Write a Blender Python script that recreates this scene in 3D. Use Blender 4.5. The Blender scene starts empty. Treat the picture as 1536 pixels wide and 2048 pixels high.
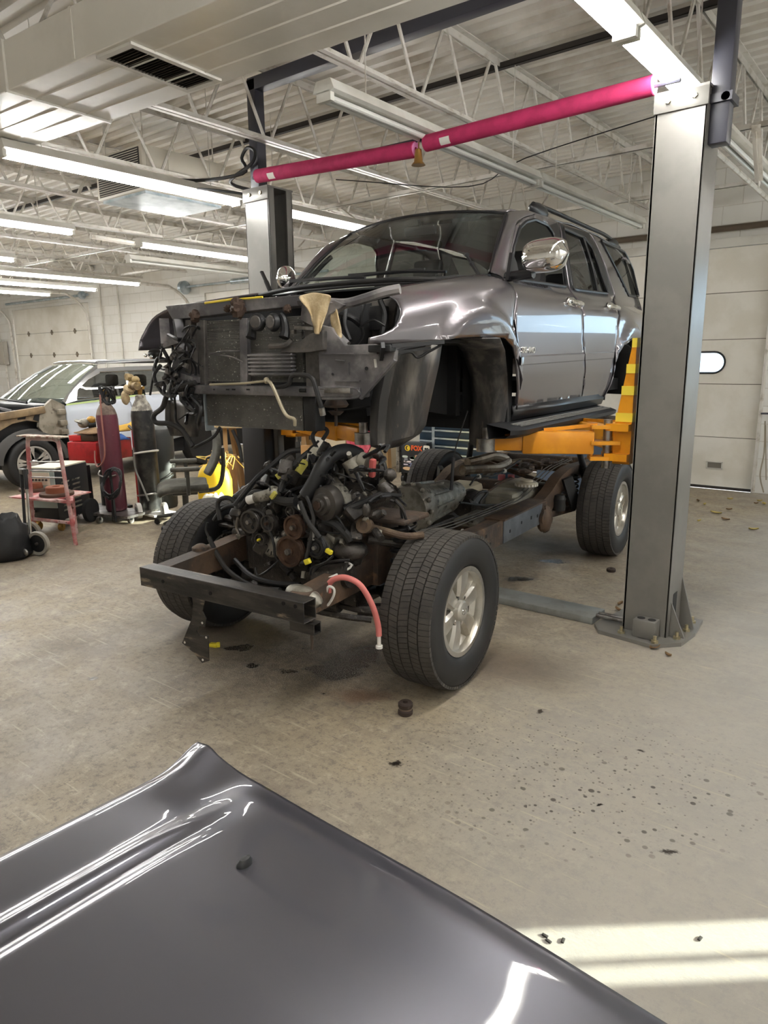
import bpy, bmesh, math, random
from mathutils import Vector, Matrix, Euler
from mathutils.geometry import delaunay_2d_cdt
random.seed(7)
PI = math.pi
sc = bpy.context.scene
C = sc.collection

# ------------------------------------------------------------------ camera
H_CAM, F_PX = 1.572, 1408.11
PITCH, ROLL, YAW = math.radians(12.123), math.radians(-.608), math.radians(38.255)
def ray(u, v):
    a, b = u - 768, v - 1024
    cr, sr = math.cos(ROLL), math.sin(ROLL)
    X, Y = (a*cr + b*sr)/F_PX, (-a*sr + b*cr)/F_PX
    c, s = math.cos(PITCH), math.sin(PITCH)
    fy, z = c - Y*s, -s - Y*c
    return Vector((X*math.cos(YAW) - fy*math.sin(YAW), X*math.sin(YAW) + fy*math.cos(YAW), z))
EYE = Vector((0, 0, H_CAM))
fwd = ray(768, 1024).normalized()
rgt = (ray(769, 1024) - ray(768, 1024)).normalized()
upv = -(ray(768, 1025) - ray(768, 1024)).normalized()
cam_d = bpy.data.cameras.new('camera'); cam = bpy.data.objects.new('camera', cam_d); C.objects.link(cam)
cam.matrix_world = Matrix(((rgt.x, upv.x, -fwd.x, 0), (rgt.y, upv.y, -fwd.y, 0), (rgt.z, upv.z, -fwd.z, H_CAM), (0, 0, 0, 1)))
cam_d.sensor_fit = 'VERTICAL'; cam_d.sensor_height = 24; cam_d.lens = F_PX/2048*24
cam_d.clip_start = .02; cam_d.clip_end = 300
sc.camera = cam

# ------------------------------------------------------------------ light
TUBE = 41.0           # emission of the fluorescent tubes
vs = sc.view_settings
vs.view_transform = 'Standard'; vs.look = 'None'; vs.gamma = 1; vs.use_curve_mapping = False
vs.exposure = 0.8
w = bpy.data.worlds.new('world'); sc.world = w; w.use_nodes = True
nt = w.node_tree; bg = nt.nodes['Background']
bg.inputs[0].default_value = (.62, .78, 1, 1); bg.inputs[1].default_value = 2.6
SUN_AZ, SUN_EL = math.radians(49.4), math.radians(16)
sd = bpy.data.lights.new('sun', 'SUN'); sd.energy = 19; sd.angle = math.radians(.45); sd.color = (1, .97, .89)
so = bpy.data.objects.new('sun', sd); C.objects.link(so)
to_sun = Vector((math.sin(SUN_AZ)*math.cos(SUN_EL), math.cos(SUN_AZ)*math.cos(SUN_EL), math.sin(SUN_EL)))
so.rotation_euler = to_sun.to_track_quat('Z', 'Y').to_euler(); so.location = (20, 18, 8)

# ------------------------------------------------------------------ helpers
def pz(u, v, z=0): d = ray(u, v); return EYE + d*((z - H_CAM)/d.z)
def px(u, v, x): d = ray(u, v); return EYE + d*(x/d.x)
def py(u, v, y): d = ray(u, v); return EYE + d*(y/d.y)
def zat(u, v, x, y):
    d = ray(u, v); return H_CAM + d.z*math.hypot(x, y)/math.hypot(d.x, d.y)
VYAW = math.radians(5.05); VORG = Vector((-2.587, 2.687, 0))
VL = Vector((math.cos(VYAW), math.sin(VYAW), 0)); VR = Vector((-math.sin(VYAW), math.cos(VYAW), 0))
def _vl(P): d = P - VORG; return Vector((d.dot(VL), d.dot(VR), d.z))
def _pl(u, v, pt, n): d = ray(u, v); return EYE + d*((pt - EYE).dot(n)/d.dot(n))
def lx(u, v, x): return _vl(_pl(u, v, VORG + VL*x, VL))      # vehicle frame: x to its left, y to its tail, z up
def ly(u, v, y): return _vl(_pl(u, v, VORG + VR*y, VR))
def lz(u, v, z): return _vl(pz(u, v, z))

def rotm(r): return Euler([math.radians(a) for a in r]).to_matrix() if r else Matrix.Identity(3)
def catmull(pts, n=5, closed=False):
    P = [Vector(p) for p in pts]
    if len(P) < 3: return P
    out = []; m = len(P)
    rng = range(m if closed else m - 1)
    for i in rng:
        p0 = P[(i-1) % m] if closed or i > 0 else P[0]*2 - P[1]
        p1 = P[i]; p2 = P[(i+1) % m]
        p3 = P[(i+2) % m] if closed or i + 2 < m else P[-1]*2 - P[-2]
        for k in range(n):
            t = k/n
            out.append(.5*((2*p1) + (p2-p0)*t + (2*p0-5*p1+4*p2-p3)*t*t + (3*p1-p0-3*p2+p3)*t**3))
    if not closed: out.append(P[-1])
    return out
class MB:
    def __init__(s): s.bm = bmesh.new()
    def _fin(s, vs_, M): 
        for v in vs_: v.co = M @ v.co
    def box(s, c, size, rot=None, bev=0, seg=2):
        r = bmesh.ops.create_cube(s.bm, size=1)['verts']
        R = rotm(rot); c = Vector(c)
        for v in r: v.co = Vector((v.co.x*size[0], v.co.y*size[1], v.co.z*size[2]))
        if bev:
            es = list({e for v in r for e in v.link_edges})
            q = bmesh.ops.bevel(s.bm, geom=es, offset=bev, segments=seg, affect='EDGES', profile=.5)
            r = list({v for f in q['faces'] for v in f.verts} | {v for v in r if v.is_valid})
        for v in r: v.co = R @ v.co + c
        return s
    def box2(s, a, b, bev=0):
        a, b = Vector(a), Vector(b)
        return s.box((a+b)/2, [abs(b[i]-a[i]) for i in range(3)], None, bev)
    def bar(s, p0, p1, w_, h_, up=(0, 0, 1), bev=0):
        p0, p1 = Vector(p0), Vector(p1); d = p1 - p0; L = d.length; d.normalize()
        u = Vector(up); x = d.cross(u)
        if x.length < 1e-4: x = d.cross(Vector((1, 0, 0)))
        x.normalize(); u = x.cross(d)
        r = bmesh.ops.create_cube(s.bm, size=1)['verts']
        for v in r: v.co = Vector((v.co.x*w_, v.co.y*L, v.co.z*h_))
        if bev:
            es = list({e for v in r for e in v.link_edges})
            q = bmesh.ops.bevel(s.bm, geom=es, offset=bev, segments=2, affect='EDGES', profile=.5)
            r = list({v for f in q['faces'] for v in f.verts} | {v for v in r if v.is_valid})
        M = Matrix((x, d, u)).transposed(); c = (p0+p1)/2
        for v in r: v.co = M @ v.co + c
        return s
    def prism(s, pts, d, holes=None):
        """planar polygon (3D points) extruded by vector d"""
        d = Vector(d); a = [s.bm.verts.new(p) for p in pts]; b = [s.bm.verts.new(Vector(p)+d) for p in pts]
        n = len(a)
        try: s.bm.faces.new(a); s.bm.faces.new(b[::-1])
        except ValueError: pass
        for i in range(n): s.bm.faces.new((a[i], b[i], b[(i+1) % n], a[(i+1) % n]))
        return s
    def ring(s, c, x, y, r, n):
        return [s.bm.verts.new(Vector(c) + x*(r*math.cos(2*PI*k/n)) + y*(r*math.sin(2*PI*k/n))) for k in range(n)]
    def _skin(s, A, B):
        n = len(A)
        for i in range(n): s.bm.faces.new((A[i], A[(i+1) % n], B[(i+1) % n], B[i]))
    def cyl(s, p0, p1, r0, r1=None, n=20, cap=True):
        p0, p1 = Vector(p0), Vector(p1); d = (p1-p0).normalized()
        x = d.orthogonal().normalized(); y = d.cross(x)
        A = s.ring(p0, x, y, r0, n); B = s.ring(p1, x, y, r0 if r1 is None else r1, n)
        s._skin(A, B)
        if cap: s.bm.faces.new(A[::-1]); s.bm.faces.new(B)
        return s
    def lathe(s, prof, o=(0, 0, 0), axis=(0, 0, 1), n=28, cap=True, closed=False):
        """profile of (radius, height) along the axis"""
        o = Vector(o); d = Vector(axis).normalized(); x = d.orthogonal().normalized(); y = d.cross(x)
        R = [s.ring(o + d*h, x, y, max(r, 1e-4), n) for r, h in prof]
        for A, B in zip(R, R[1:]): s._skin(A, B)
        if closed: s._skin(R[-1], R[0])
        elif cap: s.bm.faces.new(R[0][::-1]); s.bm.faces.new(R[-1])
        return s
    def tube(s, pts, r, n=8, sm=5, closed=False, cap=True, r1=None):
        P = catmull(pts, sm, closed) if sm > 1 else [Vector(p) for p in pts]
        m = len(P); R = []; up = None
        for i, p in enumerate(P):
            a = P[(i-1) % m] if closed or i > 0 else P[0]; b = P[(i+1) % m] if closed or i < m-1 else P[-1]
            d = (b-a)
            d = d.normalized() if d.length > 1e-9 else Vector((0, 0, 1))
            if up is None: up = d.orthogonal().normalized()
            up = (up - d*up.dot(d)); up = up.normalized() if up.length > 1e-6 else d.orthogonal().normalized()
            rr = r if r1 is None else r + (r1-r)*i/max(1, m-1)
            R.append(s.ring(p, up, d.cross(up), rr, n))
        for A, B in zip(R, R[1:]): s._skin(A, B)
        if closed: s._skin(R[-1], R[0])
        elif cap: s.bm.faces.new(R[0][::-1]); s.bm.faces.new(R[-1])
        return s
    def ball(s, c, r, rot=None, u=16, v=10, jit=0):
        q = bmesh.ops.create_uvsphere(s.bm, u_segments=u, v_segments=v, radius=1)['verts']
        R = rotm(rot); r = (r, r, r) if isinstance(r, (int, float)) else r
        for w_ in q:
            k = 1 + (random.random()-.5)*jit
            w_.co = R @ Vector((w_.co.x*r[0]*k, w_.co.y*r[1]*k, w_.co.z*r[2]*k)) + Vector(c)
        return s
    def sheet(s, rows, closed=False):
        V = [[s.bm.verts.new(p) for p in row] for row in rows]
        for a, b in zip(V, V[1:]):
            n = len(a)
            for i in range(n if closed else n-1): s.bm.faces.new((a[i], a[(i+1) % n], b[(i+1) % n], b[i]))
        return s
    def mirror(s):
        """adds the mirror image across x = 0"""
        g = bmesh.ops.duplicate(s.bm, geom=s.bm.verts[:] + s.bm.edges[:] + s.bm.faces[:])['geom']
        for e in g:
            if isinstance(e, bmesh.types.BMVert): e.co.x = -e.co.x
        bmesh.ops.reverse_faces(s.bm, faces=[e for e in g if isinstance(e, bmesh.types.BMFace)])
        return s
    def split(s, name, m, parent=None, **k):
        """every loose piece becomes an object of its own"""
        s.bm.verts.ensure_lookup_table(); seen = set(); out = []
        s.bm.verts.index_update()
        for v0 in s.bm.verts:
            if v0.index in seen: continue
            st_ = [v0]; seen.add(v0.index); isl = []
            while st_:
                v = st_.pop(); isl.append(v)
                for e in v.link_edges:
                    q = e.other_vert(v)
                    if q.index not in seen: seen.add(q.index); st_.append(q)
            n = MB(); mp = {v: n.bm.verts.new(v.co) for v in isl}
            for f in {f for v in isl for f in v.link_faces}: n.bm.faces.new([mp[v] for v in f.verts])
            out.append(n.build(name, m, parent, **k))
        s.bm.free(); return out
    def build(s, name, m, parent=None, smooth=35, solid=0, off=-1, sub=0, bevel=0, shift=None, keepn=False):
        if shift is not None:
            for v in s.bm.verts: v.co -= Vector(shift)
        if not keepn: bmesh.ops.recalc_face_normals(s.bm, faces=s.bm.faces)
        me = bpy.data.meshes.new(name); s.bm.to_mesh(me); s.bm.free()
        o = bpy.data.objects.new(name, me); C.objects.link(o)
        for mm in (m if isinstance(m, (list, tuple)) else [m]): me.materials.append(mm)
        if smooth:
            for p in me.polygons: p.use_smooth = True
            me.set_sharp_from_angle(angle=math.radians(smooth))
        if sub: q = o.modifiers.new('sub', 'SUBSURF'); q.levels = q.render_levels = sub
        if solid: q = o.modifiers.new('solid', 'SOLIDIFY'); q.thickness = solid; q.offset = off
        if bevel: q = o.modifiers.new('bevel', 'BEVEL'); q.width = bevel; q.segments = 2; q.limit_method = 'ANGLE'
        if parent: o.parent = parent
        return o
def tag(o, label=None, cat=None, group=None, kind=None):
    if label: o['label'] = label
    if cat: o['category'] = cat
    if group: o['group'] = group
    if kind: o['kind'] = kind
    return o
def thing(name, label, cat, loc=(0, 0, 0), rz=0, group=None):
    o = bpy.data.objects.new(name, None); C.objects.link(o); o.empty_display_size = .05
    o.location = loc; o.rotation_euler = (0, 0, rz)
    return tag(o, label, cat, group)
def st(o): o['kind'] = 'structure'; return o
KIDS = lambda o: [c for c in C.objects if c.parent == o]
def dup(o, parent=None, label=None):
    c = o.copy(); C.objects.link(c); c.parent = parent
    if label: c['label'] = label
    for ch in KIDS(o): dup(ch, c)
    return c
def text_mesh(name, s, size, depth, m, parent, M, bold=0):
    cu = bpy.data.curves.new('t', 'FONT'); cu.body = s; cu.size = size; cu.extrude = depth/2; cu.offset = bold
    cu.align_x = 'CENTER'; cu.align_y = 'CENTER'
    t = bpy.data.objects.new('t', cu); C.objects.link(t); bpy.context.view_layer.update()
    me = bpy.data.meshes.new_from_object(t.evaluated_get(bpy.context.evaluated_depsgraph_get()))
    bpy.data.objects.remove(t)
    me.transform(M); me.name = name
    o = bpy.data.objects.new(name, me); C.objects.link(o); me.materials.clear(); me.materials.append(m)
    if parent: o.parent = parent
    return o

# ------------------------------------------------------------------ materials
def srgb(r, g, b):
    f = lambda c: (c/12.92 if c <= .04045 else ((c+.055)/1.055)**2.4)
    return (f(r/255), f(g/255), f(b/255))
def mat(name, c, rough=.5, metal=0, c2=None, ns=6, amt=.5, lo=.4, hi=.62, bump=0, bs=60, coat=0, c3=None, ns3=20, lo3=.55, hi3=.62, det=6, rough2=None, stretch=None, spec=None, flake=0):
    m = bpy.data.materials.new(name); m.use_nodes = True; t = m.node_tree; N = t.nodes.new; L = t.links.new
    p = t.nodes['Principled BSDF']
    p.inputs['Base Color'].default_value = (*c, 1); p.inputs['Roughness'].default_value = rough; p.inputs['Metallic'].default_value = metal
    if coat: p.inputs['Coat Weight'].default_value = coat; p.inputs['Coat Roughness'].default_value = .03
    if spec is not None: p.inputs['Specular IOR Level'].default_value = spec
    if not (c2 or bump or c3 or flake): return m
    tc = N('ShaderNodeTexCoord'); src = tc.outputs['Object']
    if stretch:
        mp = N('ShaderNodeMapping'); mp.inputs['Scale'].default_value = stretch; L(src, mp.inputs[0]); src = mp.outputs[0]
    def noise(sc_, d=det):
        n = N('ShaderNodeTexNoise'); n.inputs['Scale'].default_value = sc_; n.inputs['Detail'].default_value = d; n.inputs['Roughness'].default_value = .6
        L(src, n.inputs['Vector']); return n.outputs['Fac']
    def rng(x, a, b, k=1):
        r = N('ShaderNodeMapRange'); r.interpolation_type = 'SMOOTHSTEP'; L(x, r.inputs[0])
        for i, q in enumerate((a, b, 0, k)): r.inputs[i+1].default_value = q
        return r.outputs[0]
    col = None
    if c2:
        fac = rng(noise(ns), lo, hi, amt*2 if amt < .5 else 1)
        mx = N('ShaderNodeMix'); mx.data_type = 'RGBA'; L(fac, mx.inputs[0])
        mx.inputs[6].default_value = (*c, 1); mx.inputs[7].default_value = (*c2, 1); col = mx.outputs[2]
        if rough2 is not None:
            r = N('ShaderNodeMapRange'); L(fac, r.inputs[0]); r.inputs[3].default_value = rough; r.inputs[4].default_value = rough2
            L(r.outputs[0], p.inputs['Roughness'])
    if c3:
        fac = rng(noise(ns3, 8), lo3, hi3)
        mx = N('ShaderNodeMix'); mx.data_type = 'RGBA'; L(fac, mx.inputs[0])
        if col: L(col, mx.inputs[6])
        else: mx.inputs[6].default_value = (*c, 1)
        mx.inputs[7].default_value = (*c3, 1); col = mx.outputs[2]
    if col: L(col, p.inputs['Base Color'])
    if bump:
        b = N('ShaderNodeBump'); b.inputs['Strength'].default_value = bump; b.inputs['Distance'].default_value = .01
        L(noise(bs), b.inputs['Height']); L(b.outputs[0], p.inputs['Normal'])
    return m
def emit(name, c, s):
    m = bpy.data.materials.new(name); m.use_nodes = True; t = m.node_tree
    t.nodes.remove(t.nodes['Principled BSDF']); e = t.nodes.new('ShaderNodeEmission')
    e.inputs[0].default_value = (*c, 1); e.inputs[1].default_value = s
    t.links.new(e.outputs[0], t.nodes['Material Output'].inputs[0]); return m
def glass(name, tint=(.9, .95, .93), refl=.0, rough=.0):
    m = bpy.data.materials.new(name); m.use_nodes = True; t = m.node_tree; N = t.nodes.new
    t.nodes.remove(t.nodes['Principled BSDF'])
    tr = N('ShaderNodeBsdfTransparent'); tr.inputs[0].default_value = (*tint, 1)
    gl = N('ShaderNodeBsdfGlossy'); gl.inputs['Roughness'].default_value = rough
    lw = N('ShaderNodeLayerWeight'); lw.inputs[0].default_value = .5
    pw = N('ShaderNodeMath'); pw.operation = 'POWER'; pw.inputs[1].default_value = 4; t.links.new(lw.outputs['Facing'], pw.inputs[0])
    ad = N('ShaderNodeMath'); ad.operation = 'MULTIPLY_ADD'; ad.inputs[1].default_value = .8; ad.inputs[2].default_value = .045+refl; t.links.new(pw.outputs[0], ad.inputs[0])
    mx = N('ShaderNodeMixShader'); t.links.new(ad.outputs[0], mx.inputs[0]); t.links.new(tr.outputs[0], mx.inputs[1]); t.links.new(gl.outputs[0], mx.inputs[2])
    t.links.new(mx.outputs[0], t.nodes['Material Output'].inputs[0]); return m
M = {}
M['white'] = mat('white_paint', srgb(218, 216, 208), .55, c2=srgb(204, 200, 190), ns=3)
M['joist'] = mat('white_steel_paint', srgb(210, 206, 198), .4, c2=srgb(172, 164, 150), ns=9, lo=.48, hi=.7)
M['duct'] = mat('painted_sheet_metal', srgb(232, 229, 221), .28, .15, c2=srgb(222, 219, 210), ns=2)
M['dark'] = mat('dark_steel_paint', srgb(62, 62, 72), .4)
M['liftgrey'] = mat('grey_enamel', srgb(128, 125, 120), .33, .25, c2=srgb(120, 118, 113), ns=4, bump=.03, bs=120)
M['orange'] = mat('orange_enamel', srgb(222, 150, 28), .35, c2=srgb(205, 132, 20), ns=5)
M['yellowtape'] = mat('yellow_tape', srgb(238, 212, 70), .45)
M['pink'] = mat('pink_foam', srgb(188, 44, 96), .8, c2=srgb(172, 38, 86), ns=14, bump=.15, bs=160)
M['pinkcore'] = mat('pink_foam_end', srgb(240, 150, 200), .8)
M['paper'] = mat('paper_label', srgb(225, 222, 215), .7)
M['brass'] = mat('brass', srgb(165, 130, 70), .45, .8)
M['bolt'] = mat('zinc_bolt', srgb(190, 180, 150), .35, .9)
M['chrome'] = mat('chrome', (.86, .85, .83), .06, 1)
M['steel'] = mat('bare_steel', srgb(165, 163, 160), .35, .9, c2=srgb(120, 115, 110), ns=10)
M['black'] = mat('black_plastic', srgb(26, 26, 28), .5)
M['rubber'] = mat('black_rubber', srgb(30, 30, 31), .65, c2=srgb(42, 40, 38), ns=8)
M['cable'] = mat('black_cable', srgb(22, 22, 24), .45)
M['tube'] = emit('fluorescent_tube', (1, .99, .965), TUBE)
M['tubeoff'] = mat('unlit_tube', srgb(225, 225, 220), .25)
M['vent'] = mat('vent_dust', srgb(52, 47, 43), .7)
M['galv'] = mat('galvanised_panel', srgb(190, 200, 205), .3, .6, c2=srgb(150, 165, 172), ns=5)
M['pane'] = glass('window_glass')
# ------------------------------------------------------------------ the room
XL, XR, YN, YF, ZC = -21.5, 2.7, -5.0, 9.12, 3.74
def floor_mat():
    m = bpy.data.materials.new('stained_concrete'); m.use_nodes = True; t = m.node_tree; N = t.nodes.new; L = t.links.new
    p = t.nodes['Principled BSDF']; tc = N('ShaderNodeTexCoord').outputs['Object']
    def noise(s, d=6, rgh=.6, vec=None):
        n = N('ShaderNodeTexNoise'); n.inputs['Scale'].default_value = s; n.inputs['Detail'].default_value = d; n.inputs['Roughness'].default_value = rgh
        L(vec or tc, n.inputs['Vector']); return n
    def rng(x, a, b, k0=0, k1=1):
        r = N('ShaderNodeMapRange'); r.interpolation_type = 'SMOOTHSTEP'; L(x, r.inputs[0])
        for i, q in enumerate((a, b, k0, k1)): r.inputs[i+1].default_value = q
        return r.outputs[0]
    def mth(op, a, b):
        n = N('ShaderNodeMath'); n.operation = op
        for i, q in enumerate((a, b)):
            if isinstance(q, (int, float)): n.inputs[i].default_value = q
            else: L(q, n.inputs[i])
        return n.outputs[0]
    def mix(f, a, b):
        x = N('ShaderNodeMix'); x.data_type = 'RGBA'
        if isinstance(f, float): x.inputs[0].default_value = f
        else: L(f, x.inputs[0])
        for i, q in ((6, a), (7, b)):
            if isinstance(q, tuple): x.inputs[i].default_value = (*q, 1)
            else: L(q, x.inputs[i])
        return x.outputs[2]
    base = mix(rng(noise(.55, 3).outputs[0], .38, .62), srgb(154, 140, 116), srgb(146, 135, 118))
    base = mix(rng(noise(2.3, 9, .78).outputs[0], .46, .62, 0, .8), base, srgb(122, 111, 97))
    base = mix(rng(noise(26, 9, .85).outputs[0], .48, .60, 0, .85), base, srgb(106, 97, 87))
    base = mix(rng(noise(9, 9, .85).outputs[0], .51, .64, 0, .7), base, srgb(176, 163, 140))
    base = mix(rng(noise(90, 3).outputs[0], .66, .72, 0, .5), base, srgb(196, 186, 166))
    # floor colour turns greyer and cooler to the right of the lift
    sep = N('ShaderNodeSeparateXYZ'); L(tc, sep.inputs[0])
    base = mix(mth('MULTIPLY', rng(mth('ADD', sep.outputs[0], mth('MULTIPLY', noise(.9, 3).outputs[0], 1.4)), -1.4, .2), .75), base, srgb(162, 158, 151))
    # long pale scratches
    mp = N('ShaderNodeMapping'); mp.inputs['Rotation'].default_value = (0, 0, .9); mp.inputs['Scale'].default_value = (3, 55, 1); L(tc, mp.inputs[0])
    base = mix(mth('MULTIPLY', rng(noise(1, 4, .5, mp.outputs[0]).outputs[0], .62, .70), .5), base, srgb(186, 174, 150))
    # distorted coordinates for stains
    nz = noise(7, 5, .6); sub = N('ShaderNodeVectorMath'); sub.operation = 'SUBTRACT'; L(nz.outputs['Color'], sub.inputs[0]); sub.inputs[1].default_value = (.5, .5, .5)
    scl = N('ShaderNodeVectorMath'); scl.operation = 'SCALE'; L(sub.outputs[0], scl.inputs[0]); scl.inputs['Scale'].default_value = .16
    add = N('ShaderNodeVectorMath'); add.operation = 'ADD'; L(tc, add.inputs[0]); L(scl.outputs[0], add.inputs[1]); dv = add.outputs[0]
    def blob(c, rx, ry, rot=0., s0=.75, s1=1.1, k=1., vec=None):
        q = N('ShaderNodeMapping'); q.vector_type = 'TEXTURE'; q.inputs['Location'].default_value = (c[0], c[1], 0)
        q.inputs['Rotation'].default_value = (0, 0, rot); q.inputs['Scale'].default_value = (rx, ry, 1); L(vec or dv, q.inputs[0])
        ln = N('ShaderNodeVectorMath'); ln.operation = 'LENGTH'; L(q.outputs[0], ln.inputs[0])
        return rng(ln.outputs['Value'], s1, s0, 0, k)
    P = lambda u, v: pz(u, v, 0)
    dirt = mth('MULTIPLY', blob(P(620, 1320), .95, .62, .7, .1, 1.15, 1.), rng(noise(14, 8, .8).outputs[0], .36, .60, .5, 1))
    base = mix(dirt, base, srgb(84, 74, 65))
    base = mix(blob(P(720, 1390), .22, .1, .7, .2, 1.1, .7), base, srgb(96, 62, 40))
    base = mix(blob(P(1080, 1085), 1.0, .6, .2, .2, 1.2, .8), base, srgb(84, 74, 64))
    base = mix(blob(P(1010, 1330), .5, .33, .3, .2, 1.2, .75), base, srgb(98, 86, 74))
    base = mix(blob(P(420, 1260), .6, .3, .4, .2, 1.2, .7), base, srgb(100, 90, 78))
    # spotted drips on the open floor
    vo = N('ShaderNodeTexVoronoi'); vo.inputs['Scale'].default_value = 34; vo.inputs['Randomness'].default_value = 1; L(tc, vo.inputs['Vector'])
    sepc = N('ShaderNodeSeparateColor'); L(vo.outputs['Color'], sepc.inputs[0])
    spot = mth('MULTIPLY', rng(mth('DIVIDE', vo.outputs['Distance'], mth('ADD', mth('MULTIPLY', mth('POWER', sepc.outputs[0], 2.2), .42), .06)), 1, .7), mth('GREATER_THAN', sepc.outputs[1], .42))
    area = blob(P(1220, 1600), .75, .38, .75, .3, 1.15)
    base = mix(mth('MULTIPLY', mth('MULTIPLY', spot, area), .95), base, srgb(66, 60, 52))
    vo2 = N('ShaderNodeTexVoronoi'); vo2.inputs['Scale'].default_value = 52; L(tc, vo2.inputs['Vector'])
    s2 = N('ShaderNodeSeparateColor'); L(vo2.outputs['Color'], s2.inputs[0])
    spot2 = mth('MULTIPLY', rng(vo2.outputs['Distance'], .3, .15), mth('GREATER_THAN', s2.outputs[1], .6))
    base = mix(mth('MULTIPLY', mth('MULTIPLY', spot2, blob(P(1050, 1520), .95, .55, .7, .3, 1.2)), .85), base, srgb(76, 68, 60))
    # oil
    wet = None
    for (u, v, rx, ry, k) in [(672, 1345, .22, .12, 1), (640, 1335, .14, .08, 1), (715, 1312, .2, .13, 1), (690, 1330, .2, .12, 1), (748, 1298, .12, .08, .8), (478, 1295, .15, .05, 1), (575, 1343, .09, .045, 1), (505, 1332, .07, .04, 1),
                              (1041, 1158, .17, .09, 1), (1025, 1178, .08, .04, .6), (1105, 1122, .2, .1, .9), (790, 1527, .05, .035, 1), (778, 1512, .03, .015, .6), (190, 1357, .06, .03, .7), (1345, 1705, .05, .025, .9),
                              (1085, 1425, .03, .02, .8), (1278, 1500, .03, .02, .8), (1195, 1605, .02, .012, 1), (610, 1298, .035, .02, .8), (540, 1300, .03, .015, .7), (650, 1390, .03, .015, .8), (160, 1060, .12, .05, .3), (860, 1465, .2, .02, .5)]:
        bl = blob(P(u, v), rx, ry, .6, .25, 1.15, k); wet = bl if wet is None else mth('MAXIMUM', wet, bl)
    wet = mth('MULTIPLY', wet, rng(mth('ADD', noise(45, 6, .8).outputs[0], mth('MULTIPLY', wet, .45)), .62, .82))
    base = mix(wet, base, srgb(36, 31, 28))
    # spilled absorbent granules
    gr = mth('MULTIPLY', rng(noise(210, 2).outputs[0], .57, .63), blob(P(640, 1320), .95, .6, .7, .3, 1.1))
    base = mix(mth('MULTIPLY', gr, .75), base, srgb(196, 188, 176))
    # joint lines of the slab
    L(base, p.inputs['Base Color'])
    r0 = rng(noise(3.5, 6).outputs[0], .3, .7, .42, .62)
    rr = N('ShaderNodeMapRange'); L(wet, rr.inputs[0]); L(r0, rr.inputs[3]); rr.inputs[4].default_value = .18; L(rr.outputs[0], p.inputs['Roughness'])
    b = N('ShaderNodeBump'); b.inputs['Strength'].default_value = .25; b.inputs['Distance'].default_value = .006
    L(mth('ADD', noise(60, 8, .7).outputs[0], gr), b.inputs['Height']); L(b.outputs[0], p.inputs['Normal'])
    return m
def block_mat():
    m = bpy.data.materials.new('painted_block'); m.use_nodes = True; t = m.node_tree; N = t.nodes.new; L = t.links.new
    p = t.nodes['Principled BSDF']; p.inputs['Roughness'].default_value = .5; tc = N('ShaderNodeTexCoord').outputs['Generated']
    geo = N('ShaderNodeNewGeometry').outputs['Position']
    sp = N('ShaderNodeSeparateXYZ'); L(geo, sp.inputs[0]); ad = N('ShaderNodeMath'); L(sp.outputs[0], ad.inputs[0]); L(sp.outputs[1], ad.inputs[1])
    cb = N('ShaderNodeCombineXYZ'); L(ad.outputs[0], cb.inputs[0]); L(sp.outputs[2], cb.inputs[1])
    br = N('ShaderNodeTexBrick'); L(cb.outputs[0], br.inputs['Vector']); br.inputs['Scale'].default_value = 1
    br.inputs['Brick Width'].default_value = .405; br.inputs['Row Height'].default_value = .203; br.inputs['Mortar Size'].default_value = .006; br.inputs['Mortar Smooth'].default_value = .6
    br.inputs['Color1'].default_value = (*srgb(228, 227, 222), 1); br.inputs['Color2'].default_value = (*srgb(223, 221, 214), 1); br.inputs['Mortar'].default_value = (*srgb(206, 202, 192), 1)
    n = N('ShaderNodeTexNoise'); n.inputs['Scale'].default_value = 1.3; n.inputs['Detail'].default_value = 8; L(geo, n.inputs[0])
    r = N('ShaderNodeMapRange'); L(n.outputs[0], r.inputs[0]); r.inputs[1].default_value = .52; r.inputs[2].default_value = .75; r.inputs[4].default_value = .5
    mx = N('ShaderNodeMix'); mx.data_type = 'RGBA'; L(r.outputs[0], mx.inputs[0]); L(br.outputs['Color'], mx.inputs[6]); mx.inputs[7].default_value = (*srgb(196, 190, 176), 1)
    L(mx.outputs[2], p.inputs['Base Color'])
    b = N('ShaderNodeBump'); b.inputs['Strength'].default_value = .5; b.inputs['Distance'].default_value = .006; b.invert = True; L(br.outputs['Fac'], b.inputs['Height']); L(b.outputs[0], p.inputs['Normal'])
    return m
M['floor'] = floor_mat(); M['block'] = block_mat()
M['doorskin'] = mat('garage_door_skin', srgb(228, 224, 214), .42, c2=srgb(218, 213, 200), ns=2.2, c3=srgb(150, 138, 118), ns3=30, lo3=.72, hi3=.78)
st(MB().box2((XL, YN, -.12), (XR, YF, 0)).build('floor', M['floor'], smooth=0))
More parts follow.
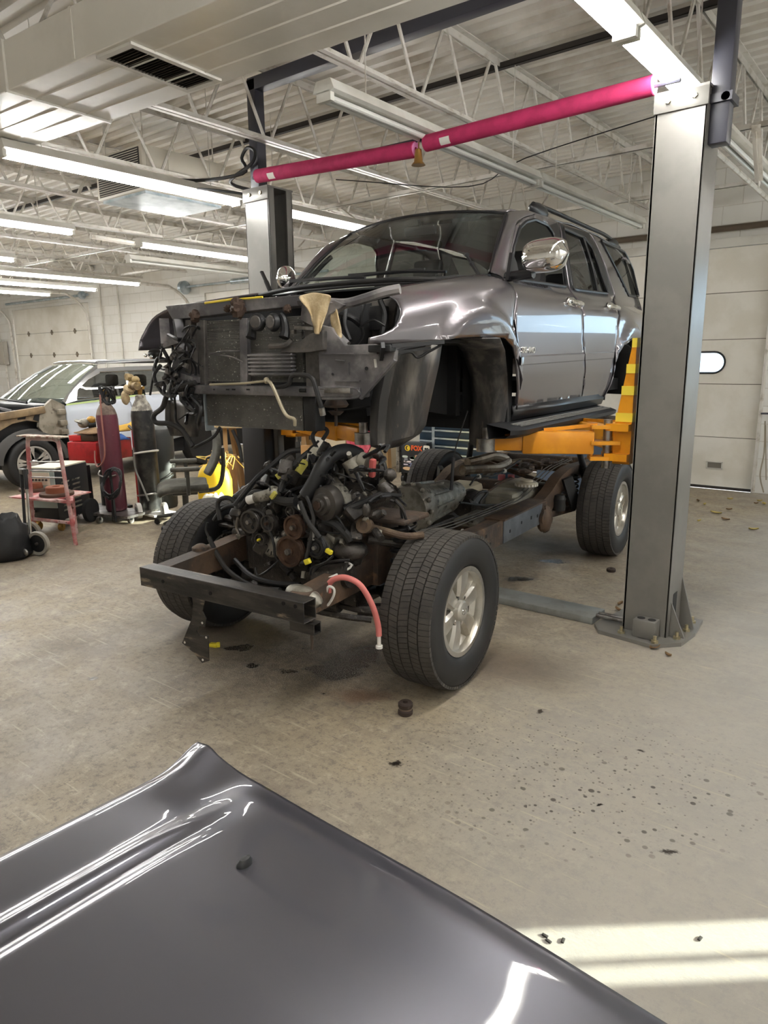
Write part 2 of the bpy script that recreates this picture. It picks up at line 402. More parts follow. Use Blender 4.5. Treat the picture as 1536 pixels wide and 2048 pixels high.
# ceiling: ribbed steel deck, ribs running across the joists
rows = []; y = YN; pit = .152
while y < YF:
    for dy, z in ((0, ZC), (.055, ZC), (.068, ZC+.035), (.139, ZC+.035)): rows.append(((XL, y+dy, z), (XR, y+dy, z)))
    y += pit
M['deck'] = mat('white_roof_deck', srgb(226, 222, 214), .42, c2=srgb(192, 184, 170), ns=1.2, lo=.5, hi=.75)
m_ = MB().sheet(rows); st(m_.build('ceiling', M['deck'], smooth=0))
st(MB().box2((XL, YN, ZC+.06), (XR, YF, ZC+.16)).build('ceiling', M['white'], smooth=0))
def wall_along_x(name, y0, y1, openings, zt=ZC+.06):
    b = MB(); xs_ = XL
    for (a, c, z0, z1) in sorted(openings):
        if a > xs_: b.box2((xs_, y0, 0), (a, y1, zt))
        if z0 > 0: b.box2((a, y0, 0), (c, y1, z0))
        b.box2((a, y0, z1), (c, y1, zt)); xs_ = c
    b.box2((xs_, y0, 0), (XR, y1, zt)); return st(b.build(name, M['block'], smooth=0))
D1 = (-5.1, -1.66); D2 = (.40, 2.6); D3 = (-11.6, -8.4); D4 = (-19.65, -15.85)
SUNW = (-1.5, .22, 1.9, 2.6)      # small window that lets the low sun in behind the chassis
wall_along_x('wall_far', YF, YF+.2, [(*D1, 0, 2.8), (*D2, 0, 2.75), (*D3, 0, 2.9), (*D4, 0, 2.97), SUNW])
st(MB().box2((XL-.2, YN, 0), (XL, YF+.2, ZC+.06)).build('wall_left', M['block'], smooth=0))
b = MB()
for (a, c, d, e) in ((YN, 4.27, 0, ZC+.06), (4.53, YF+.2, 0, ZC+.06), (4.27, 4.53, 0, .6), (4.27, 4.53, 1.45, ZC+.06)): b.box2((XR, a, d), (XR+.015, c, e))
st(b.build('wall_right', M['block'], smooth=0))
t = st(MB().box2((XR+.002, 4.356, .6), (XR+.012, 4.380, 1.45)).build('window_2', M['white'], smooth=0))
MB().box2((XR+.004, 4.272, .602), (XR+.008, 4.528, 1.448)).build('pane', M['pane'], t, smooth=0)
wall_along_x('wall_near', YN-.2, YN, [])
def win(name, x0, x1, z0, z1, nx, nz):
    t = st(MB().box2((x0, YF+.06, z0), (x0+.03, YF+.12, z1)).box2((x1-.03, YF+.06, z0), (x1, YF+.12, z1)).box2((x0, YF+.06, z0), (x1, YF+.12, z0+.03)).box2((x0, YF+.06, z1-.03), (x1, YF+.12, z1)).build(name, M['white'], smooth=0))
    b = MB()
    for i in range(1, nx): xx = x0 + (x1-x0)*i/nx; b.box2((xx-.02, YF+.07, z0), (xx+.02, YF+.11, z1))
    for i in range(1, nz): zz = z0 + (z1-z0)*i/nz; b.box2((x0, YF+.07, zz-.015), (x1, YF+.11, zz+.015))
    if nx*nz > 1: b.build('window_bar', M['white'], t, smooth=0)
    MB().box2((x0+.01, YF+.088, z0+.01), (x1-.01, YF+.094, z1-.01)).build('pane', M['pane'], t, smooth=0)
win('window_1', *SUNW, 1, 1)
# sectional garage doors
M['joint'] = mat('section_joint_shadow', srgb(120, 114, 100), .7)
M['seal'] = mat('door_seal', srgb(40, 34, 30), .8)
def sect_door(name, x0, x1, zt, seams, pills=(), pull=None):
    y0 = YF+.03; t = None
    zs = [.03] + seams + [zt]; jn = MB()
    for i, (a, c) in enumerate(zip(zs, zs[1:])):
        b = MB()
        holes = pills if (i == 2 and pills) else ()
        xx = x0
        for (h0, h1, hz0, hz1) in holes:
            b.box2((xx, y0, a+.004), (h0, y0+.045, c-.004)); b.box2((h0, y0, a+.004), (h1, y0+.045, hz0)); b.box2((h0, y0, hz1), (h1, y0+.045, c-.004)); xx = h1
            r = (hz1-hz0)/2; zc = (hz0+hz1)/2; n = 10      # rounded ends of the pane
            for sx, cx_ in ((-1, h0+r), (1, h1-r)):
                for sz in (-1, 1):
                    arc = [(cx_+sx*r*math.sin(k*PI/2/n), y0, zc+sz*r*math.cos(k*PI/2/n)) for k in range(n+1)]
                    b.prism(arc + [(cx_+sx*r, y0, zc+sz*r)], (0, .045, 0))
        b.box2((xx, y0, a+.004), (x1, y0+.045, c-.004)); jn.box2((x0, y0+.012, a-.004), (x1, y0+.03, a+.004))
        for g in (.25, .5, .75): b.box2((x0, y0-.001, a+(c-a)*g-.002), (x1, y0+.001, a+(c-a)*g+.002)) if not holes else None
        o = b.build('door_section' if t else name, M['doorskin'], t, smooth=0)
        if t is None: t = st(o)
        for (h0, h1, hz0, hz1) in holes:
            r = (hz1-hz0)/2; zc = (hz0+hz1)/2
            loop = [(h0+r-r*math.sin(k*PI/12), y0-.004, zc-r*math.cos(k*PI/12)) for k in range(13)] + [(h1-r+r*math.sin(k*PI/12), y0-.004, zc+r*math.cos(k*PI/12)) for k in range(13)]
            MB().tube(loop, .012, 6, 1, True).build('window_gasket', M['black'], t)
            MB().box2((h0, y0+.02, hz0), (h1, y0+.026, hz1)).build('pane', M['pane'], t, smooth=0)
    jn.split('section_joint', M['joint'], t, smooth=0)
    MB().box2((x0, y0, .0), (x1, y0+.05, .035)).build('bottom_seal', M['seal'], t, smooth=0)
    if pull:
        b = MB(); X, Z = pull
        b.box2((X-.09, y0-.012, Z-.045), (X+.09, y0, Z-.033)).box2((X-.09, y0-.012, Z+.033), (X+.09, y0, Z+.045)).box2((X-.09, y0-.012, Z-.045), (X-.078, y0, Z+.045)).box2((X+.078, y0-.012, Z-.045), (X+.09, y0, Z+.045))
        h = b.build('lift_handle', M['white'], t, smooth=0)
        MB().box2((X-.078, y0-.004, Z-.033), (X+.078, y0-.001, Z+.033)).build('handle_recess', mat('grey_recess', srgb(120, 115, 105), .6), h, smooth=0)
    return t
d1 = sect_door('door_1', *D1, 2.8, [.63, 1.26, 1.775, 2.3], [(-4.5, -3.86, 1.389, 1.633), (-2.72, -2.076, 1.389, 1.633)], (-2.09, .29))
MB().cyl((D1[0]-.2, YF-.1, 2.99), (D1[1]+.5, YF-.1, 2.99), .016).cyl((-3.6, YF-.1, 2.99), (-2.55, YF-.1, 2.99), .034).cyl((-2.4, YF-.1, 2.99), (-1.7, YF-.1, 2.99), .034).build('torsion_spring', mat('brown_spring', srgb(96, 84, 70), .6), d1)
MB().box2((D1[0], YF-.012, 2.8), (D1[1], YF-.0005, 2.9)).build('door_header', M['white'], d1, smooth=0)
b = MB()
for xx in (D1[0]-.03, D1[1]+.03): b.tube([(xx, YF-.06, .02), (xx, YF-.06, 2.3), (xx, YF-.12, 2.75), (xx, YF-.45, 3.08), (xx, YF-.9, 3.12), (xx, YF-3.1, 3.14)], .022, 6)
b.split('door_track', M['joist'], d1)
b = MB().tube([py(1530, 842, YF-.1), py(1528, 905, YF-.1), py(1520, 950, YF-.1), py(1527, 985, YF-.08)], .008, 5).tube([py(1531, 850, YF-.1), py(1532, 960, YF-.1)], .006, 5)
b.split('pull_rope', mat('grey_rope', srgb(150, 140, 122), .8), d1)
MB().bar(py(1522, 827, YF-.08), py(1545, 827, YF-.08), .03, .02).build('door_latch', M['dark'], d1)
d4 = sect_door('door_4', *D4, 2.97, [.6, 1.2, 1.802, 2.349], (), None)
b = MB()
for xx in (D4[0]-.04, D4[1]+.04): b.tube([(xx, YF-.06, .02), (xx, YF-.06, 2.3), (xx, YF-.14, 2.8), (xx, YF-.5, 3.1), (xx, YF-1, 3.13), (xx, YF-4.2, 3.16)], .03, 6)
b.split('door_track', M['joist'], d4)
b = MB()
for xx in (-18.9, -17.7, -16.6, -15.95):
    for zz in (1.802, 2.349): b.box((xx, YF+.02, zz), (.1, .02, .05)).box((xx, YF+.02, zz), (.03, .03, .12))
b.split('door_hinge', mat('rusty_hinge', srgb(120, 110, 95), .6), d4, smooth=0)
MB().cyl((D4[0], YF-.12, 3.12), (D4[1]+.2, YF-.12, 3.12), .03).lathe([(.07, 0), (.09, .05), (.09, .1), (.03, .12)], (D4[1]-.1, YF-.12, 3.12), (1, 0, 0)).build('torsion_spring', M['galv'], d4)
d3 = sect_door('door_3', *D3, 2.9, [.6, 1.2, 1.8, 2.35], (), None)
MB().cyl((D3[0]-.6, YF-.14, 3.03), (D3[1]+.2, YF-.14, 3.03), .022).cyl((-10.6, YF-.14, 3.03), (-9.2, YF-.14, 3.03), .05).lathe([(.06, 0), (.13, .02), (.13, .1), (.06, .14)], (-12.1, YF-.14, 3.02), (1, 0, 0)).build('torsion_spring', M['galv'], d3)
b = MB()
for xx in (D3[0]-.35, D3[1]+.05): b.tube([(xx, YF-.06, .02), (xx, YF-.06, 2.3), (xx, YF-.14, 2.72), (xx, YF-.5, 2.98), (xx, YF-1, 3.02), (xx, YF-4.2, 3.08)], .032, 6)
b.split('door_track', M['joist'], d3)
# glazed door beyond the right edge of the photo, seen mirrored in the truck's side
t = st(MB().box2((D2[0], YF+.03, 0), (D2[1], YF+.08, .75)).box2((D2[0], YF+.03, 2.4), (D2[1], YF+.08, 2.75)).build('door_2', M['doorskin'], smooth=0))
b = MB()
for i in range(5): xx = D2[0] + (D2[1]-D2[0])*i/4; b.box2((xx-.025, YF+.03, .75), (xx+.025, YF+.08, 2.4))
for zz in (.75, 1.3, 1.85, 2.4): b.box2((D2[0], YF+.03, zz-.025), (D2[1], YF+.08, zz+.025))
b.build('door_rail', M['white'], t, smooth=0)
MB().box2((D2[0], YF+.05, .75), (D2[1], YF+.056, 2.4)).build('pane', M['pane'], t, smooth=0)
# conduits and electrical panel on the far wall
for i, (u, lab) in enumerate(((205, 'white conduit running down the far wall, nearest the left garage door'), (240, 'white conduit down the far wall, midway between the two left garage doors'))):
    a = py(u, 650, YF-.03)
    tag(MB().tube([(a.x, YF-.03, 3.6), (a.x, YF-.03, .3)], .02, 8, 1).build('conduit_pipe', M['white']), lab, 'pipe')
t = thing('electrical_panel', 'grey electrical box on the far wall left of the left garage door', 'electrical box', (-20.25, YF-.03, 1.88))
MB().box((0, -.06, 0), (.42, .12, .62), bev=.01).build('enclosure', mat('grey_box', srgb(165, 160, 150), .5), t)
MB().box((.0, -.125, 0), (.36, .012, .56), bev=.004).build('cover', mat('grey_cover', srgb(178, 172, 160), .5), t)
MB().tube([(-.1, -.05, .3), (-.1, -.05, 1.7)], .02, 6, 1).tube([(.08, -.05, -.3), (.08, -.05, -1.5)], .016, 6, 1).split('conduit', M['joist'], t)
# outside: yard, and an unseen wall added to keep sun off the glazed door
st(MB().box2((-40, YF+.2, -.2), (60, 70, -.05)).build('trim_1', mat('asphalt_yard', srgb(135, 132, 128), .9, c2=srgb(115, 112, 108), ns=3), smooth=0))
st(MB().box2((4.0, 12.0, -.1), (7.4, 12.3, 4.2)).build('wall_sunblock', mat('sunblock_wall', srgb(120, 150, 175), .8), smooth=0))
# ------------------------------------------------------------------ joists
def joist_proto():
    t = bpy.data.objects.new('roof_joist', None); C.objects.link(t)
    ZT, ZB = ZC-.01, 3.2; y0, y1 = YN+.02, YF-.02; b = MB()
    for s in (-1, 1):
        b.box2((s*.008, y0, ZT-.006), (s*.055, y1, ZT)).box2((s*.008, y0, ZT-.055), (s*.014, y1, ZT))
    b.box2((-.04, y1-.12, ZT-.1), (.04, y1, ZT-.02)).build('top_chord', M['joist'], t, smooth=0)
    b = MB()
    for s in (-1, 1):
        b.box2((s*.008, y0+.6, ZB), (s*.042, y1-.62, ZB+.005)).box2((s*.008, y0+.6, ZB), (s*.013, y1-.62, ZB+.04))
    b.build('bottom_chord', M['joist'], t, smooth=0)
    pts = [(0, y1-.15, ZT-.05)]; y = y1-.72; k = 0
    while y > y0+.5:
        if k % 2 == 0: pts += [(0, y+.03, ZB+.02), (0, y-.03, ZB+.02)]
        else: pts += [(0, y+.03, ZT-.03), (0, y-.03, ZT-.03)]
        y -= .31; k += 1
    pts.append((0, y0+.15, ZT-.05))
    MB().tube(pts, .0125, 6, 1).build('web', M['joist'], t)
    return t
ORD = ['first', 'second', 'third', 'fourth', 'fifth', 'sixth', 'seventh', 'eighth', 'ninth', 'tenth', 'eleventh', 'twelfth', 'thirteenth', 'fourteenth']
jp = joist_proto()
JX = [-1.47-1.4*k for k in range(14)]
for i, x in enumerate(JX):
    o = jp if i == 0 else dup(jp)
    o.location = (x, 0, 0)
    tag(o, 'white open-web steel roof joist, %s counting leftwards from the right lift column' % ORD[i], 'roof joist', 'roof joists')
for x, lb in ((-.07, 'white open-web roof joist just right of the right lift column'), (1.33, 'white open-web roof joist farthest right'), (2.73, 'white open-web roof joist beyond the right side of the bay')):
    o = dup(jp, None, lb); o.location = (x, 0, 0)
# bridging bars across the joists
b0 = py(540, 345, 6.6)
for (y, z, m, lb) in ((5.05, 3.66, 'vent', 'dark bridging bar high across the joists behind the lift beam'), (6.05, 3.19, 'joist', 'long white bridging angle across the joist bottoms behind the pink noodles'), (7.9, 3.19, 'joist', 'white bridging angle across the joist bottoms nearest the far wall')):
    tag(MB().box2((JX[-1], y, z), (3, y+.04, z+.004)).box2((JX[-1], y, z), (3, y+.004, z+.04)).build('bridging_bar', M[m], smooth=0), lb, 'roof bar')
# ------------------------------------------------------------------ light fixtures
def fixture_proto(lit):
    t = bpy.data.objects.new('strip_light', None); C.objects.link(t); L_ = 2.42
    MB().prism([(-.05, 0, .085), (.05, 0, .085), (.075, 0, .03), (.05, 0, .022), (-.05, 0, .022), (-.075, 0, .03)], (0, L_, 0)).build('housing', M['white'], t, smooth=0)
    for s in (-.024, .024): MB().cyl((s, .03, 0), (s, L_-.03, 0), .0165, n=10).build('lamp_tube', M['tube' if lit else 'tubeoff'], t)
    MB().box2((-.05, 0, -.02), (.05, .03, .03)).box2((-.05, L_-.03, -.02), (.05, L_, .03)).split('lamp_holder', M['white'], t, smooth=0)
    b = MB()
    for yy in (.35, L_-.35): b.tube([(0, yy, .08), (0, yy, .85)], .004, 5, 1)
    b.split('hanger', M['joist'], t)
    return t
FX = [(-4.857, 2.29, 3, 'lit strip light left of the duct, running toward the left lift column'),
      (-5.03, 4.45, 1, 'lit strip light right behind the left lift column'),
      (-1.255, .88, 1, 'bright strip light at the top right, its near end cut by the photo top'),
      (-1.255, 3.32, 2, 'bright strip light ending at the top of the right lift column'),
      (-1.3, 4.62, 0, 'unlit strip light just right of the right lift column'),
      (-2.74, 3.0, 0, 'unlit strip light above the right pink noodle'), (-2.74, 5.46, 0, 'unlit strip light above the truck roof, ending near the far wall'),
      (-7.44, 1.76, 1, 'lit strip light at the left edge, second below the unit heater'), (-7.62, 5.08, 1, 'lit strip light left of the left lift column, upper of the pair'),
      (-8.88, 5.74, 0, 'unlit white strip light under the lit one beside the left lift column'),
      (-9.93, 2.3, 1, 'short stretch of lit strip light at the left edge, third down'), (-11.36, 5.1, 1, 'lit strip light before the far wall, upper of two by the left garage door'),
      (-12.76, 5.1, 1, 'lit strip light over the left garage door, lower of two'), (-14.3, 5.0, 1, 'dim far strip light closest to the left garage door'),
      (-1.3, -3.8, 1, 'strip light behind the viewer on the right'), (.9, 5.9, 1, 'added unseen strip light right of the bay, brightening the far wall'), (-14.3, 2.3, 1, 'added unseen strip light in the far left bay nearer the viewer'), (-12.8, 2.3, 1, 'added unseen strip light left of the welding corner'), (-17.6, 5.2, 1, 'added unseen strip light in front of the leftmost garage door'), (-8.9, -2, 1, 'strip light far left behind the duct'), (-12.8, -.5, 1, 'strip light far left near the side wall'),  # includes unseen fixtures added to brighten the far wall, right and left
      (2.4, -2, 1, 'strip light far right of the viewer'), (2.4, 2.6, 1, 'strip light to the right of the right lift column'), (-16.2, 1.5, 1, 'strip light in the far left bay')]
protos = {}
for (x, y, lit, lb) in FX:
    if lb is None: continue
    x = min(x, 2.3)
    hl = {2: .5, 3: .8}.get(lit); zl = 2.87 if lit == 3 else 2.92; lit = min(lit, 1)
    if lit not in protos: o = protos[lit] = fixture_proto(lit)
    else: o = dup(protos[lit])
    o.scale = (1, hl or 1, 1)
    o.location = (x, y, zl); tag(o, lb, 'light fixture', 'strip lights')
# ------------------------------------------------------------------ duct and unit heater
ZD = 2.96; Y0, Y1 = 2.01, 2.60
t = thing('air_duct', 'wide painted sheet metal air duct across the upper left', 'duct', (-3.3, 2.3, ZD), math.radians(3.2))
sh = (-3.3, 2.3, ZD); zt = 3.19
b = MB().box2((-13, Y0, ZD), (2.5, Y1, zt), .004); b.build('duct_body', M['duct'], t, shift=sh, smooth=0)
b = MB()
for x in (-6.5, -4.02, -1.55, .9): b.box2((x-.008, Y0-.012, ZD-.012), (x+.008, Y1+.012, zt+.005))
b.split('flange_joint', M['duct'], t, shift=sh, smooth=0)
b = MB()
for k in (1, 2, 3): yy = Y0 + (Y1-Y0)*k/4; b.prism([(-12.9, yy-.006, ZD), (-12.9, yy, ZD-.005), (-12.9, yy+.006, ZD)], (15.3, 0, 0))
b.split('bottom_seam', M['duct'], t, shift=sh, smooth=0)
b = MB()
for x in (-3.42, -2.4, -5.2): b.box2((x-.01, Y0-.004, ZD+.01), (x+.01, Y0, zt))
b.split('side_seam', M['duct'], t, shift=sh, smooth=0)
vx0, vx1, vy0, vy1 = -3.25, -3.05, 2.06, 2.53
g = MB(); z1 = ZD-.012
for (a, c, d, e) in ((vx0-.03, vx0, vy0-.03, vy1+.03), (vx1, vx1+.03, vy0-.03, vy1+.03), (vx0, vx1, vy0-.03, vy0), (vx0, vx1, vy1, vy1+.03)): g.box2((a, d, z1), (c, e, ZD+.001))
for yy in (vy0+.13, vy1-.13): g.box2((vx0, yy-.006, z1), (vx1, yy+.006, ZD))
g = g.build('vent_grille', M['white'], t, shift=sh, smooth=0)
b = MB(); y = vy0+.012
while y < vy1-.01: b.box((vx0+(vx1-vx0)/2, y, ZD-.006), (vx1-vx0, .014, .002), (35, 0, 0)); y += .019
b.build('louvre', M['vent'], g, shift=sh, smooth=0)
MB().box2((vx0, vy0, ZD-.002), (vx1, vy1, ZD-.0005)).build('grille_back', mat('dark_void', srgb(18, 16, 15), .9), g, shift=sh, smooth=0)
M['heater'] = mat('beige_enamel', srgb(196, 190, 176), .4)
t = thing('unit_heater', 'beige ceiling-hung unit heater with louvred end behind the left strip light', 'heater', (-6.08, 4.36, 3.06))
hx, hy, hz = .37, .45, .37
MB().box((0, 0, hz/2), (2*hx, 2*hy, hz), bev=.006).build('casing', M['heater'], t)
lv = MB()
for k in range(17): lv.box((0, -hy-.008, .03+k*.019), (2*hx-.1, .02, .003), (35, 0, 0))
gl_ = MB().box((0, -hy-.003, hz/2), (2*hx-.08, .006, hz-.04)).build('louvre_recess', M['vent'], t, smooth=0); lv.build('louvre', M['heater'], gl_, smooth=0)
MB().box((hx+.003, .0, hz/2), (.006, .82, .32), bev=.002).build('side_panel', M['heater'], t)
MB().box((hx+.008, -.16, hz/2), (.006, .06, .32)).build('panel_strip', M['heater'], t)
MB().box((0, 0, -.012), (2*hx-.06, 2*hy-.06, .024)).build('bottom_tray', M['galv'], t, smooth=0)
b = MB()
for a in (-1, 1):
    for c in (-1, 1): b.cyl((a*.3, c*.38, hz), (a*.3, c*.38, .66), .006, n=6)
b.split('hanger_rod', M['joist'], t)
# slotted steel hangers seen right of the left column and at the right edge
for (pts, lb) in (([py(608, 425, 6.2), py(690, 405, 6.2)], 'grey slotted angle bar under the joists, level one left of the truck roof'), ([py(672, 408, 6.2), py(722, 447, 6.2)], 'grey slotted angle brace sloping down toward the truck roof'),
                  ([px(1512, 250, -.9), px(1518, 362, -.9)], 'grey slotted angle post at the right edge beside the right lift column')):
    tag(MB().bar(pts[0], pts[1], .04, .004).bar(pts[0]+Vector((0, .02, -.02)), pts[1]+Vector((0, .02, -.02)), .004, .04).build('slotted_angle', M['joist'], smooth=0), lb, 'bracket')
# ------------------------------------------------------------------ two post lift
t = lift = thing('two_post_lift', 'grey two-post vehicle lift with orange arms and dark overhead beam', 'vehicle lift', (-2.75, 4.05, 0))
sh = (-2.75, 4.05, 0); HC = 2.854
def column(sx, xo, xi):
    """outer face xo, open side xi"""
    b = MB(); y0, y1 = 3.92, 4.17; th = .012; s = 1 if xi < xo else -1
    b.box2((xo, y0, .02), (xo-s*th, y1, HC), .003); b.box2((xo, y0, .02), (xi, y0+th, HC), .003); b.box2((xo, y1-th, .02), (xi, y1, HC), .003)
    b.box2((xi, y0, .02), (xi+s*th, y0+.06, HC)); b.box2((xi, y1-.06, .02), (xi+s*th, y1, HC))
    c = b.build('lift_column', M['liftgrey'], lift, shift=sh, smooth=0)
    cx_ = (xo+xi)/2
    MB().box2((min(xo, xi)-.006, y0-.012, HC-.085), (max(xo, xi)+.006, y0, HC+.012), .002).box2((min(xo, xi)-.006, y0-.012, HC), (max(xo, xi)+.006, y1+.006, HC+.012)).build('top_bracket', M['liftgrey'], c, shift=sh)
    b = MB()
    for d in (-.06, .065): b.cyl((cx_+d, y0-.022, HC-.035), (cx_+d, y0-.012, HC-.035), .014, n=6)
    b.split('bracket_bolt', M['bolt'], c, shift=sh)
    xp = [xi-s*.16, xi-s*.1, xo-s*.03, xo+s*.09, xo+s*.11, xo+s*.09, xi-s*.1]
    yp = [3.9, 3.81, 3.775, 3.90, 4.1, 4.34, 4.36]
    MB().prism([(a, q, 0) for a, q in zip(xp, yp)], (0, 0, .022)).build('base_plate', M['liftgrey'], c, shift=sh, smooth=0)
    b = MB()
    b.prism([(xo, 3.97, .02), (xo+s*.085, 3.97, .02), (xo, 3.97, .22)], (0, .01, 0)); b.prism([(xo, 4.16, .02), (xo+s*.085, 4.16, .02), (xo, 4.16, .32)], (0, .01, 0))
    b.split('gusset', M['liftgrey'], c, shift=sh, smooth=0)
    b = MB()
    for (a, q) in ((xo+s*.05, 3.95), (xo+s*.06, 4.1), (xo-s*.03, 3.815), (xi+s*.02, 3.85), (xo+s*.05, 4.26)): b.cyl((a, q, .02), (a, q, .034), .022, n=6).cyl((a, q, .03), (a, q, .06), .01, n=8)
    b.build('anchor_bolt', M['bolt'], c, shift=sh)
    MB().box2((xo+.0005*s, 4.0, .07), (xo+s*.002, 4.07, .26)).build('pulley_slot', M['black'], c, shift=sh, smooth=0)
    return c
cr = column(1, -1.07, -1.32); cl = column(-1, -4.43, -4.165)
b = MB().box((-1.17, 3.875, .075), (.125, .085, .105), bev=.006); b.build('pin_holder', M['liftgrey'], cr, shift=sh)
MB().cyl((-1.2, 3.875, .126), (-1.2, 3.875, .1285), .022).cyl((-1.14, 3.875, .126), (-1.14, 3.875, .1285), .022).split('pin_hole', M['black'], cr, shift=sh)
# overhead beam on column extensions
for xx in (-4.36, -1.03): MB().box2((xx-.045, 3.97, 2.6 if xx > -2 else HC), (xx+.045, 4.06, 3.64), .004).build('column_extension', M['dark'], lift, shift=sh)
MB().box2((-4.4, 3.97, 3.56), (-.985, 4.06, 3.65), .004).build('overhead_beam', M['dark'], lift, shift=sh)
MB().bar((-1.03, 4.02, 2.78), (-1.03, 4.02, 2.82), .14, .12).cyl((-1.0, 3.95, 2.8), (-1.0, 4.1, 2.8), .02).build('beam_clamp', M['dark'], lift, shift=sh)
MB().cyl((-4.3, 3.9, 2.93), (-1.2, 3.9, 2.9), .012, n=8).build('shutoff_bar', M['dark'], lift, shift=sh)
# cable channel across the floor
MB().box2((-4.05, 3.92, .0), (-1.5, 4.12, .045), .006).build('floor_cable_cover', mat('grey_floor_plate', srgb(135, 137, 134), .4, .3, c2=srgb(120, 120, 116), ns=6), lift, shift=sh)
MB().cyl((-1.5, 3.98, .045), (-1.32, 3.98, .045), .012).cyl((-1.5, 4.02, .045), (-1.32, 4.02, .045), .012).split('lift_cable', M['steel'], lift, shift=sh)
# carriages and swing arms
for sx, xc in ((1, -1.36), (-1, -4.14)):
    s = -sx
    b = MB().prism([(xc, 3.98, .98), (xc+s*.1, 3.98, .98), (xc+s*.1, 3.98, 1.18), (xc+s*.02, 3.98, 1.66), (xc, 3.98, 1.66)], (0, .13, 0)).box2((xc+s*.0, 3.93, 1.0), (xc+s*.13, 4.16, 1.04)).box2((xc, 3.93, 1.17), (xc+s*.13, 4.16, 1.21))
    cg = b.build('carriage', M['orange'], lift, shift=sh, smooth=0)
    b = MB()
    for z in (1.66, 1.52, 1.4, 1.25): k = .1-.08*max(0, (z-1.18)/.48); b.box2((xc-.003*s, 3.976, z-.03), (xc+s*(k+.004), 4.114, z+.02))
    b.split('tape_band', M['yellowtape'], cg, shift=sh, smooth=0)
    for (ex, ey, nm) in ((xc+s*(.72 if sx > 0 else 1.22), 3.62 if sx > 0 else 3.5, 0), (xc+s*.95, 4.98, 1)):
        p0 = Vector((xc+s*.1, 4.0 if nm == 0 else 4.12, 1.1)); p1 = Vector((ex, ey, 1.1))
        d = (p1-p0).normalized(); sidev = Vector((-d.y, d.x, 0))
        b = MB().bar(p0+d*.12, p0+(p1-p0)*.72, .1, .13, bev=.008).bar(p0+(p1-p0)*.6, p1-d*.02, .075, .095, bev=.006)
        arm = b.build('swing_arm', M['orange'], lift, shift=sh)
        fr_ = MB().bar(p0-d*.02, p0+d*.14, .13, .02).bar(p0-d*.02+Vector((0, 0, .09)), p0+d*.14+Vector((0, 0, .09)), .12, .02).bar(p0-d*.02-Vector((0, 0, .09)), p0+d*.14-Vector((0, 0, .09)), .12, .02)
        fr_.cyl(p0+d*.13-Vector((0, 0, .1)), p0+d*.13+Vector((0, 0, .1)), .012); fr_.build('arm_yoke', M['orange'], arm, shift=sh, smooth=0)
        MB().cyl(p0+d*.04-Vector((0, 0, .15)), p0+d*.04+Vector((0, 0, .13)), .025).build('arm_pin', M['steel'], arm, shift=sh)
        MB().cyl(p1-Vector((0, 0, .055)), p1+Vector((0, 0, .02)), .06).cyl(p1+Vector((0, 0, .02)), p1+Vector((0, 0, .085)), .03).build('lift_pad', M['steel'] if nm == 0 else M['rubber'], arm, shift=sh)
        MB().bar(p0+Vector((0, 0, .1))+d*.1, p0+(p1-p0)*.55+Vector((0, 0, .07)), .015, .02).build('restraint_rod', M['orange'], arm, shift=sh)
# cable loop on the left column extension
tag(MB().tube([(-4.3, 4.3, 2.86), (-4.5, 4.1, 2.9), (-4.62, 3.95, 2.96), (-4.35, 3.93, 3.04), (-4.3, 3.93, 3.12), (-4.38, 3.93, 3.16), (-4.45, 3.93, 3.1), (-4.45, 3.93, 2.99), (-4.9, 3.7, 2.97), (-5.4, 3.3, 3.1)], .013, 6).build('power_cable', M['cable']), 'thick black power cable looped around the left column extension', 'cable')
tag(MB().tube([(-4.42, 3.95, 2.84), (-4.7, 3.8, 2.89), (-5.1, 3.6, 2.94), (-5.35, 3.3, 3.05)], .009, 6).build('power_cable', M['cable']), 'thin black cable from the left column top toward the heater', 'cable')
tag(MB().tube([(-4.0, 4.5, 2.98), (-3.2, 5.2, 2.93), (-2.6, 5.0, 3.0), (-1.4, 5.0, 3.12)], .004, 5).build('wire', M['cable']), 'thin dark wire drooping between the joists behind the noodles', 'cable')
# pink foam noodles on the shutoff bar
def noodle(p0, p1, lab, lp):
    p0, p1 = Vector(p0), Vector(p1); d = (p1-p0).normalized(); L_ = (p1-p0).length
    t = thing('foam_noodle', lab, 'foam noodle', p0, 0, 'pink foam noodles'); q = p1-p0
    MB().lathe([(.013, 0), (.044, 0), (.048, .004), (.048, L_-.004), (.044, L_), (.013, L_)], (0, 0, 0), d, 24, closed=True).build('foam_tube', M['pink'], t)
    MB().lathe([(.0135, L_+.0003), (.044, L_+.0005)], (0, 0, 0), d, 24, cap=False).build('cut_end', M['pinkcore'], t)
    x = d.cross(Vector((0, 0, 1))).normalized()
    rows = []
    for k in range(7):
        a = math.radians(-60+k*9); v = x*math.cos(a)*.0485 + Vector((0, 0, 1))*math.sin(a)*.0485
        rows.append([d*lp+v, d*(lp+.07)+v])
    MB().sheet(rows).build('paper_label', M['paper'], t)
noodle((-4.25, 3.9, 2.935), (-2.79, 3.9, 2.865), 'pink foam noodle on the left half of the lift shutoff bar', .15)
noodle((-2.715, 3.9, 2.885), (-1.325, 3.9, 2.905), 'longer looking pink foam noodle on the right half of the shutoff bar', .13)
tag(MB().lathe([(.013, .095), (.02, .09), (.028, .02), (.045, 0), (.014, 0)], (-2.76, 3.885, 2.765), (0, 0, 1), 12).tube([(-2.76, 3.885, 2.855), (-2.76, 3.89, 2.9)], .004, 6, 1).build('hanging_weight', M['brass']), 'small brass cone hanging in the gap between the pink noodles', 'weight')
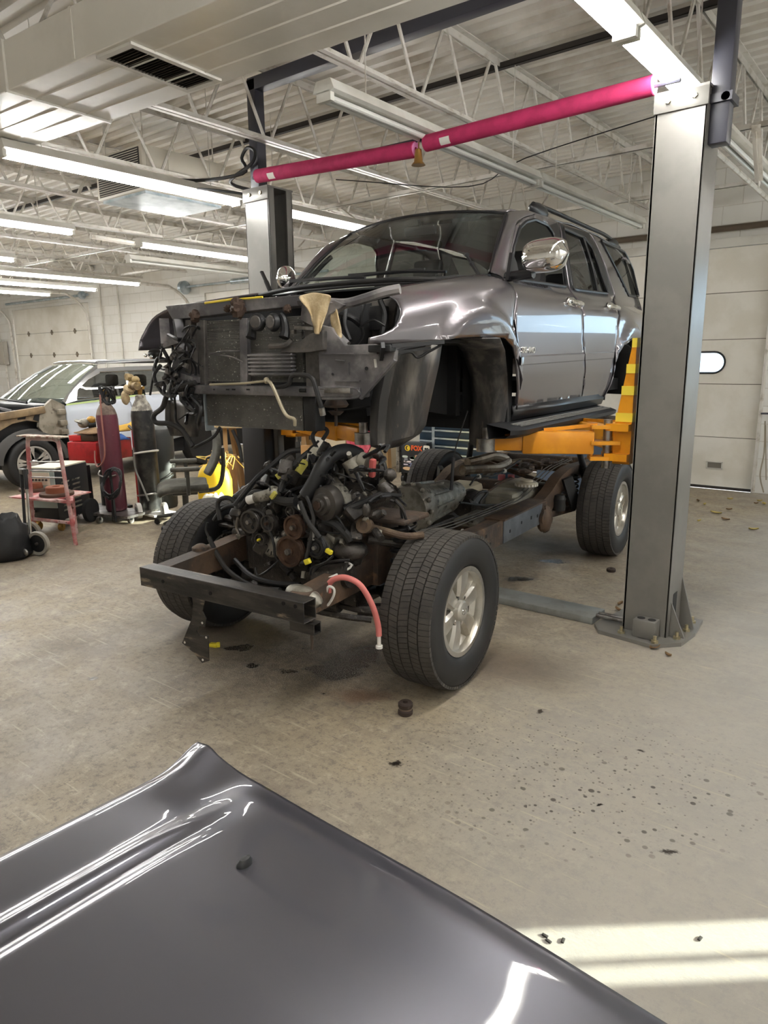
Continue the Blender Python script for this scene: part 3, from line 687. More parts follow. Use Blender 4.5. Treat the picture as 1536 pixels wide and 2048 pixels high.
# ------------------------------------------------------------------ the raised SUV body
ZB = 1.13
VYAW = math.radians(4.49); VORG = Vector((-2.811, 3.075, 0))
VL = Vector((math.cos(VYAW), math.sin(VYAW), 0)); VR = Vector((-math.sin(VYAW), math.cos(VYAW), 0))
body = thing('suv_body', 'grey SUV body lifted off its chassis, front end stripped of hood and grille', 'car body', (VORG.x, VORG.y, ZB), VYAW)
SH = (0, 0, ZB)
def B(mb, name, m, par=None, **k): return mb.build(name, m, par or body, shift=SH, **k)
def BS(mb, name, m, par=None, **k): return mb.split(name, m, par or body, shift=SH, **k)
M['paint'] = mat('grey_metallic_paint', srgb(112, 107, 110), .32, .7, coat=1)
M['chassisblk'] = mat('grimy_black_metal', srgb(72, 69, 67), .5, .2, c2=srgb(100, 95, 90), ns=9, c3=srgb(84, 78, 70), ns3=30, lo3=.6, hi3=.7, bump=.15, bs=40)
M['apron'] = mat('dusty_grey_panel', srgb(84, 82, 84), .36, .2, c2=srgb(140, 136, 136), ns=4, lo=.42, hi=.62, c3=srgb(110, 102, 92), ns3=25, lo3=.66, hi3=.76)
M['liner'] = mat('muddy_black_plastic', srgb(60, 59, 59), .45, c2=srgb(108, 103, 97), ns=5, lo=.42, hi=.7, stretch=(2.5, 2.5, .5), c3=srgb(120, 110, 98), ns3=14, lo3=.64, hi3=.76)
M['trim'] = mat('satin_black_trim', srgb(24, 24, 26), .35)
M['cabglass'] = glass('tinted_glass', (.86, .92, .89), .03)
M['privacy'] = glass('privacy_glass', (.16, .17, .17), .04)
M['seat'] = mat('dark_seat_cloth', srgb(52, 50, 50), .85)
M['cowl'] = mat('black_cowl', srgb(30, 30, 33), .4)
def mono(tab):
    X = [a for a, b in tab]; Y = [b for a, b in tab]; n = len(X)
    d = [(Y[i+1]-Y[i])/(X[i+1]-X[i]) for i in range(n-1)]
    m_ = [d[0]] + [0 if d[i-1]*d[i] <= 0 else 2*d[i-1]*d[i]/(d[i-1]+d[i]) for i in range(1, n-1)] + [d[-1]]
    def f(x):
        if x <= X[0]: return Y[0] + d[0]*(x-X[0])
        if x >= X[-1]: return Y[-1] + d[-1]*(x-X[-1])
        i = max(k for k in range(n-1) if X[k] <= x); h = X[i+1]-X[i]; t = (x-X[i])/h
        return Y[i]*(1+2*t)*(1-t)**2 + m_[i]*h*t*(1-t)**2 + Y[i+1]*t*t*(3-2*t) + m_[i+1]*h*t*t*(t-1)
    return f
def sst(a, b, x):
    t = min(1, max(0, (x-a)/(b-a))); return t*t*(3-2*t)
prof = mono([(1.2, .885), (1.3, .912), (1.45, .945), (1.6, .955), (1.75, .956), (1.89, .942), (1.94, .916), (1.985, .868), (2.03, .818), (2.12, .79), (2.35, .732), (2.47, .70), (2.6, .65)])
fpx = mono([(1.2, .885), (1.3, .912), (1.45, .945), (1.6, .955), (1.75, .956), (1.90, .940), (1.96, .918), (2.01, .88), (2.09, .80), (2.17, .72), (2.25, .64)])
fpz = mono([(1.2, 1.2), (1.90, 1.90), (1.96, 1.957), (2.01, 1.995), (2.09, 2.025), (2.17, 2.04), (2.25, 2.045)])
def plan(y):
    p = 0
    if y < .3: p -= .09*((.3-y)/1.02)**2
    if y > 2.6: p -= .055*((y-2.6)/1.15)**2
    return p
def flare(y, z):
    r = 0
    for yc in (.03, 2.82):
        dz = (z-1.25)/.615 if z > 1.25 else 0
        e = math.hypot((y-yc)/.545, dz)
        r += .042*sst(1.03, .90, e)*(1-.35*sst(.92, .74, e))
    return r
def f_side(y, z): return Vector((prof(z) + plan(y) + flare(y, z) - .012*sst(1.5, 1.42, z)*(1 if .5 < y < 2.2 else .3), y, z))
def f_fend(y, s):
    dz = .145*(max(0, .45-y)/.92)**1.15
    return Vector((fpx(s) + plan(y) + flare(y, s - dz*sst(1.6, 1.98, s)), y, fpz(s) - dz*sst(1.6, 1.98, s)))
def dens(P, step):
    out = []
    for i, a in enumerate(P):
        b_ = P[(i+1) % len(P)]; n = max(1, int(math.hypot(a[0]-b_[0], a[1]-b_[1])/step))
        for k in range(n): out.append((a[0]+(b_[0]-a[0])*k/n, a[1]+(b_[1]-a[1])*k/n))
    return out
def inside(P, x, y):
    r = False; n = len(P)
    for i in range(n):
        (x0, y0), (x1, y1) = P[i], P[(i+1) % n]
        if (y0 > y) != (y1 > y) and x < (x1-x0)*(y-y0)/(y1-y0)+x0: r = not r
    return r
def rnd(P, r=.03):
    """rounds the corners of a polygon a little"""
    out = []; n = len(P)
    for i in range(n):
        a, c, d = Vector(P[i-1]), Vector(P[i]), Vector(P[(i+1) % n])
        u = (a-c); v = (d-c); q = min(r, u.length*.45, v.length*.45); u.normalize(); v.normalize()
        p0, p1 = c+u*q, c+v*q
        for k in range(4): t = k/3; out.append(tuple(p0*(1-t)**2 + c*(2*t*(1-t)) + p1*t*t))
    return out
def panel(poly, holes, f, step=.035, off=0, mirror=False):
    poly = dens(poly, step); holes = [dens(h, step) for h in holes]
    V = []; E = []
    for lp in [poly] + holes:
        k = len(V); V += lp; E += [(k+i, k+(i+1) % len(lp)) for i in range(len(lp))]
    bd = [Vector(p) for p in V]
    x0, x1 = min(p[0] for p in poly), max(p[0] for p in poly); y0, y1 = min(p[1] for p in poly), max(p[1] for p in poly)
    y = math.floor(y0/step)*step
    while y < y1:
        x = math.floor(x0/step)*step
        while x < x1:
            if inside(poly, x, y) and not any(inside(h, x, y) for h in holes):
                p = Vector((x, y))
                if min((p-q).length_squared for q in bd) > (step*.5)**2: V.append((x, y))
            x += step
        y += step
    r = delaunay_2d_cdt([Vector(v) for v in V], E, [], 0, 1e-5)
    mb = MB(); vs_ = []
    for v in r[0]:
        p = f(v.x, v.y)
        if off:
            e = 1e-3; n = (f(v.x+e, v.y)-p).cross(f(v.x, v.y+e)-p).normalized()
            if n.x < 0: n = -n
            p = p + n*off
        if mirror: p = Vector((-p.x, p.y, p.z))
        vs_.append(mb.bm.verts.new(p))
    for t in r[2]:
        c = sum((r[0][i] for i in t), Vector((0, 0)))/len(t)
        if inside(poly, c.x, c.y) and not any(inside(h, c.x, c.y) for h in holes):
            fc = mb.bm.faces.new([vs_[i] for i in t]); fc.normal_update()
            ref = Vector((-1 if mirror else 1, 0, .6))
            if fc.normal.dot(ref) < 0: fc.normal_flip()
    return mb
def sp(u, v):
    x = .93
    for _ in range(120):
        p = lx(u, v, x); x += .15*(f_side(min(p.y, 3.7), p.z).x - x)
    return (p.y, p.z)
S6 = lambda L: [sp(780+a/2.844, 380+b/2.844) for a, b in L]
FDpx = [(722, 1245), (725, 960), (710, 700), (680, 540), (672, 470), (684, 375), (715, 205), (760, 160), (830, 138), (905, 160), (955, 180), (1018, 560), (1085, 660), (1094, 850), (1088, 1185)]
FD = S6(FDpx)
FDW = rnd(S6([(690, 505), (702, 330), (737, 215), (772, 182), (822, 168), (893, 200), (925, 245), (945, 320), (985, 430), (1000, 550)]), .02)
RDF = S6([(963, 184), (1024, 561), (1090, 660), (1100, 850), (1093, 1185)])
RDR = S6([(1203, 1193), (1256, 1080), (1281, 900), (1293, 760), (1296, 690), (1274, 602), (1218, 430), (1178, 330), (1128, 240)])
RD = RDF + RDR
RDW = rnd(S6([(1040, 566), (980, 212), (1100, 268), (1148, 330), (1213, 520), (1240, 590)]), .03)
QF = S6([(1133, 240), (1183, 330), (1223, 430), (1280, 603), (1302, 690), (1299, 760), (1287, 900), (1262, 1082), (1210, 1193)])
ARC = S6([(1262, 1100), (1277, 1000), (1302, 930), (1333, 880), (1372, 855)])
QP = QF + ARC + [(2.95, 1.725), (3.1, 1.68), (3.2, 1.58), (3.26, 1.42), (3.30, 1.33), (3.65, 1.42), (3.78, 1.55), (3.80, 1.75), (3.75, 2.05), (3.64, 2.25), (3.48, 2.44), (3.36, 2.478)]
QPW = rnd(S6([(1197, 287), (1330, 352), (1383, 450), (1424, 605), (1356, 600)]), .03)
FE = [(-.815, 1.648), (-.50, 1.652), (-.283, 1.683), (-.066, 1.690), (.12, 1.690), (.241, 1.680), (.335, 1.632), (.425, 1.509), (.475, 1.40), (.505, 1.29)] + S6([(716, 1245), (719, 960), (704, 700), (675, 545)]) + [(.42, 2.06), (.46, 2.16), (-.45, 2.16), (-.50, 2.14), (-.535, 2.07), (-.55, 2.02), (-.575, 1.955), (-.645, 1.85), (-.74, 1.73), (-.81, 1.70)]
FE_R = FE[:]
FE_R = [(max(y, -.60 - .15*max(0, (1.9-z))) if y < -.3 else y, z) for y, z in FE_R]
def side_set(mir):
    k = dict(keepn=True, solid=.012, smooth=40)
    B(panel(FE_R if mir else FE, [], f_fend, .03, 0, mir), 'fender', M['paint'], **k)
    d1_ = B(panel(FD, [FDW], f_side, .035, 0, mir), 'door', M['paint'], **k)
    d2_ = B(panel(RD, [RDW], f_side, .035, 0, mir), 'door', M['paint'], **k)
    q_ = B(panel(QP, [QPW], f_side, .035, 0, mir), 'quarter_panel', M['paint'], **k)
    if not mir:
        pass      # the front door window is wound down
    B(panel(RDW, [], f_side, .06, -.012, mir), 'door_window', M['privacy'], d2_, keepn=True, smooth=0)
    B(panel(QPW, [], f_side, .06, -.006, mir), 'quarter_window', M['privacy'], q_, keepn=True, smooth=0)
    if mir: B(panel(FDW, [], f_side, .06, -.012, mir), 'door_window', M['cabglass'], d1_, keepn=True, smooth=0)
    sg = -1 if mir else 1
    def loop(P, off=.001):
        return [Vector((sg*(f_side(*p).x+off), f_side(*p).y, p[1])) for p in P]
    for P, d in ((FDW, d1_), (RDW, d2_), (QPW, q_)):
        B(MB().tube(loop(dens(P, .05)), .011, 6, 1, True), 'window_seal', M['trim'], d)
    # black pillar covers between the door windows
    B(panel(S6([(955, 330), (930, 245), (905, 200), (950, 186), (1014, 560), (1000, 548)]), [], f_side, .04, .003, mir), 'pillar_cover', M['trim'], d1_, keepn=True)
    B(panel(S6([(967, 192), (1000, 205), (982, 215), (1038, 560), (1024, 558)]), [], f_side, .04, .003, mir), 'pillar_cover', M['trim'], d2_, keepn=True)
    B(MB().tube(loop(S6([(1098, 268), (1150, 430), (1182, 580)]), -.002), .013, 6), 'window_divider', M['trim'], d2_)
    B(panel(S6([(1150, 330), (1216, 520), (1244, 592), (1270, 600), (1214, 430), (1176, 332), (1126, 245), (1000, 205), (985, 212), (1100, 265)]), [], f_side, .04, .003, mir), 'window_frame', M['trim'], d2_, keepn=True)
    if not mir:
        for d, (a, c) in ((d1_, (1045, 648)), (d2_, (1262, 672))):
            y, z = S6([(a, c)])[0]; x = f_side(y, z).x
            h = MB()
            h.tube([(x+.002, y-.11, z+.008), (x+.038, y-.07, z+.004), (x+.044, y+.03, z), (x+.022, y+.09, z-.004), (x+.004, y+.11, z-.005)], .0165, 10)
            h.ball((x+.004, y-.105, z+.008), (.02, .035, .03)).ball((x+.006, y+.095, z-.004), (.018, .028, .026))
            hd = B(h, 'door_handle', M['chrome'], d)
            B(MB().ball((x-.002, y-.02, z), (.012, .085, .042)), 'handle_cup', M['chrome'], d)
        for d, P in ((d1_, [(730, 972), (1093, 948)]), (d2_, [(1098, 947), (1262, 938)])):
            (ya, za), (yc, zc) = S6(P); rows = []
            for k_ in range(9):
                y = ya+(yc-ya)*k_/8; z = za+(zc-za)*k_/8; x = f_side(y, z).x
                rows.append([(x+.001, y, z-.028), (x+.016, y, z-.022), (x+.018, y, z+.018), (x+.001, y, z+.026)])
            B(MB().sheet(rows), 'side_moulding', M['paint'], d)
side_set(False); side_set(True)
# badge low on the front door
yb_, zb_ = S6([(786, 912)])[0]
Mx = Matrix.Translation((f_side(yb_, zb_).x+.003, yb_, zb_-ZB)) @ Matrix(((0, 0, 1, 0), (1, 0, 0, 0), (0, 1, 0, 0), (0, 0, 0, 1)))
text_mesh('door_badge', 'SR5 4WD', .048, .004, M['chrome'], body, Mx, .001)
# A pillars, roof, glass
ws_b = lambda t: Vector((.735*t, .56-.15*(1-t*t), 2.055-.02*(1-t*t)))
ws_t = lambda t: Vector((.60*t, 1.06-.09*(1-t*t), 2.468+.042*(1-abs(t)**2.2)))
rows = []
for i in range(13):
    u = i/12; row = []
    for j in range(25):
        t = -1+2*j/24; p = ws_b(t).lerp(ws_t(t), u); n = Vector((.25*t, -.6, .75)); p = p + n*(.03*4*u*(1-u)*.6); row.append(p)
    rows.append(row)
B(MB().sheet(rows), 'windshield', M['cabglass'], smooth=60)
B(MB().tube([ws_b(-1)]+[ws_b(-1).lerp(ws_t(-1), .5)+Vector((-.25, -.6, .75))*.02]+[ws_t(-1)], .011, 6).tube([ws_t(-1+k/6) for k in range(13)], .009, 6).tube([ws_b(1), ws_b(1).lerp(ws_t(1), .5)+Vector((.25, -.6, .75))*.02, ws_t(1)], .011, 6), 'windshield_seal', M['trim'])
outl = S6([(673, 540), (668, 470), (680, 373), (711, 203), (757, 157), (828, 135)])
for sg in (1, -1):
    rows = []
    out = catmull([Vector((a, c, 0)) for a, c in outl], 4)
    for i, p in enumerate(out):
        u = i/(len(out)-1); o = f_side(p.x, p.y); q = ws_b(1).lerp(ws_t(1), max(0, (u-.18)/.82)) + Vector((.25, -.6, .75))*(.018*4*u*(1-u)); q.x += .008
        mid = (o+q)/2 + Vector((.5, -.35, .5))*.026
        row = [o, o.lerp(mid, .55)+Vector((.5, -.35, .5))*.006, mid, mid.lerp(q, .5)+Vector((.3, -.4, .5))*.004, q]
        rows.append([Vector((sg*v.x, v.y, v.z)) for v in row])
    B(MB().sheet(rows), 'windshield_pillar', M['paint'], smooth=60, solid=.01, off=0)
rows = []
topL = S6([(828, 135), (905, 157), (955, 177), (1040, 195), (1130, 236), (1195, 262)]) + [(3.36, 2.48), (3.48, 2.45)]
tl = mono([(a, c+.004) for a, c in topL]); yA = topL[0][0]
for i, u in enumerate([0, .025, .06, .11, .17, .24, .34, .48, .64, .8, .92, 1]):
    row = []
    for j in range(33):
        t = -1+2*j/32; a = abs(t)
        y0 = 1.06-.09*(1-min(1, a/.84)**2) + (max(0, a-.84)/.16)*(yA-1.06)
        y = y0 + (3.46-y0)*u; ze = tl(max(y, yA)); xe = f_side(max(y, yA), ze).x
        k = sst(0, .3, u)
        x = math.copysign(a, t)*xe
        zc = 2.51 + .045*k - .03*sst(.8, 1, u)
        if u < .001 and a < .84: x = .60*t/.84; z = ws_t(t/.84).z+.002
        else:
            z = ze + (zc-ze)*(1-a**3.4)
        row.append((x, y, z))
    rows.append(row)
B(MB().sheet(rows), 'roof', M['paint'], smooth=60, solid=.012, off=-1)
# roof rails
rp = [lx(u, v+3, .60) for u, v in [(1060, 412), (1066, 405), (1082, 410), (1120, 426), (1170, 449), (1208, 466), (1226, 480), (1238, 493)]]
for sg in (1, -1):
    P = [Vector((sg*p.x, p.y, p.z)) for p in rp]
    r = B(MB().tube(P[1:], .016, 10), 'roof_rail', M['trim'])
    BS(MB().ball(P[2]-Vector((0, .04, .035)), (.036, .16, .05)).ball(P[6]-Vector((0, 0, .02)), (.03, .16, .045)), 'rail_foot', M['trim'], r)
B(MB().sheet([[(.69*t, 3.46, 2.46+.06*(1-abs(t)**3)) for t in (-1, -.5, 0, .5, 1)], [(.70*t, 3.58, 2.43+.06*(1-abs(t)**3)) for t in (-1, -.5, 0, .5, 1)]]), 'rear_spoiler', M['paint'], solid=.02)
B(MB().sheet([[(.68*t, 3.48, 2.44) for t in (-1, 0, 1)], [(.78*t, 3.73+.05*(1-t*t), 2.05) for t in (-1, 0, 1)]]), 'rear_window', M['privacy'], smooth=60)
B(MB().sheet([[(.78*t, 3.73+.05*(1-t*t), 2.05) for t in (-1, -.5, 0, .5, 1)], [(.86*t, 3.79+.05*(1-t*t), 1.75) for t in (-1, -.5, 0, .5, 1)], [(.85*t, 3.76+.04*(1-t*t), 1.42) for t in (-1, -.5, 0, .5, 1)]]), 'tailgate', M['paint'], smooth=60, solid=.02)
# chrome mirrors
mc = lx(1090, 512, 1.09); mx_, my_, mz_ = 1.09, mc.y, mc.z
m_ = MB(); rows = []
for i in range(13):
    u = i/12; X = .955+.26*u; w_ = (1-abs(2*u-1)**3.2)**.4 if 0 < u < 1 else .02
    zc, hh, dd = mz_+.010*u, .088*w_, .09*w_
    rows.append([(X, my_+.02 - dd*(1.0 if math.cos(a) > 0 else .55)*abs(math.cos(a))**.8*(1 if math.cos(a) > 0 else -1), zc+hh*math.copysign(abs(math.sin(a))**.75, math.sin(a))) for a in [2*PI*k/20 for k in range(20)]])
mh = B(m_.sheet(rows, closed=True), 'mirror_housing', M['chrome'], smooth=60)
B(MB().ball((1.085, my_+.068, mz_), (.11, .008, .07)), 'mirror_glass', M['chrome'], mh)
B(MB().tube([(.85, my_+.05, mz_-.085), (.93, my_+.03, mz_-.085), (1.02, my_+.02, mz_-.08)], .028, 10).prism([(.872, my_-.02, mz_-.11), (.872, my_+.15, mz_-.10), (.845, my_+.15, mz_+.0), (.840, my_+.10, mz_+.05)], (.02, 0, 0)), 'mirror_arm', M['trim'], mh)
pm = ly(573, 557, .60)
m2 = B(MB().ball(pm, (.05, .09, .085)), 'mirror_housing', M['chrome'])
B(MB().tube([pm+Vector((.05, .0, -.04)), pm+Vector((0, 0, -.05))], .025, 8, 1), 'mirror_arm', M['trim'], m2)
# sill and running boards
for sg in (1, -1):
    rows = []
    for (y, k) in ((.55, 1), (1.4, 1), (2.28, 1)):
        rows.append([(sg*x, y, z) for x, z in ((.90, 1.31), (.912, 1.27), (.895, 1.225), (.82, 1.205), (.72, 1.22))])
    B(MB().sheet(rows), 'sill_panel', M['trim'], solid=.01)
    rb = MB(); rows = []
    for y, k in ((.30, .75), (.34, .92), (.42, 1), (2.05, 1), (2.16, .96), (2.24, .8)):
        rows.append([(sg*(.84+(x-.84)*k), y, z) for x, z in ((.86, 1.222), (.92, 1.212), (1.02, 1.20), (1.055, 1.19), (1.05, 1.165), (1.01, 1.146), (.88, 1.14))])
    r = B(rb.sheet(rows, closed=True), 'running_board', M['black'], smooth=40)
    t_ = MB()
    for xx, zz in ((.945, 1.212), (.975, 1.208), (1.005, 1.204)): t_.box2((sg*(xx-.005), .44, zz), (sg*(xx+.005), 2.12, zz+.005))
    for k in range(50): yy = .46+k*.0335; t_.box2((sg*.935, yy, 1.207), (sg*1.02, yy+.007, 1.212))
    B(t_, 'tread_strip', mat('grey_tread_rubber', srgb(120, 118, 114), .6), r, smooth=0)
    BS(MB().bar((sg*.7, .7, 1.18), (sg*.93, .7, 1.16), .04, .03).bar((sg*.7, 1.9, 1.18), (sg*.93, 1.9, 1.16), .04, .03), 'board_bracket', M['black'], r, smooth=0)
# floor pan, fire wall, wheel tubs
M['tub'] = mat('underbody_black', srgb(16, 16, 17), .8)
B(MB().box2((-.74, .5, 1.17), (.74, 2.3, 1.27)).box2((-.74, 2.25, 1.30), (.74, 3.7, 1.40)).box2((-.1, .45, 1.13), (.12, 2.2, 1.17)), 'floor_pan', M['tub'], smooth=0)
B(MB().box2((-.60, .42, 1.25), (.60, .47, 2.0)).box2((-.82, .42, 1.70), (.82, .47, 2.0)), 'firewall', M['tub'], smooth=0)
for sg in (1, -1):
    for yc, y0, y1 in ((.03, -.36, .50), (2.82, 2.34, 3.28)):
        rows = []
        for k in range(13):
            a = PI*k/12; y = yc+ (y0+y1)/2-yc - math.cos(a)*(y1-y0)/2*1.0; z = 1.26+.44*math.sin(a)**.6
            rows.append([(sg*.9, y, z-.008), (sg*.55, y, z)])
        if yc > 1 or sg < 0:
            B(MB().sheet(rows), 'wheel_tub', M['tub'], solid=.01)
        if yc > 1: B(MB().prism([(sg*.55, y, z) for (_, (x, y, z)) in rows] + [(sg*.55, y1, 1.15), (sg*.55, y0, 1.15)], (sg*.01, 0, 0)), 'tub_wall', M['tub'], smooth=0)
    B(MB().prism([(sg*.52, -.6, 1.42), (sg*.52, .45, 1.25), (sg*.52, .45, 2.0), (sg*.52, -.6, 1.80)], (sg*.02, 0, 0)), 'inner_apron', M['tub'], smooth=0)
B(MB().box2((.54, -.36, 1.655), (.86, .46, 1.67)), 'wheel_tub', M['tub'], smooth=0)
B(MB().box2((.60, .50, 1.22), (.89, .56, 1.70)), 'pillar_closing', M['tub'], smooth=0)
# hanging plastic liners of the left front arch
q = lambda u, v, y: ly(u, v, y-.17)
rows = []
for k in range(8):
    t = k/7; row = []
    for (u, v) in [(780, 690), (756, 735), (742, 800), (739, 855), (741, 893), (765, 900)]:
        row.append((u, v))
    row2 = [(884, 690), (878, 730), (862, 800), (852, 850), (840, 868), (800, 893)]
    rr = []
    for (a, c) in zip(row, row2):
        u, v = a[0]+(c[0]-a[0])*t, a[1]+(c[1]-a[1])*t
        rr.append(q(u, v, -.33+.16*t*t + .012*math.cos(t*PI*6)))
    rows.append(rr)
B(MB().sheet(rows), 'arch_liner', M['liner'], smooth=30, solid=.006)
rows = []
for (y, w_) in ((.28, 0), (.335, 0), (.36, 0)):
    rows.append([lx(0, 0, 1)]*0)
rows = []
for (u0, u1, v, ym) in [(905, 1000, 675, .15), (925, 1010, 700, .42), (942, 1014, 750, .57), (945, 1016, 810, .63), (940, 1016, 860, .65), (940, 1010, 885, .65), (955, 998, 895, .65)]:
    rr = []
    for k in range(7): t = k/6; rr.append(q(u0+(u1-u0)*t, v, ym + .05*(2*t-1)**2*(1 if t > .5 else .4)))
    rows.append(rr)
B(MB().sheet(rows), 'mud_flap', M['liner'], smooth=40, solid=.008)
# cowl, dash and seats
B(MB().sheet([[(.72*t, .22, 1.985+.02*(1-t*t)) for t in (-1, -.5, 0, .5, 1)], [(.73*t, .40-.1*(1-t*t), 2.025+.015*(1-t*t)) for t in (-1, -.5, 0, .5, 1)], [(.735*t, .57-.15*(1-t*t), 2.052-.02*(1-t*t)) for t in (-1, -.5, 0, .5, 1)]]), 'cowl_panel', M['cowl'], solid=.01)
B(MB().tube([(-.74, .21, 1.99), (-.4, .16, 2.01), (0, .14, 2.015), (.4, .16, 2.01), (.70, .21, 1.99)], .014, 8), 'cowl_seal', M['rubber'])
for (p, r_) in (([(.55, .38, 2.06), (.25, .36, 2.08), (-.02, .39, 2.08)], 1), ([(.02, .34, 2.06), (-.3, .39, 2.08), (-.56, .46, 2.09)], 1)):
    wv = B(MB().tube(p, .008, 6), 'wiper_arm', M['trim'])
    B(MB().bar(Vector(p[1])+Vector((.16, .02, .0)), Vector(p[2])+Vector((-.12, .0, .008)), .012, .02), 'wiper_blade', M['rubber'], wv)
B(MB().sheet([[(x, .56, 2.03) for x in (-.7, -.3, .1, .4, .7)], [(-.7, .74, 2.04), (-.3, .76, 2.04), (.1, .78, 2.06), (.4, .76, 2.09), (.7, .74, 2.04)], [(-.7, .98, 1.96), (-.3, 1, 1.96), (.1, 1.02, 1.98), (.4, 1.02, 2.01), (.7, .98, 1.96)], [(x, 1.04, 1.78) for x in (-.7, -.3, .1, .4, .7)]]), 'dashboard', M['seat'], solid=.02)
B(MB().tube([(.38+.17*math.cos(a), 1.12+.07*math.sin(a), 1.95+.15*math.sin(a)) for a in [2*PI*k/16 for k in range(16)]], .016, 8, 1, True).bar((.38, 1.1, 1.95), (.38, .98, 1.9), .06, .06).bar((.24, 1.12, 1.95), (.52, 1.12, 1.95), .03, .03), 'steering_wheel', M['black'])
for (x, y, nm) in ((.38, 1.55, 1), (-.38, 1.55, 1)):
    s = B(MB().box((x, y-.15, 1.66), (.48, .5, .16), bev=.05).box((x, y+.14, 1.93), (.46, .14, .55), (-14, 0, 0), bev=.06), 'seat', M['seat'])
    B(MB().box((x, y+.23, 2.27), (.25, .09, .15), (-10, 0, 0), bev=.035), 'headrest', M['seat'], s)
s = B(MB().box((0, 2.3, 1.66), (1.2, .5, .16), bev=.05).box((0, 2.6, 1.9), (1.2, .14, .5), (-14, 0, 0), bev=.05), 'seat', M['seat'])
BS(MB().box((.38, 2.68, 2.2), (.26, .09, .14), bev=.03).box((-.38, 2.68, 2.2), (.26, .09, .14), bev=.03), 'headrest', M['seat'], s)
B(MB().tube([(-.72, .62, 2.08), (-.69, .68, 2.13), (-.655, .8, 2.24), (-.635, .86, 2.29)], .017, 8), 'grab_handle', M['black'])
B(MB().box((.0, 1.02, 2.42), (.24, .03, .065), (10, 0, 0), bev=.015).tube([(0, 1.02, 2.44), (0, 1.0, 2.49)], .01, 6, 1), 'inside_mirror', M['black'])
# hood hinges
BS(MB().bar(q(958, 550, .66), q(943, 527, .66), .03, .012).bar(q(944, 529, .66), q(934, 511, .66), .022, .01).cyl(q(943, 527, .65), q(943, 527, .67), .014).cyl(q(934, 510, .65), q(934, 510, .67), .013), 'hood_hinge', M['trim'])
B(MB().bar(q(541, 583, .52), q(532, 562, .52), .03, .014).bar(q(533, 564, .52), q(523, 543, .52), .024, .012), 'hood_hinge', M['trim'])
# ---- stripped nose
YC = -.52
def plate(px_, y, d, name, m, par=None, holes=None): return B(MB().prism([q(u, v, y) for u, v in px_], (0, d, 0)), name, m, par, smooth=0, bevel=.004)
tb = plate([(330, 612), (420, 602), (520, 596), (600, 590), (604, 612), (545, 617), (455, 627), (345, 640)], YC, .09, 'radiator_support', M['apron'])
B(MB().tube([q(600, 602, YC), q(640, 604, YC), q(690, 607, YC+.02), q(730, 597, YC+.04), q(770, 584, YC+.06), q(800, 578, YC+.08)], .022, 8), 'headlamp_rail', M['apron'])
plate([(604, 600), (668, 600), (690, 610), (655, 632), (640, 660), (600, 640)], YC-.01, .05, 'support_gusset', M['apron'])
BS(MB().ball(q(475, 617, YC-.03), (.035, .04, .045), jit=.5).ball(q(390, 632, YC-.02), (.022, .03, .03), jit=.4).ball(q(575, 618, YC-.02), (.02, .02, .02), jit=.4).ball(q(455, 617, YC-.02), (.018, .02, .018), jit=.4), 'hood_latch', mat('rusty_latch', srgb(74, 58, 48), .7, .4, bump=.4, bs=60))
BS(MB().tube([q(410, 606, YC+.0), q(470, 598, YC)], .006, 6, 1).tube([q(470, 599, YC-.01), q(525, 594, YC-.01)], .005, 6, 1), 'latch_rod', M['yellowtape'])
# condenser and radiator cores
M['core'] = mat('finned_core', srgb(104, 102, 97), .5, .2, c2=srgb(86, 84, 80), ns=8, c3=srgb(225, 222, 212), ns3=75, lo3=.62, hi3=.67)
def core(p0, p1, y, d, name, n, par=None):
    a, c = q(*p0, y), q(*p1, y); zt, zb_ = a.z, c.z
    y -= .17; o = B(MB().box2((a.x, y+.012, zb_), (c.x, y+d, zt)), name, M['core'], par, smooth=0)
    b_ = MB()
    for k in range(n): z = zb_+(zt-zb_)*(k+.5)/n; b_.box2((a.x, y, z-.0028), (c.x, y+.013, z+.0028))
    B(b_, 'core_tube', M['core'], o, smooth=0); return o
core((409, 642), (607, 765), YC+.02, .05, 'condenser', 40)
rad = core((412, 788), (607, 862), YC+.05, .05, 'radiator', 26)
B(MB().box2(q(604, 790, YC+.04), q(632, 864, YC+.04)+Vector((0, .08, 0)), .012), 'radiator_tank', M['black'], rad)
B(MB().box2(q(405, 786, YC+.045), q(413, 862, YC+.045)+Vector((0, .06, 0)), .004), 'radiator_tank', M['galv'], rad)
plate([(478, 636), (494, 636), (494, 772), (480, 772)], YC-.01, .03, 'centre_brace', M['apron'])
plate([(370, 640), (382, 640), (382, 800), (370, 800)], YC-.0, .05, 'support_post', M['chassisblk'])
plate([(392, 640), (408, 640), (410, 770), (400, 770)], YC-.0, .05, 'support_post', M['chassisblk'])
plate([(345, 640), (372, 640), (372, 770), (395, 790), (350, 782), (335, 760), (352, 700)], YC+.03, .02, 'support_side', M['apron'])
plate([(608, 640), (645, 650), (650, 690), (640, 775), (612, 775)], YC+.02, .03, 'support_side', M['chassisblk'])
# horns
for (u, v, sg) in ((517, 645, 1), (549, 645, -1)):
    c = q(u, v, YC-.06)
    h = B(MB().lathe([(.012, .03), (.036, .024), (.042, .012), (.042, 0), (.036, -.008), (.012, -.01)], c, (0.15*sg, -1, .05), 24), 'horn', M['black'])
    B(MB().tube([c+Vector((-.03*sg, .01, .036)), c+Vector((-.05*sg, .01, .01)), c+Vector((-.055*sg, .01, -.04)), c+Vector((-.055*sg, 0, -.07))], .012, 8, r1=.026), 'horn_trumpet', M['black'], h)
    B(MB().lathe([(.03, .026), (.026, .030), (.001, .031)], c, (0.15*sg, -1, .05), 20), 'horn_disc', M['chassisblk'], h)
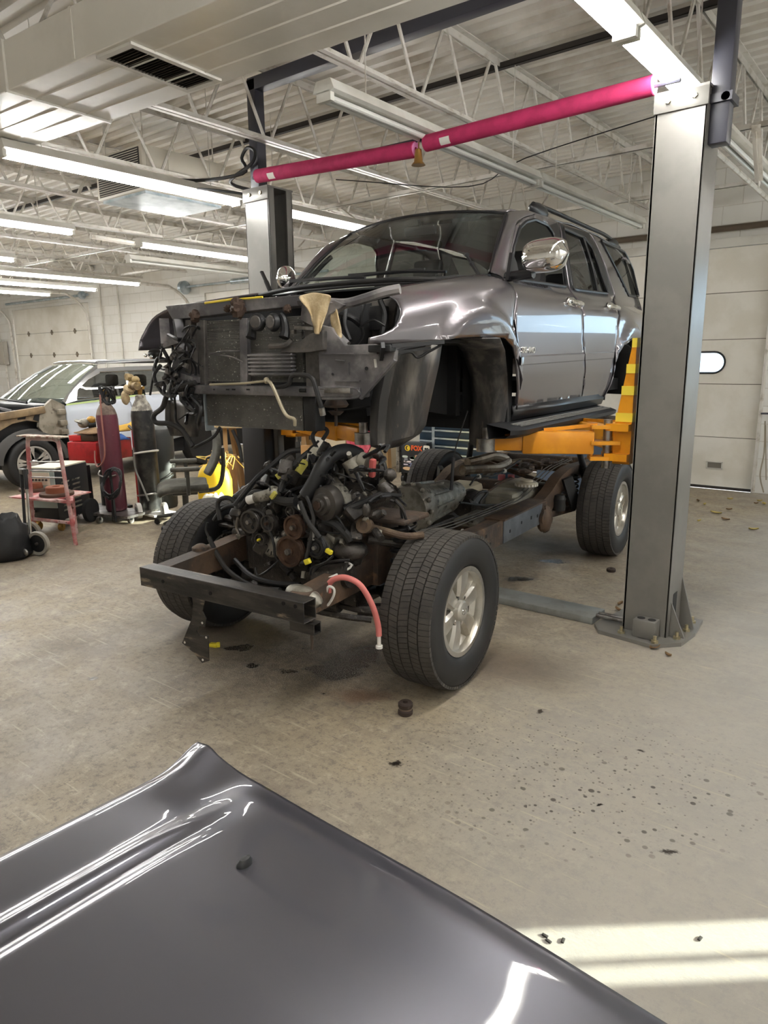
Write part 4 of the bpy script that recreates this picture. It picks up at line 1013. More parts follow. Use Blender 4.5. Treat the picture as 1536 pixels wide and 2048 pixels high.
# oil cooler
a, c = q(497, 707, YC-.04), q(584, 752, YC-.04)
oc = MB()
for k in range(6): z = c.z+(a.z-c.z)*(k+.5)/6; oc.box2((a.x, YC-.22, z-.0045), (c.x, YC-.19, z+.0045), .002)
oc.box2((a.x+.004, YC-.205, c.z), (c.x-.004, YC-.192, a.z))
oc = B(oc, 'oil_cooler', M['apron'])
b = MB()
for k in range(6): z = c.z+(a.z-c.z)*(k+.5)/6; b.ball((c.x+.004, YC-.205, z), (.012, .018, .009), u=8, v=6)
BS(b, 'cooler_cap', M['apron'], oc)
# lower cross member and left nose plate
lb = MB(); a, c = q(345, 764, YC), q(735, 764, YC)
lb.box2((a.x, YC-.20, q(500, 790, YC).z), (c.x-.02, YC-.12, q(500, 771, YC).z), .008)
lb = B(lb, 'lower_crossmember', M['apron'])
b = MB()
for u in (370, 455, 467, 496, 428): p = q(u, 779, YC-.031); b.box(p, (.022 if u != 428 else .008, .002, .007))
for u in (606,): p = q(u, 781, YC-.032); b.cyl(p-Vector((.018, 0, 0)), p+Vector((.018, 0, 0)), .009)
BS(b, 'frame_hole', M['tub'], lb, smooth=0)
np_ = plate([(640, 650), (662, 655), (690, 690), (745, 688), (790, 700), (788, 722), (722, 797), (640, 797), (636, 700)], YC-.02, .03, 'nose_plate', M['apron'])
BS(MB().tube([q(640, 778, YC-.025), q(700, 776, YC-.025), q(718, 783, YC-.025), q(712, 795, YC-.025), q(645, 797, YC-.025)], .007, 6).bar(q(648, 707, YC-.03), q(755, 707, YC-.03), .01, .006).bar(q(722, 797, YC-.03), q(790, 720, YC-.03), .016, .012).bar(q(670, 762, YC-.024), q(720, 762, YC-.024), .012, .006).bar(q(698, 725, YC-.022), q(698, 750, YC-.022), .022, .006).bar(q(672, 720, YC-.022), q(690, 722, YC-.022), .02, .004), 'plate_rib', M['apron'], np_)
BS(MB().cyl(q(733, 737, YC-.03), q(733, 737, YC-.02), .008).cyl(q(665, 748, YC-.03), q(665, 748, YC-.02), .005).cyl(q(745, 768, YC-.03), q(745, 768, YC-.02), .005), 'plate_hole', M['tub'], np_)
B(MB().box2(q(647, 775, YC-.05), q(700, 787, YC-.05)+Vector((0, .03, 0)), .004), 'crash_bracket', M['steel'], np_)
B(MB().bar(q(750, 718, YC-.03), q(752, 735, YC-.03), .012, .006), 'plate_clip', M['paper'], np_)
plate([(565, 690), (600, 682), (618, 668), (646, 660), (646, 700), (615, 705), (560, 706)], YC-.05, .03, 'latch_bracket', M['chassisblk'])
B(MB().tube([q(540, 693, YC-.06), q(572, 690, YC-.06), q(584, 680, YC-.05)], .014, 8), 'latch_bar', M['chassisblk'])
# headlamp bay of the left side
plate([(690, 612), (760, 600), (795, 595), (785, 650), (760, 690), (690, 690)], -.18, .02, 'bay_wall', M['chassisblk'])
BS(MB().tube([q(678, 627, -.42), q(705, 636, -.4), q(722, 650, -.36)], .016, 8).tube([q(730, 605, -.4), q(722, 640, -.4), q(726, 670, -.38), q(712, 690, -.38)], .007, 6).tube([q(720, 655, -.42), q(745, 640, -.42), q(770, 652, -.4)], .005, 6).tube([q(760, 600, -.35), q(770, 630, -.34), q(764, 670, -.36)], .013, 6).tube([q(692, 618, -.42), q(690, 650, -.44), q(700, 680, -.44)], .01, 6), 'wiring', M['cable'])
B(MB().box2(q(737, 612, -.3), q(765, 660, -.3)+Vector((0, .06, 0)), .006), 'fuse_box', M['black'])
B(MB().tube([q(664, 640, -.45), q(672, 665, -.47), q(695, 690, -.47)], .02, 6), 'apron_edge', M['apron'])
# black brackets under the left fender tip
BS(MB().box2(q(735, 690, -.58), q(780, 704, -.58)+Vector((0, .05, 0)), .006).bar(q(780, 692, -.56), q(885, 684, -.3), .03, .016).bar(q(790, 705, -.5), q(860, 696, -.32), .012, .01).bar(q(766, 690, -.6), q(762, 716, -.55), .016, .03).tube([q(788, 712, -.5), q(820, 704, -.42), q(835, 715, -.38), q(858, 703, -.35), q(882, 690, -.3)], .006, 6).tube([q(762, 716, -.55), q(800, 700, -.45), q(850, 690, -.35)], .007, 6), 'bumper_bracket', M['black'])
# body mount that hangs below the plate
bm_ = B(MB().lathe([(.05, 0), (.062, .012), (.05, .03), (.035, .05)], q(672, 806, -.42)-Vector((0, 0, .02)), (0, 0, 1), 20).cyl(q(672, 852, -.42), q(672, 800, -.42), .008).cyl(q(672, 822, -.42), q(672, 830, -.42), .04, .02), 'body_mount', mat('rusty_rubber', srgb(70, 55, 46), .8, c2=srgb(50, 44, 40), ns=20))
B(MB().bar(q(640, 815, -.3), q(745, 800, -.3), .05, .05).bar(q(640, 835, -.2), q(740, 823, -.2), .06, .04), 'subframe_arm', M['tub'], smooth=0)
# pipes and hoses across the nose
B(MB().tube([q(420, 769, YC-.05), q(480, 767, YC-.06), q(533, 762, YC-.07)], .006, 8).tube([q(533, 760, YC-.075), q(545, 772, YC-.09), q(570, 827, YC-.08), q(588, 838, YC-.07), q(590, 851, YC-.06)], .0085, 8).ball(q(533, 761, YC-.075), (.014, .014, .016)), 'coolant_pipe', mat('pale_pipe', srgb(176, 166, 142), .45, .3))
B(MB().tube([q(548, 775, YC-.06), q(575, 770, YC-.06), q(585, 752, YC-.06), q(608, 750, YC-.07), q(625, 758, YC-.08), q(634, 785, YC-.08), q(642, 812, YC-.07), q(645, 828, YC-.06)], .011, 8), 'coolant_hose', M['rubber'])
BS(MB().cyl(q(643, 815, YC-.07), q(646, 830, YC-.06), .014).bar(q(590, 655, YC-.05), q(628, 657, YC-.05), .014, .014).bar(q(588, 660, YC-.05), q(588, 668, YC-.05), .016, .016), 'hose_fitting', M['steel'])
B(MB().tube([q(420, 708, YC-.04), q(450, 702, YC-.05), q(480, 702, YC-.04)], .005, 6).tube([q(425, 709, YC-.04), q(460, 713, YC-.05), q(485, 724, YC-.04)], .004, 6), 'brace_rod', M['apron'])
# torn wiring at the right front corner
rnd_ = random.Random(3); b = MB()
for k in range(26):
    u, v = rnd_.uniform(318, 400), rnd_.uniform(650, 780); pts = [q(u, v, YC-.05)]
    for j in range(4):
        u += rnd_.uniform(-22, 22); v += rnd_.uniform(-6, 34); u = max(308, min(405, u)); v = min(v, 870); pts.append(q(u, v, YC-.05+rnd_.uniform(-.05, .05)))
    b.tube(pts, rnd_.choice((.004, .005, .007, .010)), 6, 4)
wl = B(b, 'wiring_loom', M['cable']); wl['kind'] = 'stuff'
b = MB()
for k in range(22):
    u, v = rnd_.uniform(318, 375), rnd_.uniform(690, 800); b.box(q(u, v, YC-.06), (rnd_.uniform(.012, .035), .02, rnd_.uniform(.01, .03)), (rnd_.uniform(-40, 40), rnd_.uniform(-40, 40), 0), .003)
BS(b, 'connector', M['chassisblk'])
BS(MB().tube([q(390, 765, YC-.06), q(358, 775, YC-.06), q(335, 790, YC-.06), q(325, 815, YC-.06), q(308, 830, YC-.06), q(312, 845, YC-.07), q(340, 848, YC-.07), q(365, 862, YC-.06), q(385, 893, YC-.05)], .014, 8).tube([q(312, 720, YC-.06), q(305, 760, YC-.06), q(300, 790, YC-.06)], .006, 6).tube([q(440, 855, YC-.0), q(425, 875, YC-.0), q(388, 895, YC-.02)], .009, 6).tube([q(465, 860, YC), q(478, 890, YC), q(484, 925, YC)], .009, 6), 'brake_hose', M['rubber'])
B(MB().sheet([[q(330+12*k, v+(-1)**k*0, YC+.08+.04*math.sin(k*1.1)) for k in range(7)] for v in (800, 815, 832, 846)]+[[q(342+9*k, 872, YC+.1) for k in range(7)]]), 'splash_shield', M['liner'], solid=.006, smooth=40)
BS(MB().bar(q(328, 640, YC-.0), q(332, 690, YC-.05), .05, .03).bar(q(355, 640, YC), q(366, 705, YC-.02), .045, .03).bar(q(330, 690, YC-.05), q(360, 680, YC-.05), .03, .03).bar(q(345, 740, YC), q(400, 760, YC), .1, .03), 'bent_bracket', M['apron'])
b = MB().ball(q(310, 708, YC+.1), (.055, .03, .03)); B(b, 'fog_lamp', M['trim'])
BS(MB().ball(q(291, 711, YC+.06), (.012, .01, .01)).ball(q(303, 714, YC+.06), (.014, .01, .012)), 'glint_bead', M['chrome'])  # small chrome beads put in for bright reflection spots
# steel bell wire hanging from the body toward the chassis
B(MB().tube([q(935, 822, .2), q(923, 858, .2), q(913, 890, .2), q(907, 915, .2)], .004, 6).tube([q(907, 915, .2), q(904, 960, .2), q(902, 980, .2)], .0095, 6), 'brake_cable', M['cable'])
# shop rags
M['rag'] = mat('beige_cloth', srgb(205, 186, 150), .95, c2=srgb(188, 166, 128), ns=18, bump=.5, bs=90)
def world(p): return VORG + VL*p.x + VR*p.y + Vector((0, 0, p.z))
def cloth(rows_px, y, lab):
    rows = []
    for r in rows_px: rows.append([world(q(u, v, y + .018*math.sin(i*2.1+v*.05))) for i, (u, v) in enumerate(r)])
    return tag(MB().sheet(rows).build('shop_rag', M['rag'], None, solid=.006, sub=2, smooth=80), lab, 'rag', 'shop rags')
cloth([[(596, 592), (612, 588), (630, 584), (648, 588), (666, 590)], [(600, 602), (615, 600), (632, 598), (646, 600), (657, 604)], [(616, 618), (624, 618), (633, 618), (645, 620), (654, 622)], [(624, 638), (629, 640), (635, 640), (643, 640), (650, 638)], [(631, 654), (633, 655), (636, 656), (640, 655), (644, 652)], [(630, 665), (633, 669), (637, 668), (640, 667), (642, 662)]], YC-.05, 'beige rag draped over the radiator support, pointing down')
cloth([[(664, 612), (668, 610), (674, 612)], [(660, 630), (668, 632), (677, 632)], [(664, 650), (672, 652), (682, 652)], [(672, 666), (676, 668), (684, 664)], [(674, 676), (678, 680), (682, 676)]], YC+.0, 'smaller beige rag hanging inside the empty headlamp opening')
# ------------------------------------------------------------------ rolling chassis with engine
VYAW = math.radians(5.05); VORG = Vector((-2.587, 2.687, 0))
VL = Vector((math.cos(VYAW), math.sin(VYAW), 0)); VR = Vector((-math.sin(VYAW), math.cos(VYAW), 0))
ch = thing('rolling_chassis', 'bare SUV ladder frame on four wheels with greasy engine, standing under the raised body', 'chassis', (VORG.x, VORG.y, 0), VYAW)
M['rust'] = mat('rusty_frame', srgb(66, 57, 51), .65, .2, c2=srgb(98, 78, 62), ns=4, c3=srgb(120, 92, 68), ns3=14, lo3=.58, hi3=.72, bump=.4, bs=50)
M['tan'] = mat('dusty_rusty_frame', srgb(112, 94, 74), .8, .1, c2=srgb(78, 62, 50), ns=5, c3=srgb(150, 132, 106), ns3=12, lo3=.56, hi3=.7, bump=.5, bs=40)
M['tread'] = mat('tyre_tread', srgb(70, 66, 61), .8, c2=srgb(54, 51, 48), ns=6, bump=.3, bs=140)
M['tyre'] = mat('tyre_sidewall', srgb(27, 27, 28), .55, c2=srgb(36, 35, 35), ns=4)
M['alloy'] = mat('dusty_alloy', srgb(206, 203, 196), .28, .8, c2=srgb(178, 172, 160), ns=6)
M['alu'] = mat('dirty_aluminium', srgb(156, 152, 141), .45, .5, c2=srgb(112, 106, 96), ns=8, c3=srgb(45, 42, 38), ns3=18, lo3=.56, hi3=.68, bump=.3, bs=60)
M['oily'] = mat('oily_engine_black', srgb(40, 37, 35), .36, .3, c2=srgb(66, 61, 56), ns=10, c3=srgb(122, 115, 104), ns3=32, lo3=.6, hi3=.72, bump=.4, bs=70)
M['rustp'] = mat('rusty_pulley', srgb(98, 76, 62), .5, .6, c2=srgb(72, 55, 46), ns=12)
M['yel'] = mat('yellow_connector', srgb(222, 205, 50), .5)
M['ytape'] = mat('faded_yellow_wrap', srgb(184, 176, 84), .7)
# wheels ------------------------------------------------------------
def wheel(x, y, sg):
    """sg +1: outer face toward +x"""
    c = Vector((x, y, .385)); ax = Vector((sg, 0, 0)); R = .385
    t = MB().lathe([(.196, -.115), (.205, -.108), (.205, -.04), (.170, .01), (.168, .06), (.198, .085), (.208, .103), (.218, .110), (.222, .118), (.2, .118), (.193, .10)], c, ax, 48, closed=True)
    hubm = t.build('wheel_rim', M['alloy'], ch)
    prof_ = [(.222, .112), (.235, .128), (.27, .138), (.32, .138), (.352, .132), (.366, .122), (.374, .112), (.374, -.112), (.366, -.122), (.352, -.132), (.32, -.138), (.27, -.138), (.235, -.128), (.205, -.112)]
    tr = MB().lathe(prof_, c, ax, 72, closed=True).build('tyre', M['tyre'], hubm)
    b = MB(); n = 88
    for ri, (a, e) in enumerate(((-.130, -.080), (-.074, -.030), (-.025, .025), (.030, .074), (.080, .130))):
        for k in range(n):
            sk = [0, .35, -.35, .35, 0][ri]; w0 = 2*PI/n; ph = (ri % 2)*.5
            q_ = []
            for (xx, da) in ((a, 0), (e, 0), (e, .9), (a, .9)):
                r_ = R if abs(xx) < .1 else R-.011
                an = (k+da+ph+sk*((xx-a)/(e-a)-.5))*w0
                q_.append((xx, r_, an))
            top = [b.bm.verts.new((c.x+xx, c.y+r_*math.cos(an), c.z+r_*math.sin(an))) for xx, r_, an in q_]
            bot = [b.bm.verts.new((c.x+xx, c.y+(r_-.014)*math.cos(an), c.z+(r_-.014)*math.sin(an))) for xx, r_, an in q_]
            b.bm.faces.new(top)
            for i in range(4): b.bm.faces.new((top[i], bot[i], bot[(i+1) % 4], top[(i+1) % 4]))
    b.build('tread', M['tread'], hubm, smooth=0)
    # spokes
    def P(r, an, dx): return c + Vector((sg*dx, r*math.cos(an), r*math.sin(an)))
    for k in range(6):
        a0 = k*PI/3 + .28; b = MB(); rows = []
        for r, hw, dx in ((.045, .034, .086), (.075, .030, .092), (.105, .038, .096), (.15, .045, .096), (.192, .052, .094), (.202, .055, .088)):
            w_ = hw/r
            rows.append([P(r, a0-w_*1.25, dx-.05), P(r, a0-w_*1.1, dx-.014), P(r, a0-w_*.72, dx), P(r, a0, dx-.003), P(r, a0+w_*.72, dx), P(r, a0+w_*1.1, dx-.014), P(r, a0+w_*1.25, dx-.05)])
        b.sheet(rows).build('spoke', M['alloy'], hubm, smooth=25)
    cap = MB().lathe([(.052, .07), (.050, .104), (.043, .112), (.034, .114), (.001, .115)], c, ax, 32).build('centre_cap', M['alloy'], hubm)
    b = MB()
    for (ra, rb, oz) in ((.022, .015, 0), (.008, .015, 0), (.016, .0065, .008)):
        b.tube([c + Vector((sg*.1155, ra*math.cos(q_), rb*math.sin(q_)+oz)) for q_ in [2*PI*i/20 for i in range(20)]], .0016, 5, 1, True)
    b.build('cap_emblem', M['chrome'], hubm)
    for k in range(6):
        an = k*PI/3+.28+PI/6; p = P(.070, an, .07)
        MB().cyl(p, p+Vector((sg*.022, 0, 0)), .0105, n=6).build('lug_nut', M['chrome'], hubm)
    MB().lathe([(.16, .035), (.16, .045), (.08, .05), (.07, .02)], c, ax, 36).build('brake_disc', M['chassisblk'], hubm)
    return hubm
for (x, y, s) in ((.782, 0, 1), (-.782, 0, -1), (.782, 2.79, 1), (-.782, 2.79, -1)): wheel(x, y, s)
# frame --------------------------------------------------------------
def rail(sg, m, ya=-.72, yb=3.62):
    P = [(-.72, .43, .535, .10), (-.45, .425, .545, .12), (-.1, .425, .565, .14), (.35, .43, .53, .16), (.75, .455, .46, .165), (1.1, .47, .455, .165), (2.0, .47, .455, .165), (2.22, .47, .50, .16), (2.45, .47, .60, .14), (2.75, .465, .645, .12), (3.2, .46, .635, .11), (3.62, .46, .625, .10)]
    f = [mono([(p[0], p[i]) for p in P]) for i in (1, 2, 3)]
    rows = []
    for k in range(61):
        y = ya + (yb-ya)*k/60; x, z, h = f[0](y), f[1](y), f[2](y)
        rows.append([(sg*(x-.045), y, z-h/2), (sg*(x+.045), y, z-h/2), (sg*(x+.045), y, z+h/2), (sg*(x-.045), y, z+h/2)])
    return MB().sheet(rows, closed=True).build('frame_rail', m, ch, smooth=30), f
rl, fr_ = rail(1, M['rust']); rr_, _ = rail(-1, M['rust'], -.72, .95); rail(-1, M['tan'], .95, 3.62)
# welded grey repair section on the left rail
MB().box2((.512, 1.32, .375), (.524, 2.02, .545), .003).build('repair_plate', mat('grey_primer_plate', srgb(112, 116, 122), .5, .3, c2=srgb(92, 96, 102), ns=5), rl)
MB().box2((.395, 1.28, .536), (.545, 2.05, .548), .003).build('repair_flange', M['rust'], rl)
for (y, z, w_) in ((1.42, .44, .02), (1.62, .46, .018), (1.80, .46, .022), (1.92, .45, .02)): MB().box((.5245, y, z), (.002, w_, w_*1.1)).build('frame_hole', M['tub'], rl, smooth=0)
for (y, z, w_) in ((1.06, .48, .02), (1.0, .41, .03), (1.12, .415, .022)): MB().box((.5165, y, z), (.002, w_, w_)).build('frame_hole', M['tub'], rl, smooth=0)
for y, z, w_, h in ((.55, .50, .86, .1), (1.45, .42, .9, .07), (2.42, .56, .9, .08), (3.15, .63, .9, .07), (3.58, .62, .96, .1)):
    MB().box((0, y, z), (w_, .09, h), bev=.012).build('crossmember', M['rust'], ch)
MB().box((0, -.05, .40), (.8, .3, .09), bev=.03).build('crossmember', M['oily'], ch)
# front cross beam with open square ends
cL = ly(294, 1148, -.73); cR = ly(620, 1222, -.73)
def beam(p0, p1, w_, h, th):
    p0, p1 = Vector(p0), Vector(p1); d = (p1-p0).normalized(); u = Vector((0, 0, 1)); u = (u-d*u.dot(d)).normalized(); s_ = d.cross(u); b = MB()
    for a, sx, sz in ((u*(h/2-th/2), w_, th), (-u*(h/2-th/2), w_, th)): b.bar(p0+a, p1+a, sx, sz, u)
    for a in (s_*(w_/2-th/2), -s_*(w_/2-th/2)): b.bar(p0+a, p1+a, th, h-th, u)
    return b
M['beam'] = mat('worn_black_beam', srgb(42, 41, 41), .38, .3, c2=srgb(72, 68, 64), ns=6, c3=srgb(142, 128, 110), ns3=9, lo3=.56, hi3=.7, stretch=(.6, 3, 3), bump=.2, bs=60)
bm = beam(cL, cR, .085, .095, .006).build('front_beam', M['beam'], ch, smooth=0, bevel=.003)
beam(cR+Vector((-.12, .03, -.085)), cR+Vector((.012, .03, -.085)), .05, .05, .005).build('tow_tube', M['beam'], bm, smooth=0)
BSC = lambda mb, n, m, p=None, **k: mb.split(n, m, p or ch, **k)
b = MB()
for u, v in ((325, 1163), (420, 1187), (566, 1207), (590, 1213)): p = ly(u, v, -.776); b.cyl(p, p+Vector((0, .004, 0)), .009, n=10)
BSC(b, 'beam_hole', M['tub'], bm)
# black horn-shaped plate hanging under the beam
pp = [ly(u, v, -.70) for u, v in [(382, 1180), (412, 1186), (404, 1222), (412, 1238), (409, 1254), (398, 1250), (392, 1262), (398, 1272), (416, 1272), (417, 1322), (404, 1326), (388, 1306), (364, 1286), (372, 1266), (384, 1236), (386, 1208)]]
pl_ = MB().prism(pp, (0, .006, 0)).build('tow_bracket', M['beam'], ch, smooth=0)
b = MB()
for u, v in ((369, 1285), (412, 1275), (405, 1320), (404, 1246)): p = ly(u, v, -.703); b.cyl(p, p+Vector((0, .002, 0)), .006, n=8)
BSC(b, 'bracket_hole', M['paper'], pl_)
MB().bar(ly(622, 1240, -.70), ly(624, 1285, -.70), .012, .006).cyl(ly(624, 1275, -.70), ly(624, 1298, -.70), .006).build('hanging_bolt', M['rust'], ch)
MB().lathe([(.045, 0), (.045, .02), (.032, .025), (.032, .04), (.045, .045), (.045, .07), (.02, .085)], ly(402, 1112, -.42)-Vector((0, 0, .02)), (0, 0, 1), 20).build('body_mount', mat('rusty_mount', srgb(98, 80, 64), .8, c2=srgb(52, 46, 42), ns=18), ch)
MB().ball(ly(608, 1192, -.62), (.10, .05, .045), (0, 10, 0)).build('frame_horn', M['alu'], ch)
# front suspension, both sides
for sg in (1, -1):
    tower = (MB().box2((sg*.36, -.15, .48), (sg*.50, .10, .82), .02).box2((sg*.37, -.16, .81), (sg*.66, .08, .835), .01) if sg > 0 else MB().box2((sg*.36, -.15, .48), (sg*.50, .10, .66), .02).box2((sg*.37, -.13, .65), (sg*.62, .06, .67), .01)).build('spring_tower', M['rust'] if sg > 0 else M['oily'], ch)
    if sg > 0: MB().box((.44, -.152, .57), (.035, .004, .035), (0, 40, 0)).build('tower_hole', M['tub'], tower, smooth=0)
    MB().tube([(sg*.58 + .06*math.cos(a), -.04+.06*math.sin(a), .47+a*.0083) for a in [i*.42 for i in range(98 if sg > 0 else 52)]], .0095, 8, 1).build('coil_spring', M['black'], ch)
    MB().cyl((sg*.58, -.04, .44), (sg*.58, -.04, .81 if sg > 0 else .65), .026).build('shock_absorber', M['black'], ch)
    a_ = MB().tube([(sg*.42, -.22, .37), (sg*.58, -.10, .36), (sg*.74, .0, .31)], .034, 8).tube([(sg*.42, .22, .37), (sg*.58, .10, .36), (sg*.74, .0, .31)], .034, 8).box2((sg*.5, -.12, .33), (sg*.68, .12, .37), .015).build('lower_arm', M['oily'], ch)
    MB().tube([(sg*.45, -.16, .72), (sg*.6, -.06, .69), (sg*.70, .0, .66)], .02, 8).tube([(sg*.45, .18, .72), (sg*.6, .08, .69), (sg*.70, .0, .66)], .02, 8).build('upper_arm', M['oily'], ch)
    MB().tube([(sg*.70, 0, .31), (sg*.66, .0, .42), (sg*.70, 0, .66)], .03, 8).build('steering_knuckle', M['rust'], ch)
    MB().lathe([(.18, 0), (.185, .012), (.06, .03), (.05, .05)], (sg*.665, 0, .385), (sg, 0, 0), 32).build('dust_shield', M['oily'], ch)
    MB().cyl((sg*.2, 0, .42), (sg*.68, 0, .385), .024).lathe([(.03, 0), (.05, .03), (.034, .06), (.05, .09), (.034, .12)], (sg*.42, 0, .405), (sg, 0, 0), 14).build('drive_shaft', M['oily'], ch)
    MB().tube([(sg*.36, -.28, .40), (sg*.5, -.26, .39), (sg*.68, -.14, .37)], .014, 8).build('tie_rod', M['oily'], ch)
MB().cyl((-.36, -.28, .40), (.36, -.28, .40), .034).build('steering_rack', M['oily'], ch)
MB().tube([(-.6, -.36, .40), (-.4, -.44, .42), (.4, -.44, .42), (.6, -.36, .40)], .016, 8).build('sway_bar', M['oily'], ch)
sb = MB().tube([ly(733, 1052, -.24), ly(770, 1062, -.22), ly(810, 1072, -.18), ly(847, 1070, -.12)], .017, 10).cyl(ly(727, 1051, -.30), ly(734, 1052, -.20), .036).build('link_arm', M['tan'], ch)
MB().cyl(ly(726, 1051, -.305), ly(727, 1051, -.30), .022).build('link_bush', M['rust'], sb)
# rear axle
MB().tube([(-.68, 2.79, .385), (.68, 2.79, .385)], .045, 14, 1).ball((.05, 2.79, .39), (.17, .16, .16)).lathe([(.12, 0), (.07, -.16), (.05, -.2)], (.05, 2.68, .39), (0, 1, 0), 20).build('rear_axle', M['rust'], ch)
for sg in (1, -1):
    MB().bar((sg*.50, 2.0, .42), (sg*.52, 2.75, .36), .05, .05, bev=.01).cyl((sg*.47, 2.0, .42), (sg*.55, 2.0, .42), .045).build('trailing_arm', M['rust'], ch)
    MB().ball((sg*.53, 2.06, .40), (.05, .09, .10), jit=.25).build('arm_bracket', M['rust'], ch)
    MB().cyl((sg*.6, 2.98, .40), (sg*.5, 2.9, .82), .027).cyl((sg*.58, 2.965, .48), (sg*.53, 2.925, .68), .036).build('shock_absorber', M['black'], ch)
    MB().tube([(sg*.50 + .06*math.cos(a), 2.72+.06*math.sin(a), .43+a*.0062) for a in [i*.42 for i in range(80)]], .008, 6, 1).build('coil_spring', M['black'], ch)
    MB().lathe([(.05, 0), (.055, .03), (.05, .06), (.055, .09), (.04, .12)], (sg*.54, 2.33, .42), (0, 0, 1), 16).build('bump_stop', M['rubber'], ch)
    MB().bar((sg*.56, 2.44, .66), (sg*.62, 2.5, .42), .04, .08).build('frame_bracket', M['black'], ch)
MB().bar((.4, 3.1, .42), (-.45, 3.02, .66), .035, .035).build('panhard_rod', M['rust'], ch)
# driveline -----------------------------------------------------------
g0 = lx(845, 1035, .02)
y0 = g0.y
gb = MB().lathe([(.15, -.18), (.165, -.14), (.165, -.06), (.14, 0), (.125, .12), (.115, .28), (.12, .30), (.12, .36), (.095, .38), (.085, .52)], (.0, y0, .62), (0, 1, 0), 22)
gb = gb.build('gearbox', M['alu'], ch, smooth=30)
b = MB()
for k in range(10):
    a = k*PI/5
    for (yy, r0, r1) in ((-.06, .168, .13),): b.bar((math.cos(a)*.15, y0-.05, .62+math.sin(a)*.15), (math.cos(a)*.122, y0+.26, .62+math.sin(a)*.122), .012, .02, (math.cos(a), 0, math.sin(a)))
BSC(b, 'housing_rib', M['alu'], gb)
b = MB()
for k in range(14): a = 2*PI*k/14; b.ball((math.cos(a)*.172, y0-.15, .62+math.sin(a)*.172), .017, u=8, v=6)
BSC(b, 'housing_lug', M['alu'], gb)
MB().box((0, y0+.1, .46), (.26, .42, .1), bev=.03).build('oil_pan', M['oily'], gb)
MB().lathe([(.08, 0), (.10, .05), (.105, .16), (.08, .24), (.05, .34)], (.06, y0+.5, .53), (0, 1, 0), 18).ball((-.14, y0+.6, .49), (.09, .13, .08)).build('transfer_case', M['oily'], ch)
MB().cyl((.02, y0+.8, .52), (.05, 2.55, .42), .035).ball((.02, y0+.82, .52), .05).build('prop_shaft', M['rust'], ch)
MB().tube([(-.24, .35, .42), (-.28, .9, .42), (-.25, 1.5, .44), (-.22, 2.2, .50), (-.2, 2.6, .60), (-.16, 2.85, .66), (.0, 3.0, .68), (.14, 3.02, .64)], .03, 10).cyl((-.25, 1.3, .43), (-.24, 1.75, .45), .07).build('exhaust_pipe', mat('rusty_silver_pipe', srgb(120, 108, 92), .5, .5, c2=srgb(88, 70, 54), ns=7), ch)
p = [lx(935, 925, -.2), lx(965, 918, -.15), lx(990, 912, -.1), lx(1015, 922, -.05), lx(1000, 935, 0), lx(960, 938, -.05), lx(925, 940, -.1)]
MB().tube(p, .038, 10).build('exhaust_bend', mat('scaly_steel_pipe', srgb(140, 130, 116), .5, .6, c2=srgb(96, 80, 62), ns=7), ch)
# fuel tank and spare cover in the middle of the frame
f0 = lx(1035, 995, .22)
tk = MB().box((.2, f0.y-.02, .50), (.36, .82, .16), bev=.06).box((.16, f0.y+.1, .565), (.28, .32, .10), bev=.045).box((.24, f0.y-.28, .56), (.22, .24, .09), bev=.04).build('fuel_tank', mat('olive_grey_plastic', srgb(138, 133, 118), .5, c2=srgb(112, 107, 95), ns=5), ch)
c = lz(1053, 966, .655)
lid = MB().lathe([(.085, 0), (.085, .02), (.075, .03), (.05, .032), (.045, .045), (.02, .05)], c-Vector((0, 0, .02)), (0, 0, 1), 28).build('tank_lid', mat('dusty_white_plastic', srgb(176, 168, 148), .6), tk)
b = MB()
for k in range(20): a = 2*PI*k/20; b.box((c.x+.084*math.cos(a), c.y+.084*math.sin(a), c.z-.01), (.006, .012, .018), (0, 0, math.degrees(a)))
BSC(b, 'lid_rib', M['paper'], tk, smooth=0)
BSC(MB().cyl(lz(1003, 960, .60), lz(1003, 960, .60)+Vector((0, 0, .045)), .03).cyl(lz(1022, 960, .60), lz(1022, 960, .60)+Vector((0, 0, .045)), .028), 'pipe_cap', mat('faded_red_plastic', srgb(170, 90, 95), .6), tk)
MB().tube([(.05, f0.y-.42, .50), (.1, f0.y-.2, .60), (.1, f0.y+.15, .62), (.1, f0.y+.4, .52)], .012, 6).build('tank_strap', M['rust'], tk)
p = [lx(885, 985, -.2), lx(905, 970, -.2), lx(935, 966, -.2), lx(965, 975, -.2)]
MB().box((-.2, 1.98, .55), (.26, .62, .11), bev=.05).build('heat_shield', mat('beige_shield', srgb(206, 196, 170), .7), ch)
MB().box((.28, 1.42, .50), (.2, .36, .05), bev=.02).build('skid_plate', M['alu'], ch)
b = MB()
for k, off in enumerate((-.012, .02, .055)):
    b.tube([(.36-off*.6, .5, .60), (.365-off, .85, .56+.006*k), (.36-off, 1.2, .555), (.38-off, 1.6, .56), (.37-off, 2.0, .565), (.38-off, 2.3, .64), (.38-off, 2.6, .70), (.36-off, 3.1, .71)], .0048, 6)
BSC(b, 'brake_line', mat('dull_brake_line', srgb(84, 80, 74), .6, .3), ch)
BSC(MB().tube([lx(945, 1000, .15), lx(960, 985, .18), lx(975, 985, .2), lx(960, 1010, .2), lx(1000, 1018, .25), lx(1045, 1022, .3)], .011, 8).tube([lx(940, 970, .05), lx(955, 953, .05), lx(985, 952, .1), lx(1010, 940, .1), lx(1040, 920, .1)], .008, 6).tube([lx(920, 1005, .2), lx(960, 1010, .25), lx(1000, 1010, .28), lx(1040, 1015, .33)], .008, 6), 'fuel_hose', M['rubber'], ch)
